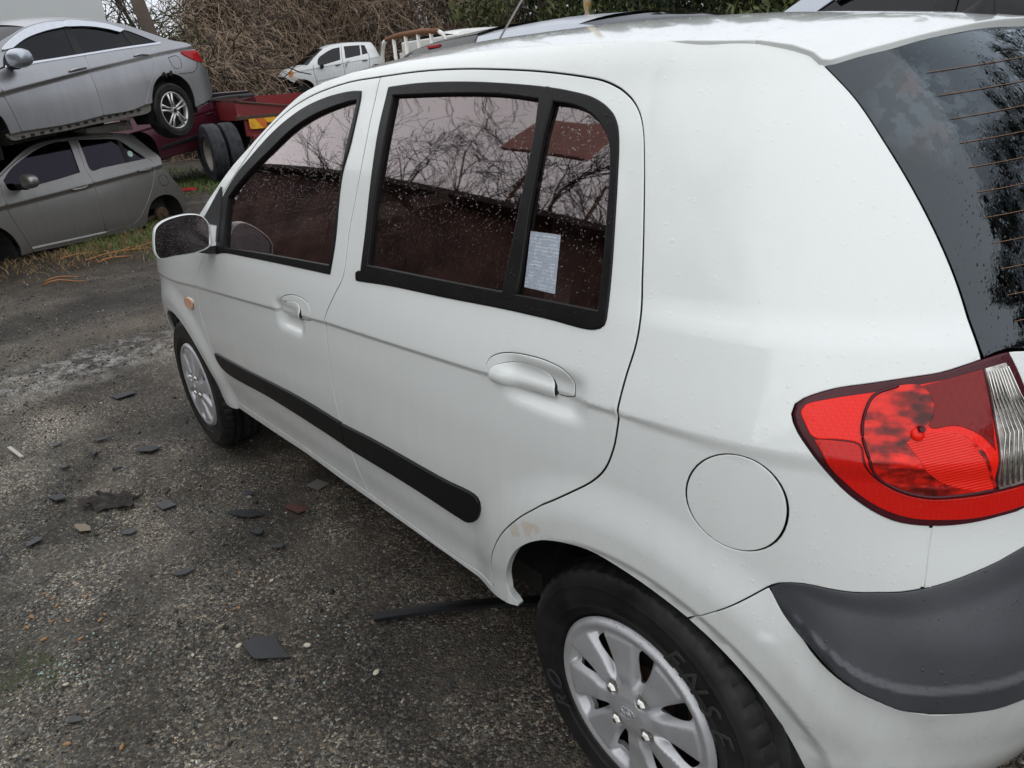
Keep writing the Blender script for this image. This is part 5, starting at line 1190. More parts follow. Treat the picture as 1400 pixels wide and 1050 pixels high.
m=MB(); m.box((1.2,0,.22),(1.75,1.40,.16)); m.box((0,0,.45),(.9,.95,.2)); m.box((2.5,0,.45),(.9,.95,.2)); m.box((-.3,0,.3),(.3,1.1,.2)); m.build('underbody',M['dark'],R_)
m=MB(); m.box((1.0,0,.62),(2.2,1.3,.5)); m.box((.3,0,.95),(.15,1.1,.4)); m.box((1.25,.32,.95),(.14,.42,.5)); m.box((1.25,-.32,.95),(.14,.42,.5)); m.build('cabin',M['dark'],R_)
arch_cup(R_,.02,.24,.33,.72,.30); arch_cup(R_,2.385,.26,.33,.72,.3)
m=MB(); m.lathe([(0,.02),(.03,.02),(.032,.0),(.075,-.005),(.095,-.012),(.095,-.07),(.02,-.08)],28,c=(0,.70,.28)); 
for k in range(4): m.box((.05*math.cos(k*1.57+.4),.70,.28+.05*math.sin(k*1.57+.4)),(.014,.03,.014))
m.tube([(.0,.62,.28),(.25,.55,.22)],.03,8); m.build('brake_hub',M['brake'],R_,smooth=False)
bg_mirror(R_,(1.83,.93,.955),(.075,.105,.075),M['greige']); bg_mirror(R_,(1.83,.93,.955),(.075,.105,.075),M['greige'],-1)
# cream bumper fragment lying on its roof
fr=MB(); fr.box((0,0,0),(.62,.20,.085),bev=.02); fr.box((-.20,-.0,-.02),(.14,.24,.07),bev=.015); fr.box((-.33,.05,.0),(.06,.12,.12),bev=.01)
o=fr.build('bumper_fragment',simple('cream plastic',(.60,.57,.50),.5,0,.2,10),auto=.6); o.location=(9.74,-.70,1.205); o.rotation_euler=(0,.05,math.radians(119)); tag(o,'broken cream plastic bumper piece wedged between the two stacked grey cars','car part')
# ---------------- small white hatchback, dented, far back
d=BGD['WM']; R_=place_car('WM','small_white_hatchback','small dented white hatchback tilted nose down in front of the brown vines','car')
body=joined(d['body_top'],d['body_rear'][1:] if False else d['body_rear'],d['bot'],d['arch'],d['nose'])
sd=bgpanel('body_side',body,M['white_bg'],R_,WM,holes=[d['fwin'],d['rwin'],d['hole_r']],grid=.06)
for k in ('fwin','rwin'): bgpanel('side_window',d[k],M['glass_bg'],R_,WM,off=-.012,gap=-.006,lip=0)
bgpanel('window_divider',d['qdiv'],M['white_bg'],R_,WM,off=.0,gap=0,lip=.02)
bgpanel('headlight',d['lamp'],simple('orange indicator',(.75,.25,.03),.3),R_,WM,off=.02,gap=0,lip=.03)
bgpanel('inner_wing',d['hole_r'],simple('primer grey white',(.42,.41,.38),.7,0,.4,9),sd,WM,off=-.06,gap=-.02,lip=0,two=False)
bgpanel('side_moulding',d['mould'],M['white_bg'],R_,WM,off=.016,gap=0,lip=.016)
bgpanel('door_dent',d['dent'],M['white_bg'],sd,WM,off=.004,gap=0,lip=.03,two=False,dfun=lambda a,b:.05*np.sin((a-.6)*9+b*7))
for k in ('gap_f','gap_b','gap_r'): line_tube('door_joint',d[k],WM,R_,M['dark'],.007,0,sd)
handle_bar('door_handle',[p for p in d['handle_f'] if p],WM,R_,M['trim'],sd); handle_bar('door_handle',[p for p in d['handle_r'] if p],WM,R_,M['trim'],sd)
bt=d['body_top']
bghull('roof',bt[6:],WM,M['white_bg'],R_,.05); bghull('windscreen',bt[4:7],WM,M['glass_bg'],R_,.04,(.15,0)); bghull('bonnet',bt[:5],WM,M['white_bg'],R_,.06,(.08,0)); bghull('tailgate',d['body_rear'],WM,M['white_bg'],R_,.01,(-.14,0)); bghull('front_panel',d['nose'],WM,M['dark'],R_,0,(.1,0))
bg_mirror(R_,(1.62,.92,.86),(.07,.10,.09),M['trim'])
arch_cup(R_,2.31,.20,.32,.70)
m=MB(); m.box((1.0,0,.25),(1.9,1.3,.2)); m.box((2.4,0,.3),(.6,1.0,.2)); m.box((.9,0,.5),(2.0,1.3,.4)); m.box((2.72,.45,.25),(.2,.4,.3),bev=.04); m.tube([(2.4,.7,.25),(2.75,.6,.1),(2.9,.3,.2)],.03,6); m.build('underbody',M['dark'],R_)
w=make_tyre('tyre',.24,.15,.17,R_,(2.31,.60,.16),M['tyre'],n=40,treads=False); MB().lathe([(0,.03),(.17,.05)],24).build('steel_rim',M['dark'],w)
x,y,z,_,_=BGP['WM']
# rack that carries it
rk=tag(empty('steel_rack',(x,y,0)),'rusty steel rack carrying the small dented white hatchback','rack')
yw=BGP['WM'][3]
for a,b in ((-.2,.7),(2.6,.7),(-.2,-.7),(2.6,-.7)):
    px,py=a*math.cos(yw)-b*math.sin(yw),a*math.sin(yw)+b*math.cos(yw); zz=z-.05+a*math.tan(BGP['WM'][4])+.05
    MB().box((px,py,zz/2-.15),(.12,.12,zz-.3),rz=yw).build('rack_post',M['rust'],rk)
for b in (.7,-.7):
    A=[( a*math.cos(yw)-b*math.sin(yw),a*math.sin(yw)+b*math.cos(yw),z-.25+a*math.tan(BGP['WM'][4])) for a in (-.5,2.9)]
    MB().tube(A,.07,6).build('rack_beam',M['rust'],rk)
# ---------------- maroon pickup
d=BGD['PK']; R_=place_car('PK','maroon_pickup','dark maroon pickup truck behind the grey stacked cars','pickup truck')
fb=bgpanel('front_body',joined(d['body_top'],d['front_low'],d['low'],d['farch'],d['nose']),M['maroon'],R_,PK,grid=.07)
bgpanel('bed_side',joined(d['bed_top'],d['bed_low'],d['bed_arch'],d['bed_bot'],d['bed_front']),M['maroon'],R_,PK,grid=.07,lip=.06)
bgpanel('side_moulding',d['mould'],M['trim'],R_,PK,off=.02,gap=0,lip=.02); handle_bar('door_handle',d['handle'],PK,R_,M['trim'],fb)
bt=d['bed_top']; L=[PK.P(*p) for p in bt]
m=MB()
for s in (1,-1): m.tube([(p[0],s*(p[1]-.03),p[2]+.012) for p in L],.045,8)
m.build('bed_rail_cap',M['trim'],R_,smooth=True)
m=MB(); m.box((-.25,0,.62),(1.3,1.5,.06)); m.box((-.88,0,.86),(.06,1.5,.42)); m.box((.40,0,.86),(.06,1.6,.4)); m.build('bed_floor',M['trim'],R_)
m=MB(); m.box((-.92,0,.88),(.06,1.50,.40),bev=.02); m.build('tailgate',M['maroon'],R_)
m=MB(); V=[(.50,.72,1.05),(2.0,.72,1.05),(1.35,.60,1.52),(.58,.60,1.55)]; V=V+[(a,-b,c) for a,b,c in V]; m.add(V,[(0,1,2,3),(7,6,5,4),(0,3,7,4),(1,5,6,2),(3,2,6,7)]); m.build('cab_glasshouse',M['glass_bg'],R_)
m=MB(); m.box((.96,0,1.555),(.86,1.18,.05),bev=.02); m.build('cab_roof',M['maroon'],R_)
bghull('bonnet',[(2.9,1.105),(2.601,1.102),(2.348,1.099),(2.0,1.06)],PK,M['maroon'],R_,.07)
m=MB(); m.box((2.9,0,.75),(.2,1.5,.5),bev=.04); m.build('front_bumper',M['trim'],R_)
m=MB(); m.box((1.2,0,.42),(3.6,1.3,.2)); m.build('chassis',M['dark'],R_); arch_cup(R_,2.4,.5,.42,.86)
for cx,sd_ in ((-.15,1),(-.15,-1)): make_tyre('tyre',.36,.22,.2,R_,(cx,sd_*.78,.40),M['tyre'],n=40,treads=False)
x,y,z,_,_=BGP['PK']
# ---------------- red trailer with twin tyres
th=math.radians(-5); lat=np.array((math.cos(th-math.pi/2),math.sin(th-math.pi/2),0)); fw_=np.array((math.cos(th),math.sin(th),0)); o0=np.array((13.2,-3.72,0.))
TR=tag(empty('red_trailer',tuple(o0),(0,0,th)),'faded red tipping trailer with yellow chevron board and twin tyres','trailer')
# local frame: x = away along travel, y = left
def chev():
    t=NT('chevron reflector board'); mp=t.n('Mapping'); mp.inputs['Rotation'].default_value=(math.radians(38),0,0); t.l(t.co(),mp.inputs['Vector'])
    xyz=t.n('SeparateXYZ'); t.l(mp.outputs[0],xyz.inputs[0]); f=t.math('FRACT',t.math('MULTIPLY',xyz.outputs[1],3.4)); s=t.math('GREATER_THAN',f,.55)
    n=t.noise(12,5,.7); c=t.mix(s,(.80,.42,.02),(.62,.16,.02)); c=t.mix(t.ramp(n,[(.5,0.),(.7,.7)]),c,(.30,.09,.03)); t.set(Base_Color=c,Roughness=.45); return t.m
MB().box((0,-1.15,1.10),(.12,2.35,.07),bev=.01).build('rear_beam',M['rustbrown'],TR)
MB().box((.02,-1.15,.76),(.10,1.9,.08),bev=.01).build('lower_beam',M['redpaint'],TR)
MB().box((-.045,-.56,.985),(.03,.78,.18),bev=.004).build('chevron_board',chev(),TR); MB().box((-.045,-1.7,.965),(.03,.72,.17),bev=.004).build('chevron_board',chev(),TR)
MB().box((.03,-1.15,.93),(.06,2.1,.30)).build('rear_panel',M['redpaint'],TR)
MB().box((-.02,-.62,.70),(.04,.42,.20),bev=.006).build('lamp_bracket',M['redpaint'],TR)
MB().box((-.045,-.70,.79),(.02,.16,.08)).build('number_plate',simple('pale plate',(.6,.6,.58),.5),TR)
m=MB(); m.add([(.0,.0,1.06),(.06,.0,1.40),(.06,-.06,1.40),(.0,-.06,1.06),(2.6,.0,1.06),(2.6,.0,1.44),(2.6,-.06,1.44),(2.6,-.06,1.06)],[(0,1,5,4),(3,7,6,2),(1,2,6,5),(0,4,7,3),(0,3,2,1),(4,5,6,7)]); m.build('side_board',M['redpaint'],TR)
m=MB(); m.box((1.3,-2.27,1.25),(2.6,.06,.38)); m.build('side_board',M['redpaint'],TR); MB().box((2.6,-1.15,1.26),(.06,2.2,.40)).build('front_board',M['redpaint'],TR)
MB().box((1.3,-1.15,1.09),(2.6,2.2,.05)).build('bed_floor',M['redpaint'],TR)
for i,yy in enumerate((-.02,-2.28)): MB().box((1.3,yy,1.44),(2.7,.09,.035)).build('top_rail',M['rustbrown'],TR)
MB().tube([(.02,.02,1.39),(-.02,-1.55,1.155)],.022,6).build('tail_brace',M['rustbrown'],TR)
m=MB(); m.add([(.02,0,1.13),(.02,-1.5,1.13),(.02,0,1.37),(.06,0,1.13),(.06,-1.5,1.13),(.06,0,1.37)],[(0,1,2),(5,4,3),(0,3,4,1),(1,4,5,2),(2,5,3,0)]); m.build('tail_gusset',M['redpaint'],TR)
for yy in (-.55,-1.75): MB().box((1.6,yy,.86),(3.4,.12,.26)).build('chassis_rail',M['rustbrown'],TR)
MB().tube([(.0+.35,.4,.52),(.35,-2.7,.52)],.06,10).build('axle',M['dark'],TR,smooth=True)
M['truck_tyre']=black_plastic('dusty truck tyre',(.014,.015,.018),.65,.2,.7,.3)
for yy in (.46,.16,-2.46,-2.76):
    w=make_tyre('tyre',.525,.25,.29,TR,(.35,yy,.525),M['truck_tyre'],n=60,toe=0 if yy>-1 else math.pi)
    MB().lathe([(.29,.10),(.275,.09),(.26,-.02),(.15,-.05),(.0,-.05)],36).build('steel_rim',M['steelrim'],w,smooth=True)
w=make_tyre('tyre',.50,.25,.29,TR,(1.75,.20,.55),M['truck_tyre'],n=48); MB().lathe([(.29,.10),(.26,-.02),(.0,-.05)],36).build('steel_rim',M['steelrim'],w,smooth=True)
# ---------------- the row of cars beyond the white hatchback
SUVS=Side([.3,.5,.8,1.0,1.1,1.3,1.5,1.65,1.75],[.84,.90,.915,.90,.88,.80,.70,.62,.54],1.2,.010,-.95,3.6)
M['gloss_black']=black_plastic('gloss black roof panel',(.006,.006,.007),.15,.6,.2,.4)
def suv(name,label,pos,yaw,paint,spoiler,sx=1.0,roofbars=False):
    r=tag(empty(name,pos,(0,0,yaw)),label,'car'); r.scale=(sx,sx,sx)
    top=[(2.55,1.07),(2.2,1.27),(1.9,1.45),(1.62,1.60),(1.3,1.66),(.8,1.685),(.2,1.68),(-.4,1.66),(-.70,1.62)]
    rear=[(-.70,1.62),(-.82,1.35),(-.90,1.08),(-.95,.8),(-.95,.5),(-.85,.36)]
    ra=[(.42,.40),(.36,.58),(.18,.72),(-.05,.75),(-.27,.66),(-.40,.50),(-.43,.40)]
    fa=[(x+2.62,z) for x,z in ra]
    low=[(-.85,.36),(-.6,.36),(-.43,.40)]
    win1=[(2.16,1.10),None,(1.62,1.46),(1.35,1.53),(1.16,1.55),None,(1.10,1.11),None]
    win2=[(1.02,1.11),None,(1.06,1.55),None,(.5,1.565),(.20,1.55),None,(.14,1.12),None]
    win3=[(.06,1.12),None,(.12,1.55),None,(-.3,1.53),(-.50,1.46),None,(-.62,1.18),None]
    body=joined(top,rear,low,rev(ra),[(.42,.40),(2.19,.40)],rev(fa),[(3.04,.40),(3.5,.42)],[(3.5,.42),(3.58,.7),(3.48,.9)],[(3.48,.9),(3.1,1.02),(2.55,1.07)])
    s=bgpanel('body_side',body,paint,r,SUVS,holes=[win1,win2,win3],grid=.09)
    for wv in (win1,win2,win3): bgpanel('side_window',wv,M['glass_bg'],r,SUVS,off=-.01,gap=-.005,lip=0,grid=.1)
    v1=[(1.70,1.45),(1.40,1.545),(1.12,1.575),None,(1.115,1.535),None,(1.40,1.505),(1.66,1.41),None]; v2=[(1.06,1.575),None,(.55,1.585),(.18,1.57),None,(.19,1.53),None,(.55,1.548),(1.055,1.535),None]
    for v in (v1,v2): bgpanel('rain_visor',v,simple('smoky yellow visor',(.42,.32,.12),.3) if spoiler else M['chromeb'],r,SUVS,off=.025,gap=0,lip=.02)
    bghull('roof',top[4:],SUVS,paint,r,.065); bghull('windscreen',top[:5],SUVS,M['glass_bg'],r,.04,(.2,0)); bghull('bonnet',[(3.48,.9),(3.1,1.02),(2.55,1.07)],SUVS,paint,r,.06,(.05,0))
    bghull('rear_screen',[(-.70,1.61),(-.82,1.35),(-.885,1.12)],SUVS,M['glass_bg'],r,0,(-.09,0)); bghull('tailgate',[(-.885,1.12),(-.95,.8),(-.95,.5),(-.85,.36)],SUVS,paint,r,0,(-.1,0)); bghull('front_bumper',[(3.5,.42),(3.58,.7),(3.48,.9)],SUVS,paint,r,0,(.15,0))
    if spoiler:
        sp=bghull('roof_spoiler',[(.22,1.684),(-.1,1.676),(-.4,1.664),(-.70,1.628),(-.94,1.585)],SUVS,M['gloss_black'],r,.066,(0,0),-.012)
        bgpanel('black_pillar',[(-.80,1.40),None,(-.62,1.645),None,(-.3,1.672),(.25,1.684),None,(.25,1.58),None,(-.30,1.56),(-.52,1.50),None],M['gloss_black'],sp,SUVS,off=.006,gap=0,lip=.01)
        MB().box((-.30,-.60,1.655),(.17,.03,.022),bev=.004).build('red_reflection',M['tail'],sp)  # reflection on the black roof edge, made as a red strip
    for y in (.56,-.56):
        if roofbars: MB().tube([(1.2,y,1.69),(1.1,y,1.73),(-.3,y,1.72),(-.45,y,1.68)],.018,8).build('roof_rail',M['lsilver'],r,smooth=True)
    tl=[(-.80,1.10),(-.66,1.12),(-.60,.98),(-.72,.82),(-.90,.84)]; bgpanel('tail_lamp',tl,M['tail'],r,SUVS,off=.012,gap=0,lip=.02)
    m=MB(); m.box((1.2,0,.45),(4.0,1.3,.25)); m.box((.9,0,.8),(2.8,1.4,.5)); m.build('underbody',M['dark'],r)
    for cx in (0,2.62):
        for sd in (1,-1):
            arch_cup(r,cx,.36,.37,.86*sd if sd>0 else -.56,.3); w=make_tyre('tyre',.34,.22,.21,r,(cx,sd*.78,.34),M['tyre'],n=40,treads=False,toe=0 if sd>0 else math.pi); alloy(w,.215,.09)
    for sd in (1,-1): bg_mirror(r,(2.0,1.0,1.16),(.09,.12,.09),paint,sd)
    m=MB()
    for sd in (.36,-.36): m.box((1.2,sd,1.0),(.15,.48,.6),bev=.05); m.box((.25,sd,1.0),(.15,.48,.55),bev=.05)
    m.build('seat_backs',M['seat'],r)
    return r
suv('silver_estate','light silver estate car with black rear roof panel parked right beyond the white hatchback',(3.95,-2.52,.0),math.radians(177),M['lsilver'],True,1.012)
cc=suv('tall_silver_car','tall silver car with dark wet windows at the upper right beyond the roof',(.05,-4.62,.02),0.0,M['lsilver'],False,1.21,True)
for x0,x1 in ((1.02,1.11),(.06,.14)):
    bgpanel('window_pillar',[(x0-.01,1.09),None,(x0+.02,1.56),None,(x1+.03,1.56),None,(x1+.0,1.09),None],M['trim'],cc,SUVS,off=.003,gap=0,lip=.01)
bgpanel('window_sill',[(-.62,1.15),None,(.1,1.09),(1.1,1.07),(2.2,1.06),None,(2.2,1.10),None,(1.1,1.115),(.1,1.13),(-.62,1.19),None],M['trim'],cc,SUVS,off=.008,gap=0,lip=.01)
# ---------------- white flatbed truck
TW=tag(empty('white_truck',(8.75,-5.0,0),(0,0,math.radians(-88))),'old white crew cab truck with a rusty headboard rack behind its cab','truck')
CB=Side([.5,.8,1.2,1.6,1.9,2.1],[.82,.86,.87,.80,.72,.60],1.0,.004,.0,2.4)
cab=[(.05,2.02),(.4,2.07),(1.2,2.09),(1.75,2.05),(2.0,1.9),(2.25,1.4),(2.35,1.1),(2.35,.55),(.0,.55),(.0,1.3)]
w1=[(.30,1.45),None,(.30,1.88),None,(.95,1.90),None,(.95,1.43),None]; w2=[(1.08,1.43),None,(1.08,1.90),None,(1.68,1.88),(1.82,1.80),(2.05,1.42),None]
cs=bgpanel('cab_side',[cab[0]]+cab[1:7]+[cab[7],None,cab[8],None,cab[9],cab[0]][:-1],M['truckwhite'],TW,CB,holes=[w1,w2],grid=.1)
for w_ in (w1,w2): bgpanel('side_window',w_,M['glass_bg'],TW,CB,off=-.012,gap=-.005,lip=0)
bghull('cab_roof',[(.05,2.02),(.4,2.07),(1.2,2.09),(1.75,2.05),(1.9,1.98)],CB,M['truckwhite'],TW,.05); bghull('windscreen',[(1.9,1.98),(2.0,1.9),(2.25,1.4)],CB,M['glass_bg'],TW,0,(.12,0)); bghull('front_panel',[(2.25,1.4),(2.35,1.1),(2.35,.55)],CB,M['truckwhite'],TW,0,(.12,0))
m=MB(); m.box((-.015,0,1.0),(.05,1.50,.9),bev=.01); m.box((-.015,0,1.94),(.05,1.30,.16),bev=.02); m.box((-.015,.62,1.66),(.05,.22,.44),bev=.01); m.box((-.015,-.62,1.66),(.05,.22,.44),bev=.01); m.build('cab_back',M['truckwhite'],TW)
MB().box((-.01,0,1.66),(.02,1.06,.42)).build('rear_window',M['glass_bg'],TW); m=MB(); m.tube([(-.05,-.5,1.47),(-.05,-.5,1.85),(-.05,.5,1.85),(-.05,.5,1.47),(-.05,-.5,1.47)],.022,6); m.build('window_rubber',M['trim'],TW,smooth=True)
g_=MB(); g_.tube([(-.30,-.80,.9),(-.30,-.80,1.85),(-.30,-.72,2.02),(-.30,-.60,2.07)],.032,8); g_.tube([(-.30,.80,.9),(-.30,.80,1.85),(-.30,.72,2.02),(-.30,.60,2.07)],.032,8); hb=g_.build('headboard_frame',M['truckwhite'],TW,smooth=True)
MB().tube([(-.30,-.64,2.06),(-.30,-.3,2.09),(-.30,.3,2.09),(-.30,.64,2.06)],.036,8).build('headboard_rail',M['rust'],TW,smooth=True)
for y in (-.45,-.15,.15,.45): MB().tube([(-.30,y,.9),(-.30,y,2.09)],.026,8).build('headboard_bar',M['truckwhite'],TW,smooth=True)
m=MB(); m.box((-.85,0,.85),(1.0,1.65,.10)); m.box((-.85,.82,1.05),(1.0,.04,.34)); m.box((-.85,-.82,1.05),(1.0,.04,.34)); m.box((-1.35,0,1.05),(.04,1.65,.34)); m.build('cargo_bed',M['truckwhite'],TW)
m=MB(); m.box((.4,.35,.6),(3.4,.12,.2)); m.box((.4,-.35,.6),(3.4,.12,.2)); m.build('chassis',M['dark'],TW)
for cx in (-.8,1.5):
    for sd_ in (1,-1): make_tyre('tyre',.33,.2,.2,TW,(cx,sd_*.72,.33),M['tyre'],n=40,treads=False,toe=0 if sd_>0 else math.pi)
# ---------------- white box container at the left
BX=tag(empty('white_container',(19.2,-1.95,0),(0,0,math.radians(-65))),'plain white box container with grey corner post behind the grey sedan','container')
m=MB(); m.box((-3.0,-1.2,2.5),(5.9,2.4,4.4),bev=.02); m.build('container_body',simple('white container panel',(.60,.63,.62),.55,0,.04,2),BX)
MB().box((-.02,-.02,2.5),(.16,.16,4.5),bev=.01).build('corner_post',simple('grey post',(.16,.17,.18),.5),BX)
for a in (-.8,-5.2):
    for b in (-.3,-2.1): MB().box((a,b,.15),(.4,.4,.3)).build('support_block',M['dark'],BX)

# ================================================================ ground, gravel, debris
def ground_mat():
    t=NT('wet dirty gravel'); co=t.co()
    big=t.noise(.55,5,.6); mid=t.noise(2.6,5,.6); fine=t.noise(26,4,.7)
    # tyre-packed bands running along X
    mp=t.n('Mapping'); mp.inputs['Scale'].default_value=(.35,1.9,1); mp.inputs['Rotation'].default_value=(0,0,-.55); t.l(co,mp.inputs['Vector']); band=t.noise(1.0,5,.62,vec=mp.outputs[0])
    base=t.ramp(t.math('ADD',t.math('MULTIPLY',band,.6),t.math('MULTIPLY',mid,.4)),[(.34,(.031,.0285,.0255)),(.5,(.067,.060,.051)),(.66,(.133,.119,.100))])
    xyz0=t.n('SeparateXYZ'); t.l(co,xyz0.inputs[0])
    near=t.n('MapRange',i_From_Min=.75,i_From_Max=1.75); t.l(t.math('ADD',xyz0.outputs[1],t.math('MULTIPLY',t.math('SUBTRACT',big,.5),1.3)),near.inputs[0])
    base=t.mix(near.outputs[0],t.mix(1.,base,(.92,.87,.82),'MULTIPLY'),t.mix(1.,base,(1.30,1.31,1.28),'MULTIPLY'))  # gravel beside the car: damp and shadow put into its colour
    pt=t.ramp(t.noise(1.7,6,.68),[(.40,.62),(.50,1.),(.62,1.30)]); base=t.mix(1.,base,pt,'MULTIPLY')
    fines=t.ramp(t.noise(4.3,6,.7),[(.40,.0),(.53,1.)])
    # single grains
    g1=t.n('TexVoronoi',i_Scale=135); t.l(co,g1.inputs['Vector']); s1=t.n('SeparateColor'); t.l(g1.outputs['Color'],s1.inputs[0])
    g2=t.n('TexVoronoi',i_Scale=300); t.l(co,g2.inputs['Vector']); s2=t.n('SeparateColor'); t.l(g2.outputs['Color'],s2.inputs[0])
    v1=t.ramp(s1.outputs[0],[(.0,.35),(.45,.85),(.78,1.55),(.93,2.5),(1.,3.8)]); v2=t.ramp(s2.outputs[0],[(.0,.4),(.6,1.),(.9,2.0),(1.,3.1)])
    c=t.mix(1.,base,v1,'MULTIPLY'); c=t.mix(.8,c,v2,'MULTIPLY'); c=t.mix(t.math('MULTIPLY_ADD',fines,-.6,.6),c,base)
    warm=t.mix(s1.outputs[1],(.85,.97,1.08),(1.12,1.0,.86)); c=t.mix(1.,c,warm,'MULTIPLY')
    # pale crushed streak beside the front wheel
    xyz=t.n('SeparateXYZ'); t.l(co,xyz.inputs[0])
    def blob(x,y,a,b,rot,soft=1.):
        ca,sa=math.cos(rot),math.sin(rot)
        dx=t.math('SUBTRACT',xyz.outputs[0],x);dy=t.math('SUBTRACT',xyz.outputs[1],y)
        u=t.math('ADD',t.math('MULTIPLY',dx,ca/a),t.math('MULTIPLY',dy,sa/a));v=t.math('ADD',t.math('MULTIPLY',dx,-sa/b),t.math('MULTIPLY',dy,ca/b))
        r=t.math('ADD',t.math('MULTIPLY',u,u),t.math('MULTIPLY',v,v)); return t.math('MAXIMUM',t.math('SUBTRACT',1,r),0)
    pale=t.math('MULTIPLY',blob(4.2,.95,.42,1.0,.10),t.ramp(t.noise(9,5,.75),[(.46,0.),(.62,1.)]))
    c=t.mix(t.math('MULTIPLY',pale,.75),c,(.40,.39,.37))
    dark=t.math('MULTIPLY',blob(5.6,.9,.5,1.6,.15),.75); c=t.mix(dark,c,(.018,.015,.013))
    tan=t.math('MULTIPLY',blob(4.8,.7,.3,1.2,.2),.5); c=t.mix(tan,c,(.12,.095,.07))
    moss=t.math('MULTIPLY',blob(1.41,1.68,.16,.12,.4),t.ramp(fine,[(.45,0.),(.6,.9)])); c=t.mix(moss,c,(.045,.060,.018))
    # soil beyond the packed yard
    far=t.n('MapRange',i_From_Min=6.6,i_From_Max=8.4); t.l(t.math('ADD',xyz.outputs[0],t.math('MULTIPLY',mid,1.2)),far.inputs[0])
    soil=t.ramp(mid,[(.35,(.020,.015,.011)),(.7,(.055,.041,.028))]); c=t.mix(t.math('MULTIPLY',far.outputs[0],.85),c,soil)
    h=t.math('ADD',t.math('MULTIPLY',t.math('SUBTRACT',1,g1.outputs['Distance']),.9),t.math('MULTIPLY',t.math('SUBTRACT',1,g2.outputs['Distance']),.4)); h=t.math('ADD',h,t.math('MULTIPLY',fine,1.2))
    n=t.bump(h,.85,.007); wet=t.ramp(t.noise(1.3,4,.6),[(.4,.82),(.62,.52)])
    t.set(Base_Color=c,Roughness=wet,Normal=n,Specular_IOR_Level=.35); return t.m
def gz_h(x,y):
    x=np.asarray(x,float);y=np.asarray(y,float)
    h=.012*np.sin(x*1.3+1)*np.cos(y*1.1)+.007*np.sin(x*3.7+y*2.1)+.004*np.sin(x*8.1-y*6.3)+.003*np.cos(x*13.+y*17.)
    k=np.ones_like(h)
    for cx in (0,2.455):
        for cy in (.72,-.72): k=k*sstep(.12,.5,np.hypot(x-cx,y-cy))
    return (h-.004)*k
xs=np.concatenate([[-400,-120,-40,-14],np.arange(-6,16.01,.09),[19,25,40,100,400]]); ys=np.concatenate([[-400,-120,-40,-16],np.arange(-8,6.01,.09),[12,25,40,100,400]])
X,Y=np.meshgrid(xs,ys,indexing='ij'); Z=gz_h(X,Y)*((np.abs(X)<18)&(np.abs(Y)<18)); V=np.stack([X,Y,Z],-1).reshape(-1,3); m_=len(ys)
F=[(i*m_+j,(i+1)*m_+j,(i+1)*m_+j+1,i*m_+j+1) for i in range(len(xs)-1) for j in range(m_-1)]
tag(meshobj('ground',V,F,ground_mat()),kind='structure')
# --- loose stones: one uncountable scatter
def stone_mat():
    t=NT('loose gravel stones'); a=t.n('Attribute',attribute_name='tone',attribute_type='INSTANCER'); n=t.noise(60,3)
    c=t.ramp(a.outputs['Fac'],[(0.,(.013,.012,.012)),(.40,(.035,.031,.027)),(.65,(.085,.074,.060)),(.82,(.17,.152,.125)),(.93,(.21,.195,.17)),(1.,(.33,.31,.28))])
    c=t.mix(.5,c,t.ramp(n,[(.3,.6),(.7,1.35)]),'MULTIPLY')
    t.set(Base_Color=c,Roughness=.6,Specular_IOR_Level=.35); return t.m
def pebble_mesh(name,seed,mat,sub=1):
    bm=bmesh.new(); bmesh.ops.create_icosphere(bm,subdivisions=sub,radius=1); r=random.Random(seed)
    ax=[Vector((r.gauss(0,1),r.gauss(0,1),r.gauss(0,1))).normalized() for _ in range(6)]
    for v in bm.verts:
        k=1.
        for a in ax: d=v.co.dot(a); k-= .28*max(0,d-.55)
        v.co=Vector((v.co.x*1.15*k,v.co.y*.85*k,v.co.z*.62*k))
    me=bpy.data.meshes.new(name); bm.to_mesh(me); bm.free(); me.materials.append(mat); return me
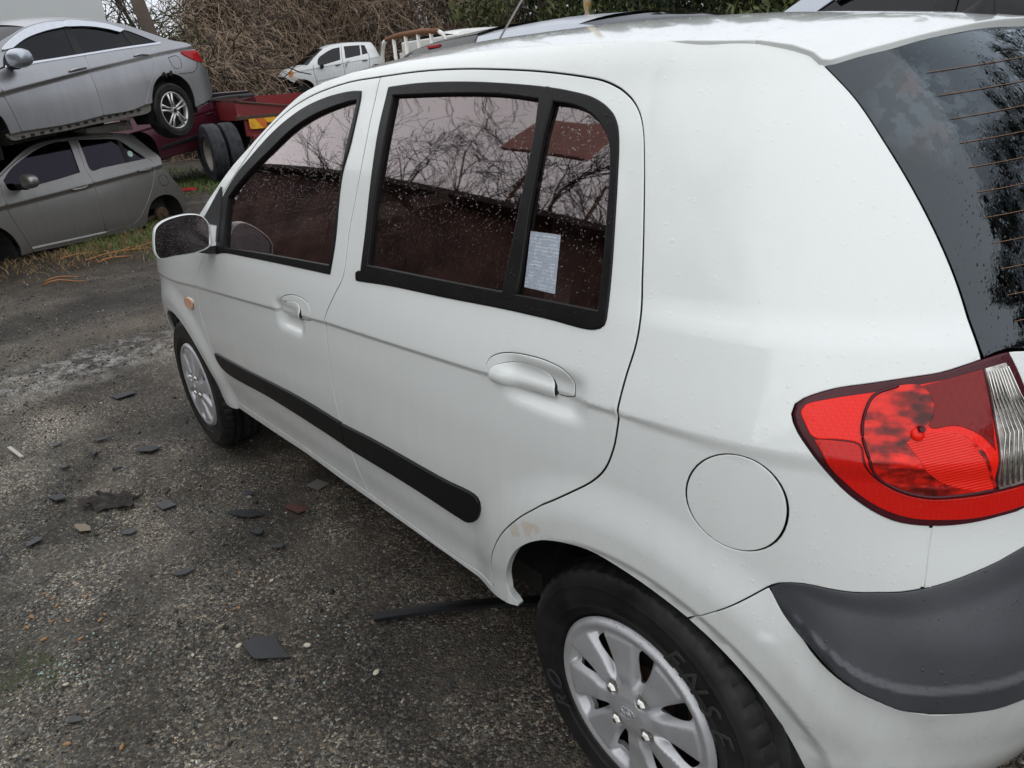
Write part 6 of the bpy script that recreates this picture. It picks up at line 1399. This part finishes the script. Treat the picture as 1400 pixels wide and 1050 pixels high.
def scatter(name,pts,scl,tone,meshes,kind='stuff'):
    me=bpy.data.meshes.new(name); me.from_pydata([tuple(map(float,p)) for p in pts],[],[])
    a=me.attributes.new('scl','FLOAT','POINT'); a.data.foreach_set('value',np.asarray(scl,np.float32)); a=me.attributes.new('tone','FLOAT','POINT'); a.data.foreach_set('value',np.asarray(tone,np.float32))
    a=me.attributes.new('rot','FLOAT_VECTOR','POINT'); rt=np.stack([RNG.uniform(-.5,.5,len(pts)),RNG.uniform(-.5,.5,len(pts)),RNG.uniform(0,6.28,len(pts))],1).astype(np.float32); a.data.foreach_set('vector',rt.ravel())
    o=bpy.data.objects.new(name,me); COL.objects.link(o)
    ng=bpy.data.node_groups.new(name+' scatter','GeometryNodeTree'); ng.interface.new_socket('Geometry',in_out='INPUT',socket_type='NodeSocketGeometry'); ng.interface.new_socket('Geometry',in_out='OUTPUT',socket_type='NodeSocketGeometry')
    N=ng.nodes; gi=N.new('NodeGroupInput'); go=N.new('NodeGroupOutput'); jo=N.new('GeometryNodeJoinGeometry')
    na=N.new('GeometryNodeInputNamedAttribute'); na.data_type='FLOAT'; na.inputs[0].default_value='scl'; nr=N.new('GeometryNodeInputNamedAttribute'); nr.data_type='FLOAT_VECTOR'; nr.inputs[0].default_value='rot'
    for i,ms in enumerate(meshes):
        # every mesh as a hidden-by-parenting source: geometry carried inside the node group
        src=bpy.data.objects.new(name+'_shape',ms); SRC.append(src)
        oi=N.new('GeometryNodeObjectInfo'); oi.inputs['Object'].default_value=src
        ip=N.new('GeometryNodeInstanceOnPoints'); rv=N.new('FunctionNodeRandomValue'); rv.data_type='INT'; rv.inputs[4].default_value=0; rv.inputs[5].default_value=len(meshes)-1; rv.inputs['Seed'].default_value=5
        cm=N.new('FunctionNodeCompare'); cm.data_type='INT'; cm.operation='EQUAL'; ng.links.new(rv.outputs[2],cm.inputs[2]); cm.inputs[3].default_value=i
        ng.links.new(gi.outputs[0],ip.inputs['Points']); ng.links.new(cm.outputs[0],ip.inputs['Selection']); ng.links.new(oi.outputs['Geometry'],ip.inputs['Instance'])
        ng.links.new(nr.outputs[0],ip.inputs['Rotation']); ng.links.new(na.outputs[0],ip.inputs['Scale']); ng.links.new(ip.outputs[0],jo.inputs[0])
    ng.links.new(jo.outputs[0],go.inputs[0]); md=o.modifiers.new('scatter','NODES'); md.node_group=ng; o['kind']=kind; return o
SRC=[]
smat=stone_mat(); peb=[pebble_mesh('pebble',i,smat) for i in range(4)]
n1,n2=85000,30000
px=np.concatenate([RNG.uniform(-.4,4.6,n1),RNG.uniform(4.0,9.0,n2)]); py=np.concatenate([RNG.uniform(.25,3.3,n1),RNG.uniform(-.9,3.4,n2)])
dens=sum(np.sin(px*f+a)*np.cos(py*g+b) for f,g,a,b in ((2.1,3.3,.3,1),(5.2,4.1,2,.4),(9.3,8.1,1,3)))
keep=(RNG.uniform(-1.9,1.2,len(px))<dens)&(RNG.random(len(px))<np.clip(.35+.9*(py-.6),.3,1)); px,py=px[keep],py[keep]; isn=(np.arange(n1+n2)<n1)[keep]
q_=RNG.random(len(px)); sc=np.where(isn,.0014+.0036*RNG.random(len(px))**3.0+.0035*(q_>.955)*RNG.random(len(px))+.0045*(q_>.990),.003+.007*RNG.random(len(px))**3)
tone=np.clip(RNG.random(len(px))**1.15,0,1); pz=gz_h(px,py)+sc*.25
scatter('loose_gravel',np.stack([px,py,pz],1),sc,tone,peb)
# --- debris things
def ray_ground(px_,py_):  # unused at build time
    pass
bplas=simple('broken black plastic',(.020,.021,.024),.42,0,.3,30,.2,200)
def shard(name,x,y,pts,mat,label,cat,group=None,tilt=(0,0),th=.004,lift=.010,rz=0):
    m=MB().prism(pts,0,th); o=m.build(name,mat); o.location=(x,y,float(gz_h(x,y))+lift); o.rotation_euler=(tilt[0],tilt[1],rz); return tag(o,label,cat,group)
# outlines below are metres in the piece's own frame
shard('plastic_shard',1.0,1.16,[(-.075,-.035),(-.02,.045),(.05,.05),(.062,.0),(.03,-.02),(.05,-.045),(-.01,-.03)],bplas,'biggest black plastic shard, pale edged, on the gravel left of the rubber strip','shard',tilt=(.10,-.06),lift=.012)
shard('plastic_shard',2.62,1.03,[(-.06,-.03),(-.05,.02),(.02,.035),(.06,.012),(.03,-.03)],bplas,'flat black plastic shard left of the front wheel, nearest to the wheel on bare gravel','shard',tilt=(.05,.1),rz=.4)
shard('plastic_shard',1.72,.93,[(-.07,-.022),(-.03,.02),(.06,.03),(.07,.005),(.0,-.03)],bplas,'long black plastic shard halfway between the sill and the open gravel','shard',tilt=(.1,-.05),rz=.5)
shard('plastic_shard',2.05,1.12,[(-.045,-.02),(-.02,.025),(.05,.02),(.03,-.025)],bplas,'small rectangular black plastic shard right of the crumpled dark rag','shard',tilt=(-.08,.05),rz=.2)
shard('plastic_shard',2.45,1.42,[(-.05,-.018),(-.02,.02),(.05,.018),(.03,-.02)],bplas,'black plastic shard left of the crumpled dark rag','shard',tilt=(.06,.08),rz=.3)
shard('plastic_shard',3.42,.93,[(-.04,-.05),(-.04,.05),(.045,.055),(.04,-.045)],bplas,'square dark tile piece beside the front tyre','shard',tilt=(.0,.06),rz=.1)
SH='small black plastic shard lying flat on the gravel'
for i,(x,y) in enumerate([(2.35,1.30),(2.75,1.22),(2.9,1.15),(2.72,1.35),(1.55,1.22),(1.58,.95),(1.88,.86),(1.45,.93),(1.12,1.62),(1.28,1.92),(3.0,1.32),(2.55,1.18),(1.95,1.28),(2.15,1.55)]):
    k=random.uniform(.6,1.2); r=random.Random(i); pts=[(.038*k*math.cos(a)*r.uniform(.6,1.3),.024*k*math.sin(a)*r.uniform(.5,1.2)) for a in (0,1.1,2.2,3.2,4.1,5.2)]
    shard('plastic_shard',x,y,pts,bplas,SH,'shard','small black shards scattered over the gravel',tilt=(r.uniform(-.12,.12),r.uniform(-.12,.12)),rz=r.uniform(0,6))
shard('plastic_shard',1.62,.78,[(-.045,-.018),(-.03,.022),(.05,.018),(.045,-.015)],simple('dull red plastic',(.075,.030,.024),.6),'dark reddish brown plastic sliver on the gravel near the sill','shard',rz=.3)
shard('paper_scrap',1.73,.64,[(-.035,-.026),(-.03,.03),(.04,.026),(.035,-.028)],simple('grubby translucent label',(.17,.165,.155),.5),'grubby pale square label on the gravel close to the sill','paper scrap',th=.0015,rz=.3)
shard('dry_leaf',2.12,1.40,[(-.06,-.008),(-.03,.018),(.02,.014),(.06,.004),(.03,-.02),(-.02,-.022)],simple('pale dry leaf',(.20,.165,.115),.8),'pale dry leaf on the gravel below the crumpled dark rag','leaf',th=.002,rz=.2,tilt=(.1,.1))
shard('wood_splinter',3.05,1.48,[(-.09,-.006),(-.08,.008),(.09,.010),(.085,-.006)],simple('pale splinter',(.42,.39,.34),.7),'thin pale splinter on the gravel at left, farther than the dark rag','splinter',th=.006,rz=.15)
# crumpled rag
bm=bmesh.new(); bmesh.ops.create_grid(bm,x_segments=14,y_segments=10,size=1)
for v in bm.verts:
    x,y=v.co.x,v.co.y; v.co=Vector((x*.10*(1+.2*math.sin(y*4)),y*.058*(1+.25*math.cos(x*5)),.014+.010*math.sin(x*7+y*3)+.008*math.cos(y*9-x*4)+.012*math.exp(-((x-.6)**2+y*y)*3)))
me=bpy.data.meshes.new('crumpled_rag'); bm.to_mesh(me); bm.free(); me.materials.append(simple('dirty dark rag',(.030,.024,.022),.8,0,.4,20)); o=bpy.data.objects.new('crumpled_rag',me); COL.objects.link(o); o.location=(2.26,1.27,float(gz_h(2.26,1.27))); o.rotation_euler=(0,0,.7); tag(o,'crumpled dark brown rag on the gravel among black shards','rag')
# rubber strip by the rear wheel
m=MB(); P=[(.89-.28*t+.0*t, .88-.37*t, .016+.012*math.sin(t*3)) for t in np.linspace(0,1.25,16)]; V=[];F=[]
for i,p in enumerate(P):
    for a,b in ((-.018,-.004),(-.016,.006),(-.004,.010),(.004,.003),(.012,.008),(.018,-.003)): V.append((p[0]+a*.80,p[1]-a*.6*-1*-.4,p[2]+b) if False else (p[0]+a*.8,p[1]-a*.6,p[2]+b))
for i in range(15):
    for j in range(6): F.append((i*6+j,i*6+(j+1)%6,(i+1)*6+(j+1)%6,(i+1)*6+j))
F+=[(0,1,2,3,4,5),(95,94,93,92,91,90)]
o=m.add(V,F).build('rubber_strip',M['strip'],auto=.6); tag(o,'long black rubber trim strip lying on the gravel by the rear wheel','rubber strip')
# orange nut-like pebbles and pale pebbles
om=simple('orange seed husk',(.27,.15,.065),.6,0,.35,90); pm=simple('pale cream pebble',(.42,.39,.31),.6,0,.2,90)
opeb=pebble_mesh('orange_pebble',11,om,2); ppeb=pebble_mesh('cream_pebble',12,pm,2)
for i,(x,y) in enumerate([(1.79,1.58),(1.69,1.56),(1.67,1.48),(1.68,1.63),(1.53,1.62),(1.57,1.55),(1.44,1.54),(1.51,1.46),(1.49,1.475),(1.63,1.65),(1.61,1.59),(.95,1.55),(1.24,1.15),(1.74,1.56),(1.06,1.65),(1.41,1.08)]):
    o=bpy.data.objects.new('orange_pebble',opeb); COL.objects.link(o); s=random.uniform(.006,.0095); o.scale=(s*1.2,s*.8,s*.9); o.location=(x,y,float(gz_h(x,y))+.004); o.rotation_euler=(0,0,random.uniform(0,6)); tag(o,'small orange brown nut like pebble on the grey gravel','pebble','orange pebbles on the gravel at left')
for i,(x,y) in enumerate([(1.30,1.02),(1.08,1.21),(.94,1.07),(1.27,1.61),(1.13,1.32),(.77,1.24),(1.9,1.7),(.72,.98)]):
    o=bpy.data.objects.new('cream_pebble',ppeb); COL.objects.link(o); s=random.uniform(.006,.011); o.scale=(s,s*.9,s*.8); o.location=(x,y,float(gz_h(x,y))+.004); o.rotation_euler=(0,0,random.uniform(0,6)); tag(o,'small pale cream pebble on the grey gravel','pebble','cream pebbles on the gravel')
# glass crumbs
gp=[];r=RNG
for cx,cy,k in ((1.36,1.60,40),(1.30,1.50,22),(.95,.98,12),(1.7,.95,8),(.85,1.15,8)):
    gp+= [(cx+r.normal(0,.06),cy+r.normal(0,.05)) for _ in range(k)]
gp=np.array(gp); gm=simple('green glass crumb',(.24,.34,.31),.2,0,.3,60); scatter('glass_crumbs',np.stack([gp[:,0],gp[:,1],gz_h(gp[:,0],gp[:,1])+.004],1),r.uniform(.002,.0048,len(gp)),r.random(len(gp)),[pebble_mesh('glass_crumb',31,gm)])
# --- grass and straw beside the stacked cars
def blades(name,pts,h,w,mat,lean=.5,seg=3):
    V=[];F=[]
    for (x,y) in pts:
        a=RNG.uniform(0,6.28); hh=h*RNG.uniform(.5,1.3); l=lean*hh*RNG.uniform(.2,1.3); b=RNG.uniform(0,6.28); n=len(V); z0=float(gz_h(x,y)) if abs(x)<18 else 0
        for i in range(seg+1):
            t=i/seg; ww=w*(1-t*.85); cx=x+math.cos(b)*l*t*t; cy=y+math.sin(b)*l*t*t; cz=z0+hh*t
            V+=[(cx+math.cos(a)*ww,cy+math.sin(a)*ww,cz),(cx-math.cos(a)*ww,cy-math.sin(a)*ww,cz)]
        for i in range(seg): F.append((n+2*i,n+2*i+1,n+2*i+3,n+2*i+2))
    o=meshobj(name,V,F,mat); o['kind']='stuff'; return o
def patch(c,s,n): return [(RNG.normal(c[0],s[0]),RNG.normal(c[1],s[1])) for _ in range(n)]
gm=simple('fresh weeds',(.085,.14,.028),.6,0,.5,3); ym=simple('dry straw',(.26,.17,.075),.7,0,.4,3)
P=[p for p in patch((15.0,-3.6),(1.5,.7),3200)+patch((9.2,-1.0),(.40,.30),420)+patch((8.3,-.75),(.25,.35),450)+patch((8.7,-.2),(.25,.3),300)+patch((7.25,-.55),(.12,.15),120)+patch((13.4,-2.7),(.8,.5),900) if p[0]>6.8]
blades('grass',P,.085,.006,gm,.9)
P=[p for p in patch((8.5,-.2),(.5,.8),2600)+patch((9.3,-1.2),(.4,.4),900)+patch((13.2,-2.6),(.8,.6),600)+patch((16,-4.2),(1.2,.6),500) if p[0]>6.9]
blades('dry_straw',P,.06,.004,ym,1.8)
tw=simple('orange brown twig',(.30,.13,.045),.6,0,.4,10)
TWG=[((7.9,.2),1.0,-1.3),((8.0,-.25),.8,-.9),((7.75,-.45),.9,-1.6),((7.95,-.1),.6,-1.1),((7.6,.15),.5,-1.4),((8.2,.4),.7,-1.2),((7.7,-.7),.9,-1.5),((6.9,.75),.42,-1.45),((7.1,.7),.35,-1.5),((8.1,-.5),.7,-1.8)]
for i,((x,y),L,a) in enumerate(TWG):
    r=random.Random(i+50); P=[]; px_,py_=x,y; aa=a
    for k in range(7): P.append((px_,py_,float(gz_h(px_,py_))+.014+.02*math.sin(k*.9))); aa+=r.uniform(-.35,.35); px_+=L/6*math.cos(aa); py_+=L/6*math.sin(aa)
    tag(MB().tube(P,[.009,.009,.008,.008,.007,.006,.004],5).build('twig',tw,smooth=True),'curved orange brown twig on the dark soil in front of the stacked cars','twig','twigs in front of the stacked cars')
shard('reflector_piece',12.55,-2.36,[(-.14,-.06),(.16,-.05),(.12,.06),(-.10,.07)],simple('broken red lens',(.45,.03,.03),.3),'broken red lamp piece on the soil behind the bronze grey hatchback','lamp piece',th=.05,lift=.05,rz=.5,tilt=(.15,.1))
# dry ground litter strip along the stacked cars

# ================================================================ vegetation and surroundings
def tubes_mesh(name,lines,mat,n=3,cap=False):
    V=[];F=[]
    for pts,rs in lines:
        pts=np.asarray(pts,float); m=len(pts); t=np.gradient(pts,axis=0); t/=np.linalg.norm(t,axis=1,keepdims=True)+1e-9
        up=np.where(np.abs(t[:,2:3])<.9,np.array([[0,0,1.]]),np.array([[1.,0,0]])); a=np.cross(t,up);a/=np.linalg.norm(a,axis=1,keepdims=True)+1e-9;b=np.cross(t,a); k0=len(V)
        for i in range(m):
            for k in range(n):
                q=2*math.pi*k/n; V.append(pts[i]+rs[i]*(math.cos(q)*a[i]+math.sin(q)*b[i]))
        for i in range(m-1):
            for k in range(n): F.append((k0+i*n+k,k0+i*n+(k+1)%n,k0+(i+1)*n+(k+1)%n,k0+(i+1)*n+k))
    return V,F
def bark(name,c,var=.35): return simple(name,c,.9,0,var,5,.5,30)
M['vine']=bark('dry brown vine',(.32,.235,.165),.5); M['vine_shade']=bark('vine in inner shade',(.045,.033,.025),.5); M['bark']=bark('grey brown bark',(.075,.060,.048)); M['barkd']=bark('dark wet bark',(.035,.028,.024))
def branch(L,p,d,length,r,depth,rnd,lim,spread=.55,grav=.0):
    n=6; P=[p];R=[r]
    for i in range(n):
        d=(d+Vector((rnd.gauss(0,.13),rnd.gauss(0,.13),rnd.gauss(0,.10)-grav))).normalized(); p=p+d*length/n; P.append(p.copy()); R.append(r*(1-.55*(i+1)/n))
        if depth>0 and i>=1:
            for _ in range(1 if rnd.random()<lim else 0):
                q=(d+Vector((rnd.gauss(0,spread),rnd.gauss(0,spread),rnd.gauss(.12,spread*.7)))).normalized(); branch(L,p.copy(),q,length*rnd.uniform(.45,.75),R[-1]*.62,depth-1,rnd,lim,spread,grav)
    L.append(([tuple(v) for v in P],R))
def bare_tree(label,loc,h,seed,lean=(0,0),group=None,mat=None,depth=4,lim=.85,r0=None,cat='tree',trunk_h=.35,spread=.55,rmin=.006):
    rnd=random.Random(seed); r0=r0 or h*.022; root=tag(empty('bare_tree',loc),label,cat,group)
    T_=[];B_=[]; p=Vector((0,0,-.1)); d=Vector((lean[0],lean[1],1)).normalized(); P=[p.copy()];R=[r0*1.25]
    for i in range(8):
        d=(d+Vector((rnd.gauss(0,.06),rnd.gauss(0,.06),.02))).normalized(); p=p+d*h*.62/8; P.append(p.copy()); R.append(r0*(1-.075*(i+1)))
        if i>=8*trunk_h-1:
            for _ in range(2): branch(B_,p.copy(),(d*.5+Vector((rnd.gauss(0,.7),rnd.gauss(0,.7),.35))).normalized(),h*rnd.uniform(.28,.42),R[-1]*.55,depth-2,rnd,lim,spread)
    branch(B_,p.copy(),d,h*.38,R[-1]*.8,depth-1,rnd,lim,spread)
    V,F=tubes_mesh('trunk',[([tuple(v) for v in P],R)],None,8); meshobj('trunk',V,F,mat or M['bark'],root)
    V,F=tubes_mesh('crown',[(p,[max(x,rmin) for x in r]) for p,r in B_],None,3); meshobj('crown',V,F,mat or M['bark'],root); return root
# --- the vine thicket: hanging strands over mounded scrub
def mound(cx,cy,rx,ry,h): return (cx,cy,rx,ry,h)
# positions lie on an arc 20-30 m from the yard
def pol(az,dist): return (CAM_P[0]+dist*math.cos(math.radians(az)),CAM_P[1]+dist*math.sin(math.radians(az)))
def vines(name,specs,n,mat,rad,seed,wander=.30,fall=1.0):
    r=np.random.default_rng(seed); L=[]
    w=np.array([s[5] for s in specs],float); w/=w.sum()
    for _ in range(n):
        s=specs[r.choice(len(specs),p=w)]; cx,cy,rx,ry,h=s[:5]; a=r.uniform(0,2*math.pi); q=r.random()**.5; el=math.acos(1-r.random())*.98
        x,y,z=cx+rx*math.sin(el)*math.cos(a)*r.uniform(.6,1.08),cy+ry*math.sin(el)*math.sin(a)*r.uniform(.6,1.08),h*math.cos(el)*r.uniform(.75,1.08)
        d=np.array([r.normal(0,.6),r.normal(0,.6),r.normal(-.35,.7)]); ln=r.uniform(.6,2.4); m=6; P=[]; p=np.array([x,y,max(z,.1)])
        for i in range(m):
            P.append(p.copy()); d=d+np.array([r.normal(0,wander),r.normal(0,wander),-.28*fall+r.normal(0,wander)]); d/=np.linalg.norm(d); p=p+d*ln/m
            if p[2]<.02: p[2]=.02
        rr=rad*r.uniform(.5,1.6); L.append((P,[rr]*m))
    V,F=tubes_mesh(name,L,None,3); o=meshobj(name,V,F,mat); o['kind']='stuff'; return o
sp=[]
for az,dist,rx,h,w in ((-20.8,29,1.8,5.6,1.3),(-24.2,33,2.5,7.2,1.8),(-27.5,35,2.7,7.4,1.9),(-31,34.5,2.8,7.4,1.6),(-19.5,23.5,1.1,2.6,.8),(-21.3,25.5,1.3,3.2,1.0),(-17,27,1.5,2.9,.7),(-34.5,35.5,2.9,8,1.4),(-38,36.5,2.9,8,1.2),(-13,27,1.6,3.3,.5),(-41.5,37,2.6,6.5,.6)):
    x,y=pol(az,dist); sp.append((x,y,rx,rx,h,w))
vines('vine_thicket',sp,32000,M['vine'],.0072,3); vines('shaded_thicket_core',[(x,y,rx*.85,ry*.85,h*.95,w) for x,y,rx,ry,h,w in sp],11000,M['vine_shade'],.015,4,.35,.6)  # dark inner strands carry the thicket's own shade in their colour
def leaf_cloud(specs,n,size,seed,drop=.3,up=.2,pend=0.):
    r=np.random.default_rng(seed); V=[];F=[]; w=np.array([s[6] for s in specs],float);w/=w.sum(); ci=r.choice(len(specs),n,p=w)
    for i in ci:
        x,y,z,rx,ry,rz,_=specs[i]; v=r.normal(0,1,3);v/=np.linalg.norm(v); q=r.random()**.38; c=np.array([x+v[0]*rx*q,y+v[1]*ry*q,z+v[2]*rz*q])
        a=r.normal(0,1,3); a[2]-=pend; a/=np.linalg.norm(a); b=np.cross(a,r.normal(0,1,3)); b/=np.linalg.norm(b)+1e-9; s=size*r.uniform(.5,1.5); k=len(V)
        V+=[c-a*s,c+b*s*.32,c+a*s,c-b*s*.32]; F.append((k,k+1,k+2,k+3))
    return V,F
def leaf_mat(name,c1,c2,sc=.8):
    t=NT(name); n=t.noise(sc,4,.6); n2=t.noise(14,2); c=t.mix(t.ramp(n,[(.35,0.),(.68,1.)]),c1,c2); c=t.mix(t.math('MULTIPLY',n2,.5),c,tuple(v*.4 for v in c1)); t.set(Base_Color=c,Roughness=.6,Specular_IOR_Level=.3); return t.m
M['leafg']=leaf_mat('olive bamboo leaves',(.030,.048,.014),(.12,.125,.035)); M['leafd']=leaf_mat('dark evergreen leaves',(.012,.022,.010),(.032,.046,.018)); M['leafb']=leaf_mat('dead brown leaves',(.13,.095,.063),(.28,.20,.135),1.2)
# dead leaves caught in the vines: part of the same mass
V,F=leaf_cloud([(x,y,h*.45,rx*.95,ry*.95,h*.55,w) for x,y,rx,ry,h,w in sp],20000,.045,6); o=meshobj('dead_leaves',V,F,M['leafb']); o['kind']='stuff'
V,F=leaf_cloud([(*pol(-18,25.5),2.6,1.2,1.0,1.6,1),(*pol(-15,26.5),3.0,1.6,1.0,1.8,1)],2600,.06,16); o=meshobj('green_undergrowth',V,F,M['leafg']); o['kind']='stuff'
BTL=['thin bare tree beside the white container, left of the leaning pole','bare tree leaning right between the container and the leaning pole','bare leaning tree just left of the leaning brown pole','bare tree right behind the leaning brown pole','bare tree behind the boot of the grey sedan','bare tree rising over the middle of the brown vines','bare tree above the small dented white hatchback','bare dark tree left of the white truck','bare tree behind the rusty headboard of the white truck','bare tree where the vines meet the olive evergreens']
for i,(az,dist,h,lean) in enumerate([(-9.5,26,7,(-.05,.30)),(-12,27,8,(0,.25)),(-14,25,7.5,(.05,.30)),(-17.5,28,8,(.0,.2)),(-20.5,29,8.5,(0,.05)),(-24,36,10,(.1,0)),(-27.5,38,10.5,(0,-.05)),(-31,38,10.5,(.05,.1)),(-35,37,11,(0,.1)),(-38.5,36,10,(0,0))]):
    bare_tree(BTL[i],(*pol(az,dist),0),h,100+i,lean,'bare trees behind the vines',M['barkd'] if i%2 else M['bark'],depth=4,lim=.8,r0=.11,trunk_h=.25,spread=.45)
# olive bamboo-like evergreens at the right
def green_tree(label,loc,h,w,seed,mat,n=6500,size=.085,group=None,name='evergreen_tree',pend=1.2):
    rnd=random.Random(seed); root=tag(empty(name,loc),label,'tree',group); L=[([(0,0,-.1),(.05,.02,h*.5),(0,.05,h*.92)],[h*.022,h*.015,h*.004])]; sps=[]
    for i in range(26):
        z=h*(.16+.80*i/26); k=(1-((i/26)-.30)**2*1.5)*rnd.uniform(.65,1.1); a=i*2.4; q=w*.50*k; x,y=q*math.cos(a),q*math.sin(a); L.append(([(0,0,z-h*.05),(x*.6,y*.6,z),(x,y,z-.1)],[.05,.03,.012])); sps.append((x,y,z-.15,w*.24*k+.12,w*.24*k+.12,h*.075,1))
    V,F=tubes_mesh('trunk',L,None,6); meshobj('trunk',V,F,M['barkd'],root); V,F=leaf_cloud(sps,n,size,seed,pend=pend); meshobj('crown',V,F,mat,root); return root
GLL=['olive evergreen at the left end of the green row, behind the white truck cab','dark evergreen just left of the pale pole','olive evergreen just right of the pale pole','olive evergreen behind the bright middle of the white roof','dark evergreen left of the charcoal car','olive evergreen behind the charcoal car','olive evergreen at the far right end of the row']
for i,(az,dist,h,w) in enumerate([(-43,31,8,6.0),(-46.5,33,9,5.6),(-49.5,31,8.5,5.6),(-52.5,28,8,5.2),(-56,26,7.5,5.0),(-60,25,7.5,5.0),(-66,25,8,5)]):
    green_tree(GLL[i],(*pol(az,dist),0),h,w,200+i,M['leafg'] if i not in (1,4) else M['leafd'],n=9500,size=.12,group='olive evergreens at the back')
V,F=leaf_cloud([(*pol(az,39),2.6,3.2,3.2,3.0,1) for az in range(-72,-38,4)],9000,.24,77); o=meshobj('far_wood',V,F,M['leafd']); o['kind']='stuff'
# dark woodland seen only in the rear window's reflection
for i,(az,dist,h,w) in enumerate([(-95,17,9.5,6),(-112,15,11,7),(-128,13,11,7),(-143,12.5,10.5,6.5),(-157,13,9.5,6),(-170,15,8,6)]):
    green_tree('tall dark evergreen in the row behind the car',(*pol(az,dist),0),h,w,300+i,M['leafd'],n=3800,size=.19,group='dark evergreens behind the car')
# --- poles
x,y=pol(-46.2,28.5); p=MB().tube([(0,0,0),(0,0,4),(0,0,8.5)],[.17,.15,.12],12); o=p.build('utility_pole',None or (lambda t:(t.set(Base_Color=t.mix(t.ramp(t.noise(1.6,4,.7),[(.45,0.),(.6,1.)]),(.42,.38,.30),(.36,.22,.04)),Roughness=.8),t.m)[1])(NT('pale pole with yellow wrap')),smooth=True); o.location=(x,y,0); tag(o,'pale upright pole with yellow patches in front of the olive evergreens','pole')
x,y=pol(-17.0,22.5); p=MB().tube([(0,0,0),(0.1,.62,4),(.2,1.3,9)],[.19,.17,.14],12); o=p.build('utility_pole',bark('weathered pole wood',(.12,.095,.075)),smooth=True); o.location=(x,y-.35,0); tag(o,'leaning brown wooden pole behind the grey sedan roof','pole')
# pale rock-like sheet in the vines
m=MB(); m.box((0,0,0),(1.6,.5,.9),bev=.2); o=m.build('tarpaulin_bundle',simple('grey white tarp',(.45,.45,.43),.7,0,.3,5),auto=.8); o.location=(*pol(-18.4,24.6),2.3); o.rotation_euler=(.2,.3,-.4); tag(o,'pale grey tarpaulin bundle caught in the brown vines behind the grey sedan','tarpaulin')
# --- the side of the yard behind the photographer, seen in the wet glass
SD=tag(empty('yard_shed',(9.0,8.6,0)),'dark brown corrugated shed along the other side of the yard','shed')
def corr():
    t=NT('brown corrugated cladding'); w=t.n('TexWave',i_Scale=3.2); t.l(t.co(),w.inputs['Vector']); n=t.noise(.9,5,.65); c=t.mix(t.ramp(n,[(.38,0.),(.62,1.)]),(.07,.035,.028),(.24,.13,.095)); t.set(Base_Color=c,Roughness=.7,Normal=t.bump(w.outputs['Fac'],.6,.03)); return t.m
M['corr']=corr()
MB().box((0,0,2.3),(19,4.2,4.6)).build('wall',M['corr'],SD)
m=MB(); m.prism([(-2.5,4.6),(2.5,4.6),(2.5,4.75),(0,5.6),(-2.5,4.75)],-9.8,9.8,'YZ'); m.build('roof',simple('rusty shed roof',(.055,.034,.028),.7,0,.5,1.2),SD)
MB().box((-5,-2.13,1.5),(3.4,.06,3.0)).build('door',simple('shed door',(.10,.085,.075),.7),SD); MB().box((1,-2.13,1.7),(1.8,.06,1.0)).build('window',M['glass_bg'],SD)
RT='bare branched tree beyond the shed'
for i,(x,y,h,l) in enumerate([(7.5,13.2,13,(-.25,0)),(12,13.5,12,(-.2,-.1)),(4,13,12.5,(-.1,-.05)),(17,13.5,11,(-.1,-.1)),(0.5,13.5,11,(0,0)),(9.8,12.6,11,(-.5,-.05)),(20,12.6,11,(-.2,-.1)),(6,12.2,10.5,(.1,-.1))]):
    bare_tree(RT,(x,y,0),h,400+i,l,'bare trees beyond the shed',M['barkd'],depth=5,lim=.78,r0=.24,trunk_h=.3,spread=.5,rmin=.010)
for i,(x,y,h,w) in enumerate([(21,9,6,6),(24,4,5.5,6),(-4,14,6,6)]):
    green_tree('dark evergreen at the end of the shed',(x,y,0),h,w,500+i,M['leafd'],n=2500,size=.2,group='evergreens by the shed')
SB=tag(empty('reflection_board',(6.9,6.1,0)),'unseen salmon board on two posts, added for its reflection in the side windows','sign'); MB().box((0,0,7.1),(1.9,.12,1.5),bev=.02).build('board',simple('salmon red paint',(.85,.42,.34),.6,0,.1,1),SB)  # out of view, added so a salmon patch reflects in the side windows
for dx in (-.9,.9): MB().box((dx,.9,3.2),(.05,.05,6.4)).build('post',M['rust'],SB)

MB().box((-7.5,-2.15,1.3),(1.6,.08,.9)).build('window',M['glass_bg'],SD)
for i,(x,w,h,c) in enumerate(((-3.2,1.1,1.5,(.25,.22,.18)),(3.4,1.6,1.2,(.16,.07,.05)),(5.4,1.0,1.9,(.30,.27,.24)))):
    MB().box((x,-2.6,h/2),(w,.7,h),bev=.03).build('crate',simple('yard crate',c,.7,0,.3,3),SD)
